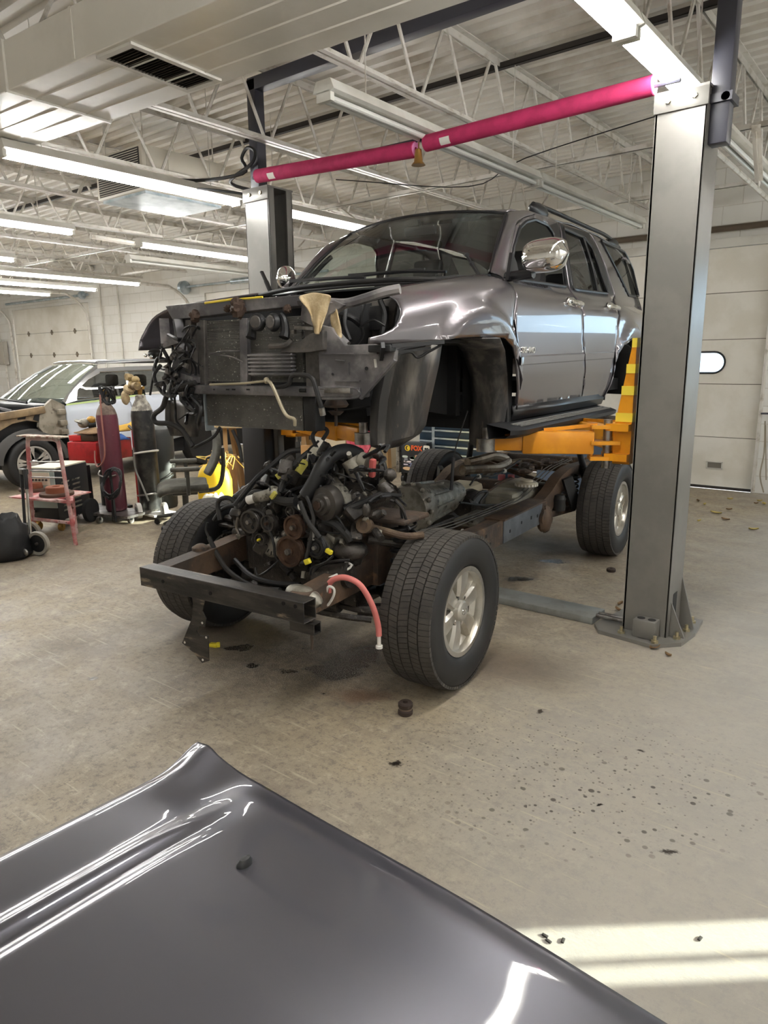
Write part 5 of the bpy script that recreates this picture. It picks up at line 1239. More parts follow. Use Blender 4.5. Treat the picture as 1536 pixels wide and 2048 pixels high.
BSC(MB().ball(lx(958, 953, .05), .018, jit=.4).ball(lx(1009, 942, .1), .018, jit=.4).ball(lx(952, 1046, .3), .014, jit=.4).ball(lx(925, 1062, .33), .014, jit=.4), 'line_clip', M['paper'], ch)
MB().cyl(lx(1038, 930, -.05), lx(1038, 925, -.05), .03).build('red_cap', mat('dull_red_plastic', srgb(165, 60, 66), .6), ch)
rnd_ = random.Random(11); b = MB()
for k in range(55):
    u, v = rnd_.uniform(985, 1150), 0; u = max(u, 1050); v = 922 + (1150-u)*.06 + rnd_.uniform(-8, 14); p = lx(u, v, rnd_.uniform(-.35, .3)); p.z = min(max(p.z, .45), .72)
    b.ball(p, (rnd_.uniform(.015, .06), rnd_.uniform(.02, .09), rnd_.uniform(.012, .03)), (0, 0, rnd_.uniform(0, 90)), 8, 6, .4)
o = b.build('frame_debris', M['rust'], ch, smooth=20); o['kind'] = 'stuff'
# engine ----------------------------------------------------------------
YE = -.36
E_ = lambda u, v, d=0: ly(u, v, YE+d)
eng = MB().box2((-.19, YE+.05, .44), (.19, .34, .74), .02).build('engine_block', M['oily'], ch)
for sg in (1, -1):
    MB().box((sg*.19, .02, .80), (.20, .66, .18), (0, sg*32, 0), bev=.02).build('cylinder_head', M['oily'], eng)
    MB().box((sg*.26, .02, .885), (.19, .62, .09), (0, sg*32, 0), bev=.03).build('valve_cover', M['oily'], eng)
MB().box2((-.15, YE+.1, .33), (.15, .25, .45), .03).build('oil_sump', M['oily'], eng)
MB().box2((-.24, YE+.07, .50), (.24, YE+.12, .88), .015).build('timing_cover', M['oily'], eng)
MB().box((0, .05, .97), (.30, .5, .10), bev=.04).build('intake_plenum', M['oily'], eng)
b = MB()
for k in range(3):
    for sg in (1, -1): b.tube([(sg*.06, -.12+.19*k, .98), (sg*.17, -.12+.19*k, 1.0), (sg*.22, -.12+.19*k, .90)], .028, 8)
BSC(b, 'intake_runner', M['oily'], eng)
def pulley(u, v, rp, m, d=0, name='pulley', groove=3, hub=.35, holes=0, hubm=None):
    c = E_(u, v, d); s_ = (Vector((c.x, c.y, c.z)) - Vector((c.x+1, c.y, c.z))).length
    r = rp*1.0/430; pr = [(.001, -.012), (r*hub, -.012), (r*hub, -.004), (r*.62, -.002), (r*.80, -.004), (r*.84, -.016), (r, -.016)]
    for k in range(groove): pr += [(r, -.014+k*.011), (r*.955, -.009+k*.011)]
    pr += [(r, .022), (r*.8, .024)]
    p = MB().lathe(pr, c, (0, 1, 0), 32).build(name, m, eng, smooth=25)
    if holes:
        b = MB()
        for k in range(holes): a = 2*PI*k/holes+.4; b.ball(c+Vector((math.cos(a)*r*.52, -.0045, math.sin(a)*r*.52)), (r*.17, .003, r*.17), u=10, v=6)
        BSC(b, 'pulley_hole', M['tub'], eng)
    MB().cyl(c+Vector((0, -.03, 0)), c+Vector((0, -.008, 0)), r*.2, n=6).build('pulley_bolt', hubm or M['steel'], eng)
    return c, r
M['plblk'] = mat('satin_black_pulley', srgb(70, 66, 62), .4, .4)
pulley(502, 1043, 25, M['plblk'], -.04, holes=4)
pulley(538, 1046, 18, M['plblk'], -.03, hubm=M['rustp'])
pulley(590, 1054, 25, M['rustp'], -.05, holes=0, hubm=M['steel'])
pulley(581, 1102, 33, M['rustp'], -.05, hub=.28)
pulley(523, 1078, 13, M['plblk'], -.03, hubm=M['yel'])
c, r = pulley(634, 1094, 21, M['black'], -.05, hub=.5)
pulley(584, 1022, 12, M['plblk'], -.02)
# belt
bp = [(482, 1040, 0), (500, 1020, 0), (525, 1027, 0), (540, 1062, 0), (548, 1090, 0), (552, 1115, 0), (582, 1135, 0), (612, 1108, 0), (640, 1116, 0), (655, 1095, 0), (640, 1073, 0), (612, 1062, 0), (608, 1030, 0), (585, 1010, 0)]
MB().tube([E_(u, v, -.035) for u, v, _ in bp], .0075, 6, 4).build('drive_belt', M['rubber'], eng)
# alternator
al = MB().lathe([(.02, -.03), (.05, -.03), (.066, -.015), (.066, .05), (.055, .07)], E_(545, 1088, .03), (0, 1, 0), 26).ball(E_(570, 1068, .02), (.018, .02, .02)).ball(E_(568, 1118, .02), (.02, .02, .018)).build('alternator', M['alu'], eng)
b = MB(); c = E_(545, 1088, -.001)
for k in range(14): a = 2*PI*k/14; b.box(c+Vector((.05*math.cos(a), 0, .05*math.sin(a))), (.02, .004, .005), (0, -math.degrees(a), 0))
BSC(b, 'vent_slot', M['tub'], al, smooth=0)
# compressor
cp = MB().cyl(E_(640, 1094, -.02), E_(672, 1084, .14), .052, n=24).box(E_(668, 1076, .08), (.09, .12, .08), (0, 20, 0), bev=.02).build('ac_compressor', M['alu'], eng)
MB().ball(E_(700, 1100, .06), (.09, .08, .05)).build('compressor_head', M['oily'], cp)
# fan clutch / cam housing upper left bank
c = E_(648, 1008, -.02)
fc = MB().lathe([(.001, -.045), (.030, -.045), (.032, -.03), (.048, -.028), (.052, -.01), (.078, -.004), (.084, .02), (.084, .05), (.07, .06)], c, (.12, 1, 0), 36).build('fan_coupling', M['plblk'], eng, smooth=25)
MB().cyl(c+Vector((-.006, -.052, 0)), c+Vector((-.005, -.044, 0)), .022, n=6).build('coupling_bolt', M['rustp'], fc)
MB().lathe([(.075, .05), (.085, .055), (.086, .10), (.07, .11)], c, (.12, 1, 0), 30).build('coupling_housing', M['alu'], fc)
# big intake tube
MB().tube([E_(612, 992, -.02), E_(630, 962, 0), E_(648, 928, .03), E_(668, 908, .10), E_(695, 902, .20), E_(718, 910, .28)], .036, 14).build('intake_tube', M['black'], eng)
MB().cyl(E_(700, 918, .1), E_(722, 955, .12), .045).cyl(E_(722, 920, .12), E_(738, 926, .12), .04).build('throttle_body', M['alu'], eng)
MB().lathe([(.03, 0), (.042, .005), (.042, .03), (.03, .036), (.001, .037)], E_(634, 912, .12), (-.35, -1, .25), 24).build('vacuum_cap', mat('beige_plastic', srgb(176, 172, 156), .5), eng)
MB().box(E_(629, 916, .08), (.035, .03, .03), (0, 30, 0), bev=.004).build('map_sensor', M['black'], eng)
# thermostat housing and hoses at left front
MB().cyl(E_(497, 1000, -.02), E_(512, 996, -.02), .022).build('hose_neck', M['paper'], eng)
MB().cyl(E_(512, 996, -.02), E_(545, 988, -.01), .028).ball(E_(548, 985, 0), .035).build('thermostat_housing', M['alu'], eng)
BSC(MB().tube([E_(545, 995, -.02), E_(570, 1003, -.03), E_(592, 1003, -.03)], .022, 10).tube([E_(470, 1010, 0), E_(490, 985, .02), E_(515, 955, .05), E_(545, 930, .10), E_(575, 905, .15), E_(600, 900, .2)], .014, 8).tube([E_(480, 1015, 0), E_(505, 985, .0), E_(530, 985, .0)], .012, 8).tube([E_(560, 985, .0), E_(575, 950, .05), E_(600, 920, .1), E_(618, 905, .14)], .016, 8).tube([E_(440, 1040, .05), E_(436, 1005, .06), E_(455, 995, .06), E_(475, 1010, .05), E_(482, 1040, .02)], .013, 8).tube([E_(428, 1040, .1), E_(445, 1018, .1), E_(470, 1012, .1), E_(490, 1030, .06)], .012, 8).tube([E_(612, 990, -.04), E_(620, 1010, -.05), E_(627, 1040, -.06), E_(622, 1075, -.06), E_(612, 1120, -.07)], .009, 8).tube([E_(600, 1003, -.06), E_(615, 1040, -.07), E_(640, 1075, -.06)], .012, 8).tube([E_(690, 1020, .0), E_(730, 1005, .05), E_(770, 985, .12)], .018, 8).tube([E_(648, 1040, .0), E_(670, 1048, .0), E_(690, 1065, 0), E_(700, 1080, .02)], .02, 8).tube([E_(750, 900, .2), E_(762, 915, .2), E_(770, 945, .2), E_(750, 955, .2)], .012, 8).tube([E_(780, 1000, .2), E_(800, 1010, .22), E_(805, 1035, .25), E_(820, 1060, .25)], .008, 6).tube([E_(790, 1000, .2), E_(806, 1020, .22), E_(815, 1050, .25)], .007, 6).tube([E_(645, 880, .2), E_(655, 862, .22), E_(640, 855, .22), E_(625, 872, .2), E_(635, 900, .18)], .01, 8), 'engine_hose', M['rubber'], eng)
MB().tube([E_(415, 1045, .0), E_(412, 1060, 0), E_(418, 1075, .0)], .007, 6).tube([E_(418, 1075, 0), E_(435, 1110, -.02), E_(455, 1140, -.04), E_(490, 1165, -.06), E_(520, 1178, -.08), E_(560, 1180, -.08)], .013, 8).build('coolant_line', M['rubber'], eng)
BSC(MB().tube([E_(480, 1023, -.02), E_(476, 1035, -.02), E_(473, 1055, -.02), E_(478, 1068, -.02)], .007, 6).tube([E_(622, 1040, -.05), E_(626, 1060, -.06), E_(627, 1080, -.06)], .007, 6), 'metal_line', M['steel'], eng)
BSC(MB().bar(E_(554, 954, .04), E_(570, 942, .06), .025, .028).bar(E_(596, 945, .06), E_(612, 922, .1), .028, .03).bar(E_(543, 996, -.05), E_(551, 985, -.05), .016, .02), 'yellow_wrap', M['ytape'], eng)
BSC(MB().box(E_(658, 1103, -.09), (.034, .02, .02), (0, 20, 0), bev=.004).box(E_(615, 1123, -.09), (.032, .02, .026), (0, -25, 0), bev=.004), 'yellow_connector', M['yel'], eng)
BSC(MB().tube([E_(666, 1112, -.08), E_(650, 1125, -.08), E_(625, 1135, -.08), E_(620, 1150, -.08)], .006, 6).tube([E_(700, 1120, -.02), E_(670, 1122, -.05), E_(640, 1130, -.06), E_(625, 1150, -.06)], .007, 6).tube([E_(510, 1135, -.06), E_(515, 1150, -.06), E_(530, 1145, -.06), E_(560, 1120, -.04)], .006, 6).tube([E_(470, 1120, .02), E_(500, 1150, -.04), E_(540, 1165, -.05), E_(600, 1170, -.05)], .014, 8), 'wire', M['cable'], eng)
MB().ball(E_(600, 1013, -.06), (.014, .01, .018)).build('white_clip', M['paper'], eng)
MB().box(E_(745, 936, .1), (.03, .03, .09), (8, 10, 0), bev=.01).box(E_(727, 918, .1), (.03, .02, .03), bev=.006).build('red_bracket', mat('faded_red_paint', srgb(190, 92, 88), .6), eng)
MB().cyl(E_(635, 1155, -.02), E_(700, 1150, .0), .06).build('oil_filter', M['oily'], eng)
rnd_ = random.Random(21); PE = [(470, 990), (520, 950), (560, 915), (620, 900), (680, 900), (765, 905), (785, 940), (785, 1000), (770, 1060), (720, 1090), (690, 1150), (600, 1170), (500, 1120), (470, 1060)]
for (cnt, m, nm, mn, mx) in ((120, 'oily', 'engine_casting', .015, .045), (34, 'alu', 'engine_fitting', .008, .02)):
    b = MB(); k = 0
    while k < cnt:
        u, v = rnd_.uniform(470, 790), rnd_.uniform(895, 1165)
        if not inside(PE, u, v): continue
        k += 1; d = rnd_.uniform(.02, .35) if v < 1010 else rnd_.uniform(0.0, .12); p = E_(u, v, d); s_ = [rnd_.uniform(mn, mx) for _ in range(3)]
        if k % 3 == 0: b.cyl(p, p+Vector((rnd_.uniform(-.06, .06), rnd_.uniform(-.06, .02), rnd_.uniform(-.04, .06))), s_[0]*.7, n=12)
        elif k % 3 == 1: b.box(p, [2*q_ for q_ in s_], (rnd_.uniform(-40, 40), rnd_.uniform(-40, 40), rnd_.uniform(0, 90)), bev=min(s_)*.4)
        else: b.ball(p, s_, (0, 0, rnd_.uniform(0, 90)), 10, 8, .15)
    o = b.build(nm, M[m], eng); o['kind'] = 'stuff'
b = MB()
for k in range(30):
    u, v = rnd_.uniform(500, 780), rnd_.uniform(905, 1050)
    if not inside(PE, u, v): continue
    pts = [E_(u+rnd_.uniform(-30, 30)*j*.6, v+rnd_.uniform(-22, 22)*j*.6, .02+rnd_.uniform(-.06, .12)) for j in range(4)]; b.tube(pts, rnd_.choice((.004, .006, .009)), 6, 4)
o = b.build('engine_loom', M['cable'], eng); o['kind'] = 'stuff'
# hose clipped to the left rail, hanging to the floor
hs = MB().tube([ly(657, 1185, -.5), ly(658, 1168, -.5), ly(672, 1157, -.5), ly(695, 1156, -.5), ly(722, 1172, -.48), ly(745, 1212, -.45), ly(756, 1250, -.42), ly(758, 1272, -.42)], .0135, 12).build('drain_hose', mat('pink_rubber_hose', srgb(206, 118, 112), .6), ch)
e_ = ly(758, 1272, -.42); MB().cyl(e_, e_-Vector((0, 0, .045)), .009).cyl(e_-Vector((0, 0, .045)), e_-Vector((0, 0, .058)), .016).build('hose_tip', M['paper'], hs)
MB().tube([ly(653, 1182, -.52), ly(651, 1205, -.52), ly(656, 1210, -.52), ly(667, 1192, -.52), ly(668, 1178, -.52), ly(658, 1173, -.52)], .006, 8, 4, True).build('hose_clip', M['paper'], hs)
MB().tube([ly(690, 1125, -.35), ly(704, 1130, -.35), ly(690, 1142, -.38), ly(660, 1155, -.45), ly(645, 1165, -.48), ly(650, 1172, -.5)], .006, 8, 2).build('metal_line', M['paper'], ch)
# ------------------------------------------------------------------ hood lying in the foreground
HZ = .74
hc = Vector((-1.218, .864, 0)); e1 = Vector((1.0585, -.058, 0)).normalized(); e2 = Vector((-.021, -.417, 0)).normalized()
def hood(s, t):
    # s from the near side edge across the hood, t from the rear edge forward
    u = min(s, 1.5-s)
    z = .032*sst(0, .055, u) - .03 + (.018*sst(.185, .235, u) - .010*sst(.235, .255, u) + .010*sst(.262, .30, u))*sst(.04, .3, t) + .010*sst(.3, .75, u)
    z += .034*math.exp(-(u/.045)**2-(t/.06)**2) - .010*sst(.05, 0, t)*sst(.1, .3, u) - .10*sst(.75, 1.25, t) - .012*(t/1.2)
    z -= .022*math.exp(-((u-.15)/.08)**2-((t-.08)/.09)**2)
    tt = t
    p = hc + e1*s + e2*(tt+.0)
    return Vector((p.x, p.y, HZ+z))
t = thing('car_hood', 'dark grey car hood lying flat in the foreground, cut by the photo bottom', 'car hood', (-.5, .3, HZ-.1))
hs_ = (-.5, .3, HZ-.1); rows = []
ss = [0, .004, .012, .025, .04, .055, .075] + [.1+.012*k for k in range(20)] + [.35+.05*k for k in range(17)] + [1.18+.02*k for k in range(13)] + [1.45, 1.48, 1.5]
tt_ = [0, .006, .015, .03, .045, .06, .08, .1, .12, .15, .18, .22, .26, .3, .36, .44, .54, .64, .74, .84, .92, 1.0, 1.08, 1.15, 1.2]
for a in tt_: rows.append([hood(s_, a) for s_ in ss])
M['hoodpaint'] = mat('grey_metallic_hood_paint', srgb(84, 83, 90), .34, .6, coat=1)
MB().sheet(rows).build('hood_skin', M['hoodpaint'], t, shift=hs_, solid=.02, off=-1, smooth=60, keepn=False)
def noz(s_):
    p = hood(s_, .185) - Vector(hs_)
    return MB().sheet([[p+e1*(.010*math.cos(a))*k+e2*(.016*math.sin(a)*k-.006*(1-k))+Vector((0, 0, h*.7)) for a in [2*PI*i/16 for i in range(16)]] for k, h in ((1, -.004), (.92, .008), (.6, .017), (.02, .019))], closed=True).build('washer_nozzle', M['black'], t)
noz(.405); noz(1.1)
b = MB()
for (a, c) in ((.2, .25), (1.3, .25), (.2, 1.0), (1.3, 1.0)):
    p = hood(a, c); b.cyl((p.x*.9-.05, p.y, 0), (p.x, p.y, p.z-.05), .02, n=10)
st_ = thing('hood_stand', 'black tube stand hidden under the grey car hood in the foreground', 'stand', (-.5, .25, 0))
for k, (a, c) in enumerate(((.25, .35), (1.2, .35), (.25, .95), (1.2, .95))):
    p = hood(a, c); MB().cyl((p.x, p.y, 0), (p.x, p.y, p.z-.055), .018, n=10).build('leg', M['trim'], st_, shift=(-.5, .25, 0))
for a in (.35, .95):
    p0, p1 = hood(.22, a), hood(1.23, a); zz = min(p0.z, p1.z)-.045; MB().bar((p0.x, p0.y, zz), (p1.x, p1.y, zz), .03, .02).build('top_bar', M['trim'], st_, shift=(-.5, .25, 0))
# ------------------------------------------------------------------ silver SUV behind, being repaired
CX = -9.95
car = thing('silver_suv', 'silver SUV without fender, its door in pale primer, at the left edge', 'car', (CX, 5.5, 0))
cs = (CX, 5.5, 0)
M['silver'] = mat('silver_paint', srgb(176, 177, 178), .28, .7, coat=1)
M['alloy2'] = mat('bright_alloy', srgb(214, 214, 212), .25, .7)
M['primer'] = mat('pale_primer', srgb(196, 202, 212), .5)
M['bare'] = mat('bare_inner_metal', srgb(150, 142, 128), .5, .4, c2=srgb(122, 114, 100), ns=6, c3=srgb(92, 84, 72), ns3=12, lo3=.6, hi3=.7)
M['tanmet'] = mat('tan_primer_metal', srgb(150, 128, 96), .55, .2, c2=srgb(122, 104, 80), ns=5)
cprof = mono([(.2, -9.12), (.35, -9.07), (.6, -9.03), (.9, -9.03), (1.05, -9.07), (1.12, -9.11), (1.3, -9.19), (1.52, -9.33), (1.62, -9.45)])
f_car = lambda y, z: Vector((cprof(z), y, z))
def cpt(a, c):
    x = -9.05
    for _ in range(60): p = px(a/4.518, 560+c/4.518, x); x += .4*(cprof(min(max(p.z, .2), 1.64))-x)
    return (p.y, p.z)
CP = lambda L: [cpt(a, c) for a, c in L]
def carpanel(P, H, nm, m, off=0, par=None, **k): return panel(P, H, f_car, .08, off).build(nm, m, par or car, shift=cs, keepn=True, **k)
yb = cpt(1150, 1040)[0]
D_ = CP([(590, 1135), (612, 1390)]) + [(cpt(612, 1390)[0]+.06, .38), (yb+.02, .36)] + CP([(1152, 1050)])
dr = carpanel(D_, [], 'door', M['primer'], solid=.02)
carpanel([(yb+.03, .36), (yb+.95, .5), (yb+1.05, .95), (yb+.98, 1.13)] + CP([(1160, 1048)]), [], 'door', M['primer'], solid=.02)
carpanel(CP([(598, 1120), (900, 1082), (1150, 1046), (1300, 1030), (1300, 1044), (1150, 1062), (900, 1098), (598, 1136)]), [], 'masking_tape', mat('green_masking_tape', srgb(176, 196, 128), .6), .004, dr)
FW = CP([(695, 1075), (702, 990), (800, 895), (905, 836), (1132, 830), (1140, 1035)])
RW_ = CP([(1165, 1033), (1160, 828), (1420, 815), (1600, 850), (1640, 980)])
carpanel(FW, [], 'door_window', M['privacy'], -.01, dr); carpanel(RW_, [], 'rear_window', M['privacy'], -.01)
carpanel(CP([(600, 1112), (690, 1082), (702, 990), (800, 895), (905, 836), (1132, 830), (1140, 1035), (1165, 1033), (1160, 828), (1420, 815), (1600, 850), (1640, 980), (1165, 1050), (600, 1118)])[:0] or CP([(590, 1115), (640, 1010), (760, 880), (880, 800), (1150, 782), (1420, 775), (1700, 800), (1800, 1000), (1640, 1000), (1600, 850), (1420, 815), (1160, 828), (1165, 1046), (1142, 1046), (1132, 830), (905, 836), (800, 895), (702, 990), (690, 1090), (600, 1118)]), [], 'door_frame', M['silver'], .002)
BK = lambda mb, n, m, p=None, **k: mb.build(n, m, p or car, shift=cs, **k)
BK(MB().tube([f_car(*p)+Vector((.012, 0, 0)) for p in CP([(690, 1085), (900, 1062), (1140, 1042)])], .012, 6).tube([f_car(*p)+Vector((.012, 0, 0)) for p in CP([(895, 832), (1140, 824), (1420, 810)])], .012, 6), 'window_chrome', M['chrome'], dr)
# roof and windshield
yA, zA = cpt(590, 1115); yT, zT = cpt(760, 850)
wb = [Vector((CX+.86*k, yA-.05-.16*(1-k*k), 1.08)) for k in (1, .5, 0, -.5, -1)]
wt = [Vector((CX+.62*k, yT+.25-.06*(1-k*k), 1.555+.03*(1-k*k))) for k in (1, .5, 0, -.5, -1)]
BK(MB().sheet([wb, [a.lerp(c, .33)+Vector((0, -.02, .02)) for a, c in zip(wb, wt)], [a.lerp(c, .66)+Vector((0, -.02, .025)) for a, c in zip(wb, wt)], wt]), 'windshield', glass('green_glass', (.55, .66, .62), .06), smooth=60)
for sg in (1, -1):
    o = [Vector((CX+sg*(f_car(*p).x-CX), p[0], p[1])) for p in CP([(590, 1115), (640, 1010), (760, 880), (880, 800)])]
    i_ = [Vector((CX+sg*(v.x-CX), v.y, v.z)) for v in (wb[0], wb[0].lerp(wt[0], .35), wb[0].lerp(wt[0], .75), wt[0])]
    BK(MB().sheet([[a, (a+c)/2+Vector((.02*sg, -.02, .03)), c] for a, c in zip(o, i_)]), 'windshield_pillar', M['silver'], smooth=60)
rows = []
yo = cpt(880, 800)[0]
for k in range(9):
    u = k/8; y_ = yT+.25+(3.1)*u; rows.append([(CX+(.62+.02*min(1, u*6))*q_, max(y_-.06*(1-q_*q_)*(1-u), 0), 1.555+.06*math.sin(PI*min(1, .12+u*.8))+.03*(1-abs(q_)**3)) for q_ in (1, .9, .6, .3, 0, -.3, -.6, -.9, -1)])
BK(MB().sheet(rows), 'roof', M['silver'], smooth=60, solid=.02, off=0)
BK(MB().sheet([[Vector((f_car(y_, 1.575).x-.0, y_, 1.575)) , Vector((CX+.63, y_, 1.59+.05*math.sin(PI*min(1, .12+(y_-yT)/3.9))))] for y_ in (yo, yo+.6, yo+1.3, yo+2)]), 'roof_side', M['silver'], smooth=60)
for sg in (1, -1): BK(MB().box((CX+sg*.38, yA+1.35, .95), (.45, .2, .65), (12, 0, 0), bev=.06).box((CX+sg*.38, yA+1.45, 1.32), (.26, .1, .18), bev=.04), 'seat', M['seat'])
BK(MB().box((CX, yA+.25, 1.02), (1.6, .5, .12), bev=.04), 'dashboard', M['seat'])
BK(MB().box2((CX-.8, 4.0, .25), (CX+.8, 8.4, .5)).box2((CX-.75, yA+.12, .5), (CX+.75, yA+.2, 1.0)), 'underbody', M['tub'], smooth=0)
BK(MB().box2((CX-.88, 8.3, .4), (CX+.88, 8.45, 1.05), .05).box2((CX-.90, 5.0, .4), (CX-.84, 8.4, 1.05), .02), 'rear_body', M['silver'])
# exposed front structure, in steps from the door forward
hingep = BK(MB().prism([f_car(*p) for p in CP([(585, 1130), (470, 1075), (400, 1140), (360, 1200), (350, 1330), (400, 1390), (470, 1400), (612, 1395)])], (-.06, 0, 0)), 'hinge_pillar', M['bare'], bevel=.006)
hz_ = [f_car(*p)+Vector((.03, 0, 0)) for p in CP([(545, 1190), (560, 1290), (570, 1370)])]
bb = MB()
for p in hz_: bb.box(p, (.06, .10, .07), bev=.01)
bb.split('door_hinge', M['bare'], hingep, shift=cs)
BK(MB().bar(f_car(*cpt(400, 1170)), f_car(*cpt(-120, 1255)), .06, .09, bev=.01), 'apron_rail', M['tanmet'])
BK(MB().prism([f_car(*p)+Vector((-.02, 0, 0)) for p in CP([(395, 1195), (380, 1290), (250, 1270), (120, 1300), (0, 1370), (-60, 1370), (-60, 1275), (100, 1235)])], (-.05, 0, 0)), 'inner_fender', M['tanmet'], bevel=.004)
BK(MB().prism([f_car(*p)+Vector((-.019, 0, 0)) for p in CP([(320, 1220), (372, 1215), (368, 1285), (305, 1262)])], (.003, 0, 0)).prism([f_car(*p)+Vector((-.019, 0, 0)) for p in CP([(165, 1250), (240, 1235), (235, 1258), (165, 1265)])], (.003, 0, 0)), 'fender_opening', M['tub'], smooth=0)
WY, WZ, WR = 4.26, .335, .335
rows = []
for k in range(17):
    a = PI*(.02+.96*k/16); rows.append([(-9.08, WY-.50*math.cos(a), WZ+.44*math.sin(a)), (-9.02, WY-.46*math.cos(a), WZ+.40*math.sin(a)), (-9.0, WY-.40*math.cos(a), WZ+.355*math.sin(a)), (-9.35, WY-.40*math.cos(a), WZ+.355*math.sin(a))])
BK(MB().sheet(rows), 'arch_liner', mat('grey_black_liner', srgb(62, 60, 57), .6), smooth=40)
BK(MB().prism([(-9.4, WY-.42*math.cos(PI*k/16), WZ+.42*math.sin(PI*k/16)) for k in range(17)], (-.02, 0, 0)), 'arch_back', M['tub'], smooth=0)
BK(MB().box2((CX-.7, 3.55, .55), (CX+.75, 4.7, .88), .05).box2((CX-.6, 3.7, .86), (CX+.5, 4.3, .98), .05), 'engine_cover', M['black'])
BK(MB().box2((CX-.8, 4.35, .98), (CX+.86, 4.62, 1.07), .03).tube([(CX+.7, 4.35, 1.09), (CX+.3, 4.3, 1.12), (CX-.2, 4.4, 1.12)], .015, 6).tube([(CX+.6, 4.2, .98), (CX+.2, 4.15, 1.02), (CX-.3, 4.2, 1.0)], .03, 8), 'cowl_panel', M['cowl'])
wh = BK(MB().lathe([(.19, -.1), (.2, -.09), (.18, .0), (.2, .07), (.215, .09), (.222, .095), (.222, .1), (.2, .1)], (-9.13, WY, WZ), (1, 0, 0), 40, closed=True), 'wheel_rim', M['alloy2'])
BK(MB().lathe([(.222, .09), (.24, .11), (.28, .115), (.315, .105), (.33, .09), (WR, .07), (WR, -.08), (.315, -.1), (.24, -.1), (.215, -.09)], (-9.13, WY, WZ), (1, 0, 0), 48, closed=True), 'tyre', M['tyre'], wh)
for k in range(5):
    for dd in (-.17, .17):
        a0 = 2*PI*k/5+.5; pts_ = []
        for r_, aa, w_ in ((.04, a0, .02), (.12, a0+dd*.55, .02), (.212, a0+dd, .026)):
            pts_.append([Vector((-9.04, WY+r_*math.cos(aa)-s_*w_*math.sin(aa), WZ+r_*math.sin(aa)+s_*w_*math.cos(aa))) for s_ in (-1, 1)])
        BK(MB().sheet(pts_), 'spoke', M['alloy2'], wh, solid=.02, smooth=0)
BK(MB().lathe([(.05, 0), (.05, .02), (.03, .03), (.001, .031)], (-9.055, WY, WZ), (1, 0, 0), 20), 'centre_cap', M['alloy2'], wh)
BK(MB().lathe([(.15, -.02), (.15, 0), (.05, .01)], (-9.13, WY, WZ), (1, 0, 0), 24), 'brake_disc', M['chassisblk'], wh)
for y_ in (6.95,): BK(MB().lathe([(.18, .08), (.24, .11), (.315, .105), (WR, .07), (WR, -.08), (.24, -.1)], (-9.13, y_, WZ), (1, 0, 0), 32), 'tyre', M['tyre'])
for y_ in (4.26, 6.95): BK(MB().lathe([(.18, .08), (.24, .11), (.315, .105), (WR, .07), (WR, -.08), (.24, -.1)], (CX-.82, y_, WZ), (1, 0, 0), 32), 'tyre', M['tyre'])
# ------------------------------------------------------------------ workshop clutter on the left
def T(name, lab, cat, x, y, z=0, rz=0, group=None): return thing(name, lab, cat, (x, y, z), math.radians(rz), group)
M['redpaint'] = mat('red_enamel', srgb(176, 30, 36), .4, c2=srgb(140, 26, 30), ns=8)
M['maroon'] = mat('maroon_cylinder_paint', srgb(100, 50, 60), .42, c2=srgb(90, 44, 56), ns=6, c3=srgb(128, 84, 84), ns3=16, lo3=.64, hi3=.74)
M['cylblk'] = mat('scuffed_black_cylinder', srgb(42, 42, 42), .35, .3, c2=srgb(70, 68, 64), ns=7, c3=srgb(120, 114, 104), ns3=14, lo3=.64, hi3=.74)
M['dust'] = mat('dusty_neck', srgb(128, 112, 100), .7, c2=srgb(96, 80, 70), ns=12)
t = T('gas_cylinder', 'maroon gas cylinder leaning on the low welding cart', 'gas cylinder', -6.6, 3.9, .09)
lean = Vector((-.035, -.0, 1)).normalized()
MB().lathe([(.095, 0), (.105, .02), (.105, .93), (.10, .98)], (0, 0, 0), lean, 28).build('cylinder_body', M['maroon'], t)
MB().lathe([(.1005, .975), (.085, 1.03), (.055, 1.08), (.045, 1.10), (.05, 1.105), (.05, 1.15), (.03, 1.155)], (0, 0, 0), lean, 24).build('cylinder_neck', M['dust'], t)
MB().lathe([(.02, 1.15), (.025, 1.2), (.012, 1.25)], (0, 0, 0), lean, 12).build('valve', M['brass'], t)
MB().sheet([[lean*(.85+.10*k)+Vector((.1065*math.cos(a), .1065*math.sin(a), 0)) for a in [math.radians(-160+9*j-14*k) for j in range(8)]] for k in range(2)]).build('paper_tag', M['paper'], t)
rnd_ = random.Random(5)
b = MB()
for k in range(16):
    a = rnd_.uniform(0, 2*PI); pts = [Vector((-.04+.07*math.cos(a+j*.9), .03+.07*math.sin(a+j*.9), 1.1+rnd_.uniform(-.02, .16))) for j in range(5)]; b.tube(pts, .011, 6, 4)
b = tag(b.build('welding_hose', M['cable']), 'tangle of black hose bundled on top of the maroon gas cylinder', 'hose'); b.location = (-6.6, 3.9, .09)
tag(MB().tube([(-6.6, 3.83, 1.27), (-6.54, 3.79, 1.0), (-6.52, 3.78, .75), (-6.55, 3.77, .62), (-6.66, 3.77, .55), (-6.74, 3.79, .60), (-6.78, 3.82, .7)], .008, 6).build('gas_hose', mat('reddish_hose', srgb(150, 100, 88), .6)), 'thin reddish hose hanging down the front of the maroon cylinder', 'hose')
tag(MB().tube([(-6.72, 3.82, .50), (-6.66, 3.77, .47), (-6.56, 3.79, .45), (-6.49, 3.86, .47)], .008, 6).build('chain', M['steel']), 'steel chain around the waist of the maroon gas cylinder', 'chain')
t = T('gas_cylinder', 'tall black gas cylinder strapped beside the red cart post', 'gas cylinder', -6.44, 4.2, .05)
lean = Vector((-.03, -.0, 1)).normalized()
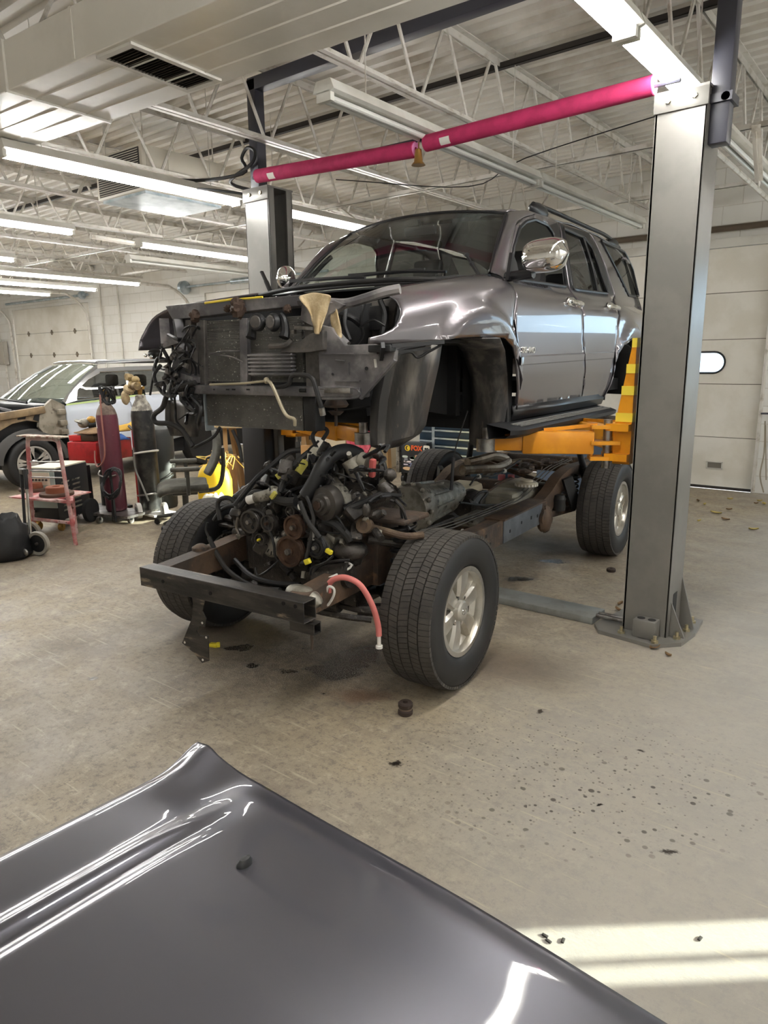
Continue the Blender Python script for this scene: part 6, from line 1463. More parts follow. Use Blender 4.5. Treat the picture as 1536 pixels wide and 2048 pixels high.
MB().lathe([(.10, 0), (.112, .02), (.112, 1.0), (.105, 1.05)], (0, 0, 0), lean, 28).build('cylinder_body', M['cylblk'], t)
MB().lathe([(.1055, 1.048), (.085, 1.11), (.055, 1.16), (.05, 1.2), (.03, 1.21)], (0, 0, 0), lean, 24).build('cylinder_neck', mat('chipped_white_paint', srgb(176, 170, 156), .6, c2=srgb(110, 104, 96), ns=16), t)
MB().lathe([(.02, 1.2), (.026, 1.26), (.014, 1.34)], (0, 0, 0), lean, 12).cyl((-.1, -.02, 1.28), (.06, -.02, 1.28), .016).build('valve', M['brass'], t)
for (a, z, m) in ((0, .62, 'paper'), (0, .18, 'steel')): MB().tube([Vector((-.02*z-.0+.118*math.cos(q_), .118*math.sin(q_), z+.02*math.cos(q_))) for q_ in [2*PI*k/20 for k in range(20)]], .011, 6, 1, True).build('strap', M[m], t)
t = T('gas_regulator', 'dusty brass regulator with gauges on the black gas cylinder', 'regulator', -6.46, 4.12, 1.31)
MB().ball((0, 0, .05), (.07, .05, .05), jit=.2).ball((.05, 0, .1), (.04, .04, .04)).ball((-.02, -.01, .12), (.035, .035, .04)).cyl((.06, -.02, .04), (.12, -.03, .04), .04).cyl((-.02, -.03, .13), (-.02, -.06, .13), .035).build('regulator_body', mat('dusty_brass', srgb(168, 146, 104), .6, .3, c2=srgb(120, 100, 70), ns=14), t)
MB().ball((-.12, .02, .0), (.08, .05, .04), (0, 25, 0), jit=.25).ball((-.16, .0, -.08), (.05, .04, .07), jit=.25).build('glove', M['rag'], t)
tag(MB().tube([(-6.52, 4.1, .72), (-6.44, 4.05, .52), (-6.36, 4.05, .38), (-6.25, 4.05, .2)], .01, 6).build('gas_hose', mat('grey_hose', srgb(120, 118, 112), .6)), 'grey hose hanging down the side of the black gas cylinder', 'hose')
t = T('gas_cylinder', 'shorter dark tank between the black gas cylinder and the office chair back', 'gas cylinder', -6.72, 4.55, 0)
MB().lathe([(.14, 0), (.15, .03), (.15, .80), (.12, .87), (.05, .9)], n=26).build('cylinder_body', mat('dark_green_grey', srgb(52, 53, 50), .45), t)
# red steel cart that carries the black cylinder
t = T('cylinder_cart', 'red upright cylinder cart with white wheels under the black gas cylinder', 'cart', -6.6, 4.2)
MB().box((0, 0, .46), (.09, .05, .86), (0, 0, 15), bev=.004).build('post', M['redpaint'], t)
MB().box((.22, -.02, .045), (.42, .26, .02)).build('base_plate', mat('white_scuffed', srgb(205, 202, 196), .5), t, smooth=0)
for (x, y) in ((.22, -.19), (.42, -.02)): 
    w_ = MB().lathe([(.04, -.02), (.08, -.022), (.085, 0), (.08, .022), (.04, .02)], (x, y, .088), (.35, 1, 0), 22).build('wheel', mat('white_rubber', srgb(200, 196, 188), .6), t)
    MB().lathe([(.001, -.026), (.045, -.026), (.045, .026), (.001, .026)], (x, y, .088), (.35, 1, 0), 18).build('wheel_hub', M['steel'], w_)
MB().tube([(-.1, -.02, .93), (-.04, -.02, .90), (0, 0, .88)], .014, 6, 1).build('handle', M['trim'], t)
# low welding cart
t = T('welding_cart', 'low black wheeled platform under the maroon gas cylinder', 'cart', -6.62, 3.75)
MB().box((.0, .1, .075), (.75, .34, .025), (0, 0, 14)).build('platform', M['steel'], t, smooth=0)
MB().bar((-.24, .0, .09), (-.26, .0, .55), .07, .07).build('post', M['trim'], t, smooth=0)
for (x, y) in ((-.3, -.13), (.1, -.1), (.34, .1), (-.2, .3)):
    c_ = MB().lathe([(.02, -.012), (.035, -.014), (.035, .014), (.02, .012)], (x, y, .036), (1, .3, 0), 14).build('caster', M['steel'], t)
    MB().bar((x, y, .036), (x, y, .068), .02, .045).build('caster_fork', M['trim'], c_, smooth=0)
MB().lathe([(.05, -.02), (.11, -.025), (.12, 0), (.11, .025), (.05, .02)], (-.42, -.05, .125), (.5, 1, 0), 24).build('wheel', M['rubber'], t)
# red tool box cart with things on top
t = T('tool_cart', 'red louvred tool box on a black pedestal left of the maroon cylinder', 'tool box', -7.15, 4.1)
MB().box((0, 0, .66), (.36, .60, .22), (0, 0, 22), bev=.01).build('box', M['redpaint'], t)
b = MB()
for k in range(9): b.box((-.12+.0*k, -.30, .66), (.01, .01, .01))
lv = MB()
Rz = Matrix.Rotation(math.radians(22), 3, 'Z')
for g in (-.12, -.03):
    for k in range(5):
        p = Rz @ Vector((.182, g-.12+.02*k, .66)); lv.box(p, (.004, .007, .1), (12, 0, 22))
lv.build('louvre', mat('dark_red', srgb(110, 22, 26), .5), t, smooth=0); b.bm.free()
MB().cyl((0, 0, 0.02), (0, 0, .55), .045).build('pedestal', M['trim'], t)
MB().box((0, 0, .02), (.4, .4, .03)).build('foot', M['trim'], t, smooth=0)
top = .775
for k, (dx, dy, sx, sy, sz, c, lb, nm) in enumerate(((.06, -.14, .2, .16, .07, (64, 50, 34), 'dark brown carton with yellow lettering panel on the red tool box', 'carton'), (-.05, -.20, .14, .16, .06, (186, 40, 40), 'small red box on the left end of the red tool box', 'box'))):
    o = T(nm, lb, 'box', -7.15+dx, 4.1+dy, top)
    MB().box((0, 0, sz/2), (sx, sy, sz), (0, 0, 22), bev=.003).build('carton', mat('carton_%d' % k, srgb(*c), .6), o)
    MB().box((sx/2*.93, sy*.1, sz/2), (.01, sy*.6, sz*.5), (0, 0, 22)).build('panel', mat('ochre_panel', srgb(170, 140, 70), .6), o)
def lump(rows_, cols_, c, sx, sy, h, seed):
    r = random.Random(seed); R_ = []
    for i in range(rows_):
        R_.append([(c[0]+sx*(i/(rows_-1)-.5), c[1]+sy*(j/(cols_-1)-.5), c[2]+h*r.random()*(math.sin(PI*i/(rows_-1))*math.sin(PI*j/(cols_-1)))**.5) for j in range(cols_)])
    return MB().sheet(R_)
tag(lump(7, 8, (-7.12, 4.12, top+.085), .34, .5, .08, 3).build('canvas_cloth', mat('brown_canvas', srgb(150, 122, 90), .9, c2=srgb(120, 96, 70), ns=10), None, solid=.01, sub=1, smooth=80), 'crumpled brown canvas spread over the red tool box', 'cloth')
tag(lump(6, 6, (-6.96, 4.2, top+.0), .18, .2, .09, 4).build('blue_rag', mat('blue_cloth', srgb(52, 88, 150), .9), None, solid=.008, sub=1, smooth=80), 'blue rag on the right end of the red tool box', 'rag')
t = T('angle_grinder', 'grey angle grinder lying on the canvas on the red tool box', 'grinder', -7.18, 4.06, .93)
MB().cyl((0, -.06, 0), (.06, .12, .02), .035, .03).build('grinder_body', M['black'], t)
MB().ball((-.02, -.1, .02), (.06, .06, .05)).lathe([(.02, 0), (.07, .01), (.07, .02)], (-.04, -.12, .02), (.3, .2, 1), 16).build('grinder_head', M['alu'], t)
MB().ball((.0, -.02, .05), (.05, .05, .045)).build('motor_cover', M['brass'], t)
tag(lump(6, 9, (-7.05, 4.4, top+.09), .2, .42, .12, 8).build('leather_gloves', mat('yellow_leather', srgb(206, 164, 70), .8), None, solid=.01, sub=1, smooth=80), 'yellow leather gloves behind the grinder on the red tool box', 'gloves')
# welder on wheels
t = T('welding_machine', 'boxy black welder with pale front panel behind the red and white stand', 'welder', -6.72, 3.38, 0, 28)
MB().box((0, 0, .36), (.30, .52, .50), bev=.01).build('casing', mat('black_casing', srgb(30, 32, 34), .4), t)
MB().box((0, -.263, .42), (.29, .012, .36)).build('front_panel', mat('pale_green_panel', srgb(150, 164, 158), .4), t, smooth=0)
MB().box((0, -.271, .52), (.2, .008, .12)).build('control_plate', mat('cream_plate', srgb(206, 198, 178), .5), t, smooth=0)
b = MB()
for k in range(5): b.cyl((-.07+.035*k, -.276, .51), (-.07+.035*k, -.286, .51), .010, n=10)
b.split('knob', M['black'], t)
lv = MB()
for g in (-.12, .05):
    for k in range(7): lv.box((.152, g, .2+.045*k), (.004, .12, .018), (0, 25, 0))
lv.build('louvre', M['alu'], t, smooth=0)
MB().box((0, 0, .615), (.29, .5, .012)).build('top_plate', mat('cream_top', srgb(196, 188, 168), .5), t, smooth=0)
for (x, y) in ((-.12, -.2), (.12, -.2)): MB().lathe([(.02, -.012), (.04, -.014), (.04, .014), (.02, .012)], (x, y, .045), (1, 0, 0), 14).bar((x, y, .045), (x, y, .11), .02, .04).build('caster', M['brass'], t)
for x in (-.17, .17): MB().lathe([(.05, -.02), (.12, -.02), (.12, .02), (.05, .02)], (x, .22, .12), (1, 0, 0), 22).build('wheel', M['rubber'], t)
b = MB()
for k in range(7):
    r_ = random.Random(k); b.tube([(-6.35+.16*math.cos(a)+r_.uniform(-.02, .02), 3.72+.05*math.sin(a), .42+.13*math.sin(a)+r_.uniform(-.03, .03)) for a in [2*PI*j/12 for j in range(12)]], .009, 6, 3, True)
tag(b.build('cable_coil', M['cable']), 'coil of black welding cable hanging on the cart between welder and maroon cylinder', 'cable')
tag(MB().tube([(-6.36, 3.72, .3), (-6.38, 3.72, .05), (-6.42, 3.74, .03)], .012, 6, 1).bar((-6.36, 3.72, .56), (-6.34, 3.72, .03), .02, .02).build('coil_hanger', M['trim'], smooth=0), 'thin black upright that carries the cable coil', 'stand')
# red and white stand with brake rotors
F1, F2 = Vector((-5.9, 3.06, 0)), Vector((-6.4, 2.93, 0)); bk = Vector((-.40, .22, 0)); o_ = F1
t = thing('parts_stand', 'pink and white worn metal stand with a half-height shelf of brake rotors', 'stand', o_)
M['pinkmet'] = mat('faded_red_steel', srgb(178, 96, 96), .6, c2=srgb(200, 170, 165), ns=7, c3=srgb(120, 66, 60), ns3=14, lo3=.62, hi3=.7)
M['whitemet'] = mat('white_worn_steel', srgb(200, 192, 186), .5, c2=srgb(176, 150, 146), ns=6)
tp = .93; inn1, inn2 = (F1*.86+F2*.14), (F2*.88+F1*.12)
def L2(a, c, m, nm, w_=.032): return MB().bar(a-o_, c-o_, w_, w_, bev=.004).build(nm, M[m], t)
Zv = lambda p, z: Vector((p.x, p.y, z))
for (a, c) in ((F1, inn1), (F2, inn2)):
    MB().tube([Zv(a, 0)-o_, Zv(a.lerp(c, .5), .42)-o_, Zv(c, .86)-o_, Zv(c.lerp(inn1*.5+inn2*.5, .1), .92)-o_, Zv(c.lerp(inn1*.5+inn2*.5, .3), .935)-o_], .018, 8, 3).build('leg', M['pinkmet'], t)
    L2(Zv(a+bk, 0), Zv(a+bk, .40), 'pinkmet', 'leg')
L2(Zv(inn1, .935), Zv(inn2, .935), 'whitemet', 'top_rail'); 
for z in (.60, .66, .74): MB().cyl(Zv(inn1, z)-o_, Zv(inn2, z-.015)-o_, .007, n=8).build('cross_rod', M['steel'], t)
MB().bar((Zv(F1+bk*.5, .40)-o_), (Zv(F2+bk*.5, .40)-o_), .46, .012).build('shelf', M['pinkmet'], t, smooth=0)
for (a, c) in ((F1, F2), (F1, F1+bk), (F2, F2+bk), (F1+bk, F2+bk)): L2(Zv(a, .39), Zv(c, .39), 'pinkmet', 'shelf_rail', .03)
for (a, c) in ((F1, F1+bk), (F2, F2+bk), (F1, F2)): L2(Zv(a, .20), Zv(c, .20), 'pinkmet', 'lower_rail', .026)
tag(MB().box(Zv((inn1+inn2)/2, .957), (.50, .12, .014), (0, 0, 14.5), bev=.003).build('clipboard', mat('dirty_paper_pad', srgb(196, 186, 170), .7, c2=srgb(120, 84, 70), ns=16)), 'dirty paper covered board lying on top of the pink and white stand', 'board')
def rotor(p, lab):
    r_ = thing('brake_rotor', lab, 'brake rotor', p, 0, 'rusty brake rotors')
    MB().lathe([(.03, 0), (.145, 0), (.147, .004), (.147, .022), (.145, .026), (.09, .026), (.09, .03)], n=36).build('disc', mat('dark_rust', srgb(92, 70, 58), .7, .3), r_)
    MB().lathe([(.092, .026), (.092, .075), (.085, .082), (.035, .082), (.035, .07)], n=30).build('hat', mat('orange_rust', srgb(142, 84, 60), .8), r_)
rotor(Zv(F1*.66+F2*.34+bk*.42, .408), 'rusty brake rotor on the right half of the pink stand shelf')
rotor(Zv(F1*.12+F2*.88+bk*.8, .408), 'rusty brake rotor on the left half of the pink stand shelf')
# folding hand cart with a black bag
t = T('hand_cart', 'folding hand cart with grey wheels and black bag at the lower left edge', 'hand cart', -5.85, 2.55)
for (x, y) in ((.02, .15), (-.42, .30)):
    w_ = MB().lathe([(.075, -.018), (.098, -.02), (.104, 0), (.098, .02), (.075, .018)], (x, y, .104), (.5, -1, 0), 30, closed=True).build('wheel', mat('grey_tyre', srgb(150, 146, 136), .6), t)
    MB().lathe([(.001, -.012), (.02, -.016), (.078, -.008), (.078, .008), (.001, .012)], (x, y, .104), (.5, -1, 0), 24).build('wheel_disc', M['black'], w_)
    MB().cyl((x-.006, y+.012, .104), (x+.012, y-.026, .104), .012).build('wheel_hub', M['steel'], w_)
MB().cyl((.02, .15, .104), (-.42, .30, .104), .009).build('axle', M['steel'], t)
for k, (a, c) in enumerate((((-.12, .16, .14), (-.34, .28, .68)), ((-.3, .2, .14), (-.50, .32, .66)))):
    MB().cyl(a, Vector(a).lerp(Vector(c), .75), .013).build('handle_tube', M['chrome'] if k == 0 else M['trim'], t)
    MB().cyl(Vector(a).lerp(Vector(c), .7), c, .016).build('handle_sleeve', M['trim'], t)
MB().bar((-.34, .28, .66), (-.50, .32, .65), .05, .05, bev=.01).build('handle_joint', M['black'], t)
MB().ball((.05, .02, .06), (.05, .02, .03)).build('foot_plate', M['steel'], t)
r_ = random.Random(9); b = MB(); R_ = []
for k, (w_, z) in enumerate(((.9, 0), (1.08, .03), (1.06, .10), (1.0, .17), (.92, .24), (.80, .29), (.66, .33), (.5, .31), (.2, .28))):
    R_.append([(-6.02+.22*w_*math.cos(a)*(1+.10*r_.uniform(-1, 1)), 2.50+.19*w_*math.sin(a)*(1+.10*r_.uniform(-1, 1)), max(0, z+.03*r_.uniform(-1, 1)*(z > .2))) for a in [2*PI*j/20 for j in range(20)]])
b.sheet(R_, closed=True); b.bm.verts.ensure_lookup_table(); b.bm.faces.new(b.bm.verts[-20:])
tag(b.build('black_bag', mat('black_nylon', srgb(24, 24, 26), .55, bump=.5, bs=12), None, smooth=60), 'soft black bag slumped on the floor at the lower left edge', 'bag')
# office chair
t = T('office_chair', 'worn grey office chair on casters in front of the sunlit clutter', 'chair', -5.76, 4.12, 0, -35)
M['chairgrey'] = mat('grey_chair_fabric', srgb(92, 90, 82), .8, c2=srgb(74, 72, 66), ns=9); M['chairplas'] = mat('grey_chair_plastic', srgb(70, 70, 66), .5)
rows = []
for i in range(9):
    v = -1+2*i/8; rows.append([(.25*u*(1-.12*v*v), .24*v, .40+.035*abs(u)**3-.03*max(0, -v-.4)**2*4) for u in [-1+2*j/8 for j in range(9)]])
MB().sheet(rows).build('seat', M['chairgrey'], t, solid=.06, off=-1, sub=1, smooth=80)
rows = []
for i in range(8):
    v = i/7; wd = .19+.05*math.sin(PI*v); rows.append([(wd*u, .27+.10*v-.05*(1-u*u)*.6+.05*math.sin(PI*v), .50+.44*v) for u in [-1+2*j/8 for j in range(9)]])
MB().sheet(rows).build('backrest', M['chairgrey'], t, solid=.035, sub=1, smooth=80)
MB().tube([(0, .15, .33), (0, .34, .36), (0, .40, .55), (0, .40, .75)], .022, 8).build('back_bar', M['chairplas'], t)
for sg in (1, -1):
    MB().tube([(sg*.22, .05, .36), (sg*.30, .05, .38), (sg*.31, .05, .58)], .018, 8, 3).build('arm_post', M['chairplas'], t)
    MB().box((sg*.31, .03, .60), (.08, .27, .04), bev=.018).build('armrest', M['chairgrey'], t)
MB().cyl((0, .02, .1), (0, .02, .36), .03).box((0, .02, .34), (.2, .24, .05), bev=.015).build('column', M['chairplas'], t)
for k in range(5):
    a = 2*PI*k/5+.5; ex, ey = .31*math.cos(a), .02+.31*math.sin(a)
    MB().tube([(0, .02, .12), (ex*.5, .02+(ey-.02)*.5, .10), (ex, ey, .075)], .024, 8, 3, r1=.015).build('base_leg', M['chairplas'], t)
    MB().lathe([(.012, -.018), (.028, -.018), (.03, 0), (.028, .018), (.012, .018)], (ex, ey, .03), (-math.sin(a), math.cos(a), .0), 14).build('caster', M['trim'], t)
# white topped bench with sawhorse legs and boxes in the sun
t = T('work_bench', 'pale paper-covered bench on wooden trestle legs by the left lift column', 'bench', -6.45, 5.85)
MB().box((0, 0, .83), (1.25, .55, .035), (0, 0, 33), bev=.004).build('bench_top', M['rag'], t)
MB().box((.02, 0, .852), (1.1, .5, .012), (4, 0, 33)).build('paper_cover', M['paper'], t, smooth=0)
M['wood'] = mat('pale_timber', srgb(176, 142, 96), .7, c2=srgb(150, 116, 74), ns=5, stretch=(1, 1, .15))
Rz = Matrix.Rotation(math.radians(33), 3, 'Z')
for x in (-.45, .05, .5):
    for y in (-.28, .28): a = Rz @ Vector((x+.05, y*1.1, 0)); c_ = Rz @ Vector((x, y*.5, .81)); MB().bar(a, c_, .05, .09).build('leg', M['wood'], t, smooth=0)
for k, (u, v, x, y, sx, sy, sz, rz, lb) in enumerate(((0, 0, -6.62, 5.30, .30, .22, .5, 30, 'tall brown cardboard box leaning under the pale bench, left one'), (0, 0, -5.90, 5.74, .46, .06, .62, 35, 'flat brown cardboard panel under the right end of the pale bench'), (0, 0, -6.62, 6.55, .35, .3, .34, 20, None))):
    if lb is None: continue
    tag(MB().box((x, y, sz/2+.002), (sx, sy, sz), (0, 0, rz), bev=.003).build('cardboard_box', mat('cardboard_%d' % k, srgb(178, 136, 88), .8, c2=srgb(158, 118, 74), ns=4)), lb, 'box', 'cardboard under the bench')
tag(MB().box((-6.9, 5.72, .95), (.26, .2, .19), (0, 0, 30), bev=.004).build('cardboard_box', mat('cardboard_t', srgb(180, 130, 84), .8)), 'small brown box on the left end of the pale bench', 'box')
tag(lump(7, 7, (-6.62, 5.72, .862), .3, .26, .16, 12).build('plastic_wrap', mat('clear_wrap', srgb(206, 196, 186), .3), None, solid=.004, sub=1, smooth=60), 'crumpled pale plastic wrap on the bench beside the small box', 'wrap')
t = T('plastic_case', 'bright yellow plastic case standing in the sun behind the office chair', 'case', -6.28, 4.92, 0, 25)
MB().sheet([[(.2*math.cos(a)*k, .14*math.sin(a)*k, z) for a in [2*PI*j/20 for j in range(20)]] for k, z in ((.9, 0), (1, .03), (1, .3), (.85, .40), (.6, .46), (.3, .48))], closed=True).build('case_body', mat('yellow_plastic', srgb(236, 196, 40), .45), t, smooth=50)
MB().tube([(-.1, 0, .46), (-.06, 0, .54), (.06, 0, .54), (.1, 0, .46)], .014, 8).build('case_handle', M['black'], t)
tag(lump(8, 8, (-6.05, 4.72, .012), .36, .3, .34, 6).build('paper_pile', mat('white_paper', srgb(226, 220, 200), .8), None, solid=.004, sub=1, smooth=60), 'heap of white paper glowing in the sun behind the chair', 'paper')
r_ = random.Random(4); b = MB()
for k in range(26):
    x, y = r_.uniform(-6.5, -6.1), r_.uniform(4.9, 5.15); b.tube([(x, y, .50+r_.uniform(-.03, .06)), (x+r_.uniform(-.1, .1), y+r_.uniform(-.1, .1), .56+r_.uniform(-.05, .05)), (x+r_.uniform(-.2, .2), y+r_.uniform(-.1, .1), .52+r_.uniform(-.14, .06))], .005, 5, 3)
o = tag(b.build('cord_bundle', mat('straw', srgb(214, 182, 96), .8)), 'loose yellow cord bundle on the yellow case', 'cord', kind='stuff')
tag(MB().lathe([(.02, 0), (.075, 0), (.08, .02), (.08, .10), (.075, .12), (.02, .12)], (-5.52, 5.0, .09), (.6, -.75, .1), 24, closed=True).build('tape_roll', mat('hot_pink_roll', srgb(230, 40, 80), .6)), 'small hot pink foam roll right of the yellow case', 'roll')
# black power unit at the lower left column
MB().box2((-4.47, 3.80, .35), (-4.2, 3.915, 1.35), .02).build('power_unit', mat('matte_black_cover', srgb(26, 26, 29), .5), lift, shift=(-2.75, 4.05, 0))
# ------------------------------------------------------------------ things behind the chassis
M['navy'] = mat('navy_enamel', srgb(38, 56, 72), .3, .3)
YT = 7.45; A_ = lambda u, v: py(u, v, YT)
x0, x1 = A_(838, 900).x, A_(1010, 900).x; zt = A_(860, 812).z
t = thing('tool_chest', 'large navy tool chest with aluminium drawer pulls behind the truck', 'tool chest', ((x0+x1)/2, YT+.3, 0)); cs2 = ((x0+x1)/2, YT+.3, 0)
MB().box2((x0, YT+.01, .13), (x1, YT+.6, zt), .008).build('cabinet', M['navy'], t, shift=cs2)
xm = A_(866, 900).x
for (a, c, zs) in ((x0+.02, xm-.012, [.16, .46, .58, .70, .80, .9, zt-.02]), (xm+.03, x1-.02, [.16, .42, .52, .62, .72, .82, .92, zt-.02])):
    for z0, z1 in zip(zs, zs[1:]):
        d = MB().box2((a, YT-.008, z0+.006), (c, YT+.012, z1-.006), .003).build('drawer', M['navy'], t, shift=cs2)
        MB().box2((a, YT-.022, z1-.026), (c, YT-.006, z1-.008)).build('drawer_pull', M['galv'], d, shift=cs2, smooth=0)
MB().box2((xm-.012, YT-.012, .13), (xm+.03, YT+.02, zt)).build('corner_post', M['galv'], t, shift=cs2, smooth=0)
for x in (x0+.08, x1-.1, (x0+x1)/2): MB().lathe([(.03, -.02), (.06, -.022), (.06, .022), (.03, .02)], (x, YT+.1, .062), (1, 0, 0), 18).box((x, YT+.1, .115), (.08, .09, .02)).build('caster', M['trim'], t, shift=cs2)
# stickered black side cart
YS = 7.3; S_ = lambda u, v: py(u, v, YS)
x0, x1 = S_(801, 900).x, S_(853, 900).x; zt2 = S_(820, 884).z
t = thing('sticker_cart', 'black steel cabinet covered in stickers left of the navy tool chest', 'cabinet', ((x0+x1)/2, YS+.25, 0)); cs3 = ((x0+x1)/2, YS+.25, 0)
MB().box2((x0, YS, .14), (x1, YS+.12, zt2), .006).build('cabinet', mat('black_cabinet', srgb(34, 36, 38), .4), t, shift=cs3)
MB().box2((x0-.06, YS-.02, .14), (x0-.01, YS+.1, zt2+.02), .004).build('frame_post', M['alu'], t, shift=cs3)
for x in (x0+.02, x1-.04): MB().lathe([(.03, -.02), (.058, -.022), (.058, .022), (.03, .02)], (x, YS+.06, .06), (1, 0, 0), 16).box((x, YS+.06, .125), (.06, .06, .03)).build('caster', M['trim'], t, shift=cs3)
def stk(u, v, w_, h_, c, rad=.3):
    p = S_(u, v); n = 14; P = []
    for k in range(24):
        a = 2*PI*k/24; ca, sa = math.cos(a), math.sin(a); P.append((p.x+w_/2*math.copysign(abs(ca)**rad, ca), YS-.0015, p.z+h_/2*math.copysign(abs(sa)**rad, sa)))
    MB().prism(P, (0, .001, 0)).build('sticker', mat('sticker_ink', srgb(*c), .5), t, shift=cs3, smooth=0)
for a in ((815, 896, .085, .075, (232, 196, 44), 1), (853, 899, .10, .10, (226, 220, 206), .4), (810, 913, .09, .03, (196, 206, 196), .7), (825, 916, .08, .035, (70, 120, 84), .7), (812, 913+6, .06, .06, (130, 130, 134), 1), (824, 917, .07, .05, (230, 230, 226), .8), (834, 914, .07, .05, (196, 150, 120), .6), (843, 917, .08, .03, (206, 206, 200), .4), (815, 923, .12, .022, (226, 214, 214), .3), (814, 929, .11, .02, (200, 190, 200), .3), (835, 924, .07, .07, (96, 100, 124), 1), (823, 930, .11, .05, (126, 130, 156), .7), (815, 937, .15, .045, (214, 180, 140), 1), (833, 940, .12, .05, (222, 222, 222), .6)): stk(*a)
p = S_(833, 897); text_mesh('sticker_lettering', 'FOX', .085, .002, mat('orange_ink', srgb(226, 92, 36), .5), t, Matrix.Translation((p.x-cs3[0], YS-.003-cs3[1], p.z)) @ Matrix.Rotation(PI/2, 4, 'X'), .004)
p = S_(815, 896); MB().prism([(p.x+.028*math.cos(a), YS-.003, p.z+.028*math.sin(a)) for a in [math.radians(60+20*k) for k in range(13)]] + [(p.x+.012+.022*math.cos(a), YS-.003, p.z+.022*math.sin(a)) for a in [math.radians(290-20*k) for k in range(11)]], (0, .001, 0)).build('sticker_moon', M['black'], t, shift=cs3, smooth=0)
p = S_(853, 899); MB().prism([(p.x+.0022*16*math.sin(a)**3*.9, YS-.003, p.z+.002*(13*math.cos(a)-5*math.cos(2*a)-2*math.cos(3*a)-math.cos(4*a))*.9) for a in [2*PI*k/24 for k in range(24)]], (0, .001, 0)).build('sticker_heart', M['black'], t, shift=cs3, smooth=0)
# red panel, poster wall, boxes beyond the lift arm
t = thing('red_panel', 'mottled red sheet leaning behind the engine, left of the sticker cabinet', 'panel', (-6.2, 7.5, 0))
MB().prism([(py(u, v, 7.45)-Vector((-6.2, 7.5, 0))) for u, v in [(688, 850), (752, 850), (748, 880), (735, 905), (722, 960), (702, 960), (696, 905)]], (0, .02, 0)).build('sheet', mat('mottled_red', srgb(186, 54, 74), .35, c2=srgb(206, 110, 124), ns=14, c3=srgb(230, 200, 206), ns3=22, lo3=.62, hi3=.7, stretch=(1, 1, .4)), t, smooth=0)
MB().bar((-.42, .06, 0), (-.38, .03, .78), .05, .05).bar((.35, .06, 0), (.33, .03, .78), .05, .05).split('prop_leg', M['wood'], t, smooth=0)
t = thing('side_cabinet', 'cream metal cabinet with a pale notice behind the engine', 'cabinet', (-6.9, 8.2, 0))
MB().box((0, 0, .55), (1.0, .5, 1.1), bev=.01).build('cabinet', mat('cream_enamel', srgb(206, 190, 160), .5), t)
MB().box((.15, -.253, .86), (.3, .006, .26)).build('notice', mat('blue_white_paper', srgb(196, 206, 208), .6), t, smooth=0)
YB = 7.6; B_ = lambda u, v: py(u, v, YB)
a = B_(1075, 880); c = B_(1210, 880)
t = thing('back_bench', 'low grey cabinet behind the right lift arm, boxes on top', 'cabinet', ((a.x+c.x)/2, YB+.25, 0))
zt3 = B_(1120, 868).z
MB().box((0, 0, zt3/2+.02), (c.x-a.x, .5, zt3-.04), bev=.008).build('cabinet', mat('blue_grey_enamel', srgb(84, 98, 118), .5), t)
for k, (u, w_, h_, cc, lb, cat) in enumerate(((1128, .34, .14, (150, 112, 80), 'brown carton behind the right lift arm, left one', 'box'), (1172, .36, .16, (186, 156, 116), 'tan carton behind the right lift arm, right one', 'box'))):
    p = B_(u, 866); tag(MB().box((p.x, YB+.18, zt3+h_/2), (w_, .26, h_), (0, 0, 8), bev=.004).build('carton', mat('carton_b%d' % k, srgb(*cc), .8, c2=srgb(110, 86, 64), ns=6)), lb, cat)
p = B_(1205, 845); tag(MB().lathe([(.05, 0), (.10, .02), (.13, .05), (.127, .05), (.098, .024), (.05, .006)], (p.x, YB+.15, zt3+.16), n=24).build('metal_bowl', M['steel']), 'shallow steel bowl on the tan carton behind the lift arm', 'bowl').location.z += .0
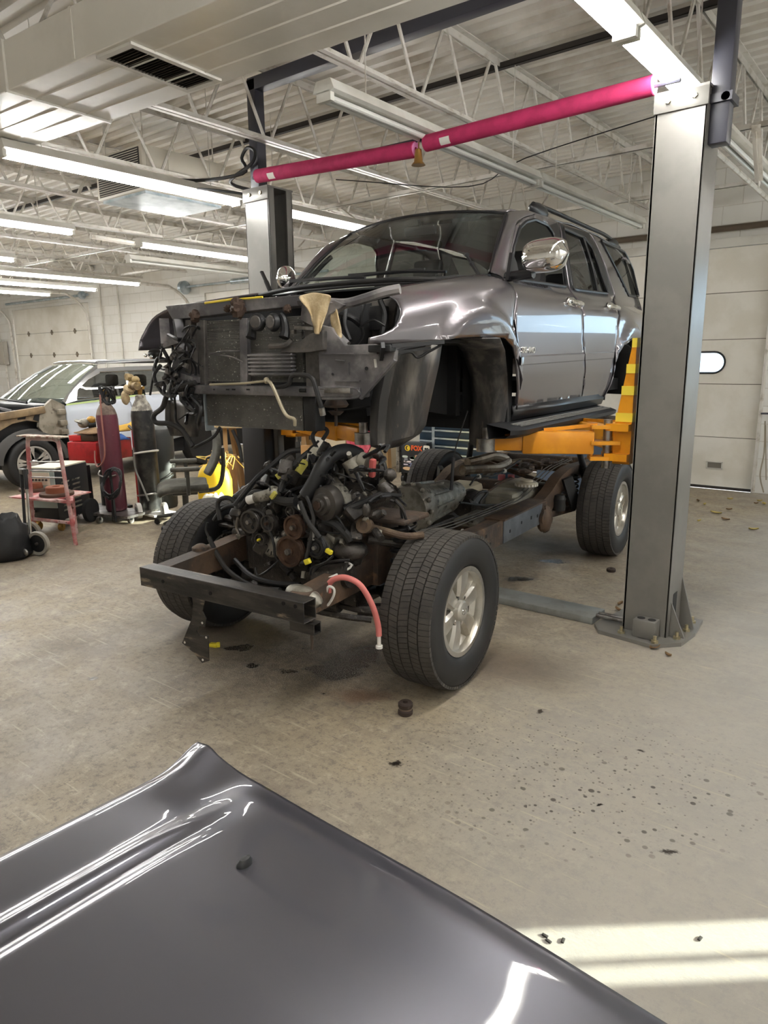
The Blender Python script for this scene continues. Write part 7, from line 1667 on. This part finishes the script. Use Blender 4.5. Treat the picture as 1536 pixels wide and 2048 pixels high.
# ------------------------------------------------------------------ small things on the floor
def ring(u, v, lab, n):
    p = pz(u, v, 0); t = thing('body_bushing', lab, 'bushing', p, 0, 'rubber body bushings')
    for k in range(n): MB().lathe([(.012, 0), (.03, 0), (.034, .006), (.034, .02), (.028, .026), (.012, .026)], (0, 0, k*.034), n=22, closed=True).build('rubber_ring', mat('brown_rubber', srgb(58, 46, 40), .8), t)
    MB().lathe([(.012, 0), (.031, 0), (.031, .008), (.012, .008)], (0, 0, .026 if n > 1 else .0), n=20, closed=True).build('washer', mat('rusty_washer', srgb(110, 96, 84), .6, .3), t)
ring(811, 1428, 'brown stacked rubber bushing standing on the floor in front of the wheel', 2)
ring(1222, 1143, 'dark rubber bushing on the floor between rear wheel and right column', 1)
p = pz(428, 1294, 0); tag(MB().box((p.x, p.y, .012), (.05, .03, .022), (0, 0, 20), bev=.005).box((p.x+.02, p.y+.015, .014), (.02, .03, .024), (0, 0, 50), bev=.004).build('plastic_clip', M['yel']), 'small yellow plastic clip on the floor by the hanging black bracket', 'clip')
r_ = random.Random(2)
M['leaf'] = mat('dry_leaf', srgb(178, 160, 92), .8); M['leaf2'] = mat('brown_leaf', srgb(126, 100, 70), .8)
def leaf(u, v, lab, s_=.035, m='leaf', grp='fallen leaves by the right garage door', nm='dry_leaf', cat='leaf'):
    p = pz(u, v, 0); a = r_.uniform(0, 6.28); b = MB(); rows = []
    for i in range(7):
        k = -1+2*i/6; w_ = .5*(1-k*k)**.7+.02; rows.append([Vector((p.x, p.y, .003)) + Vector((math.cos(a), math.sin(a), 0))*(k*s_) + Vector((-math.sin(a), math.cos(a), 0))*(j*w_*s_) + Vector((0, 0, .012*abs(j)+.008*k*k)) for j in (-1, -.5, 0, .5, 1)])
    tag(b.sheet(rows).build(nm, M[m], None, solid=.001, smooth=60), lab, cat, grp)
for (u, v, s_, m) in ((1432, 1027, .06, 'leaf'), (1451, 1040, .045, 'leaf2'), (1460, 999, .03, 'leaf'), (1507, 1060, .045, 'leaf'), (1396, 1003, .035, 'leaf2'), (1409, 1010, .03, 'leaf'), (1398, 1043, .025, 'leaf'), (1528, 1009, .045, 'leaf'), (1519, 1003, .03, 'leaf'), (1512, 1008, .025, 'leaf2'), (1458, 1020, .03, 'leaf2')):
    leaf(u, v, 'dry leaf on the concrete before the right garage door', s_, m)
for (u, v, lb, s_) in ((1309, 1298, 'brown leaf scrap in front of the right column base plate', .035), (1336, 1313, 'small brown leaf scrap just beyond the column base plate front corner', .022), (1236, 1222, 'curled brown leaf left of the right column base', .03), (1240, 1210, 'pale leaf shred left of the right column base, farther one', .03)):
    leaf(u, v, lb, s_, 'leaf2', None)
for (u, v) in ((1090, 1872), (1097, 1883), (1126, 1882), (1400, 1878)):
    p = pz(u, v, 0); tag(MB().box((p.x, p.y, .002), (.018, .009, .004), (0, 0, r_.uniform(0, 180)), bev=.0015).build('grit_flake', M['seal']), 'dark flake of grit lying in the sunlit floor patch', 'debris', 'dark flakes in the sunlit patch')
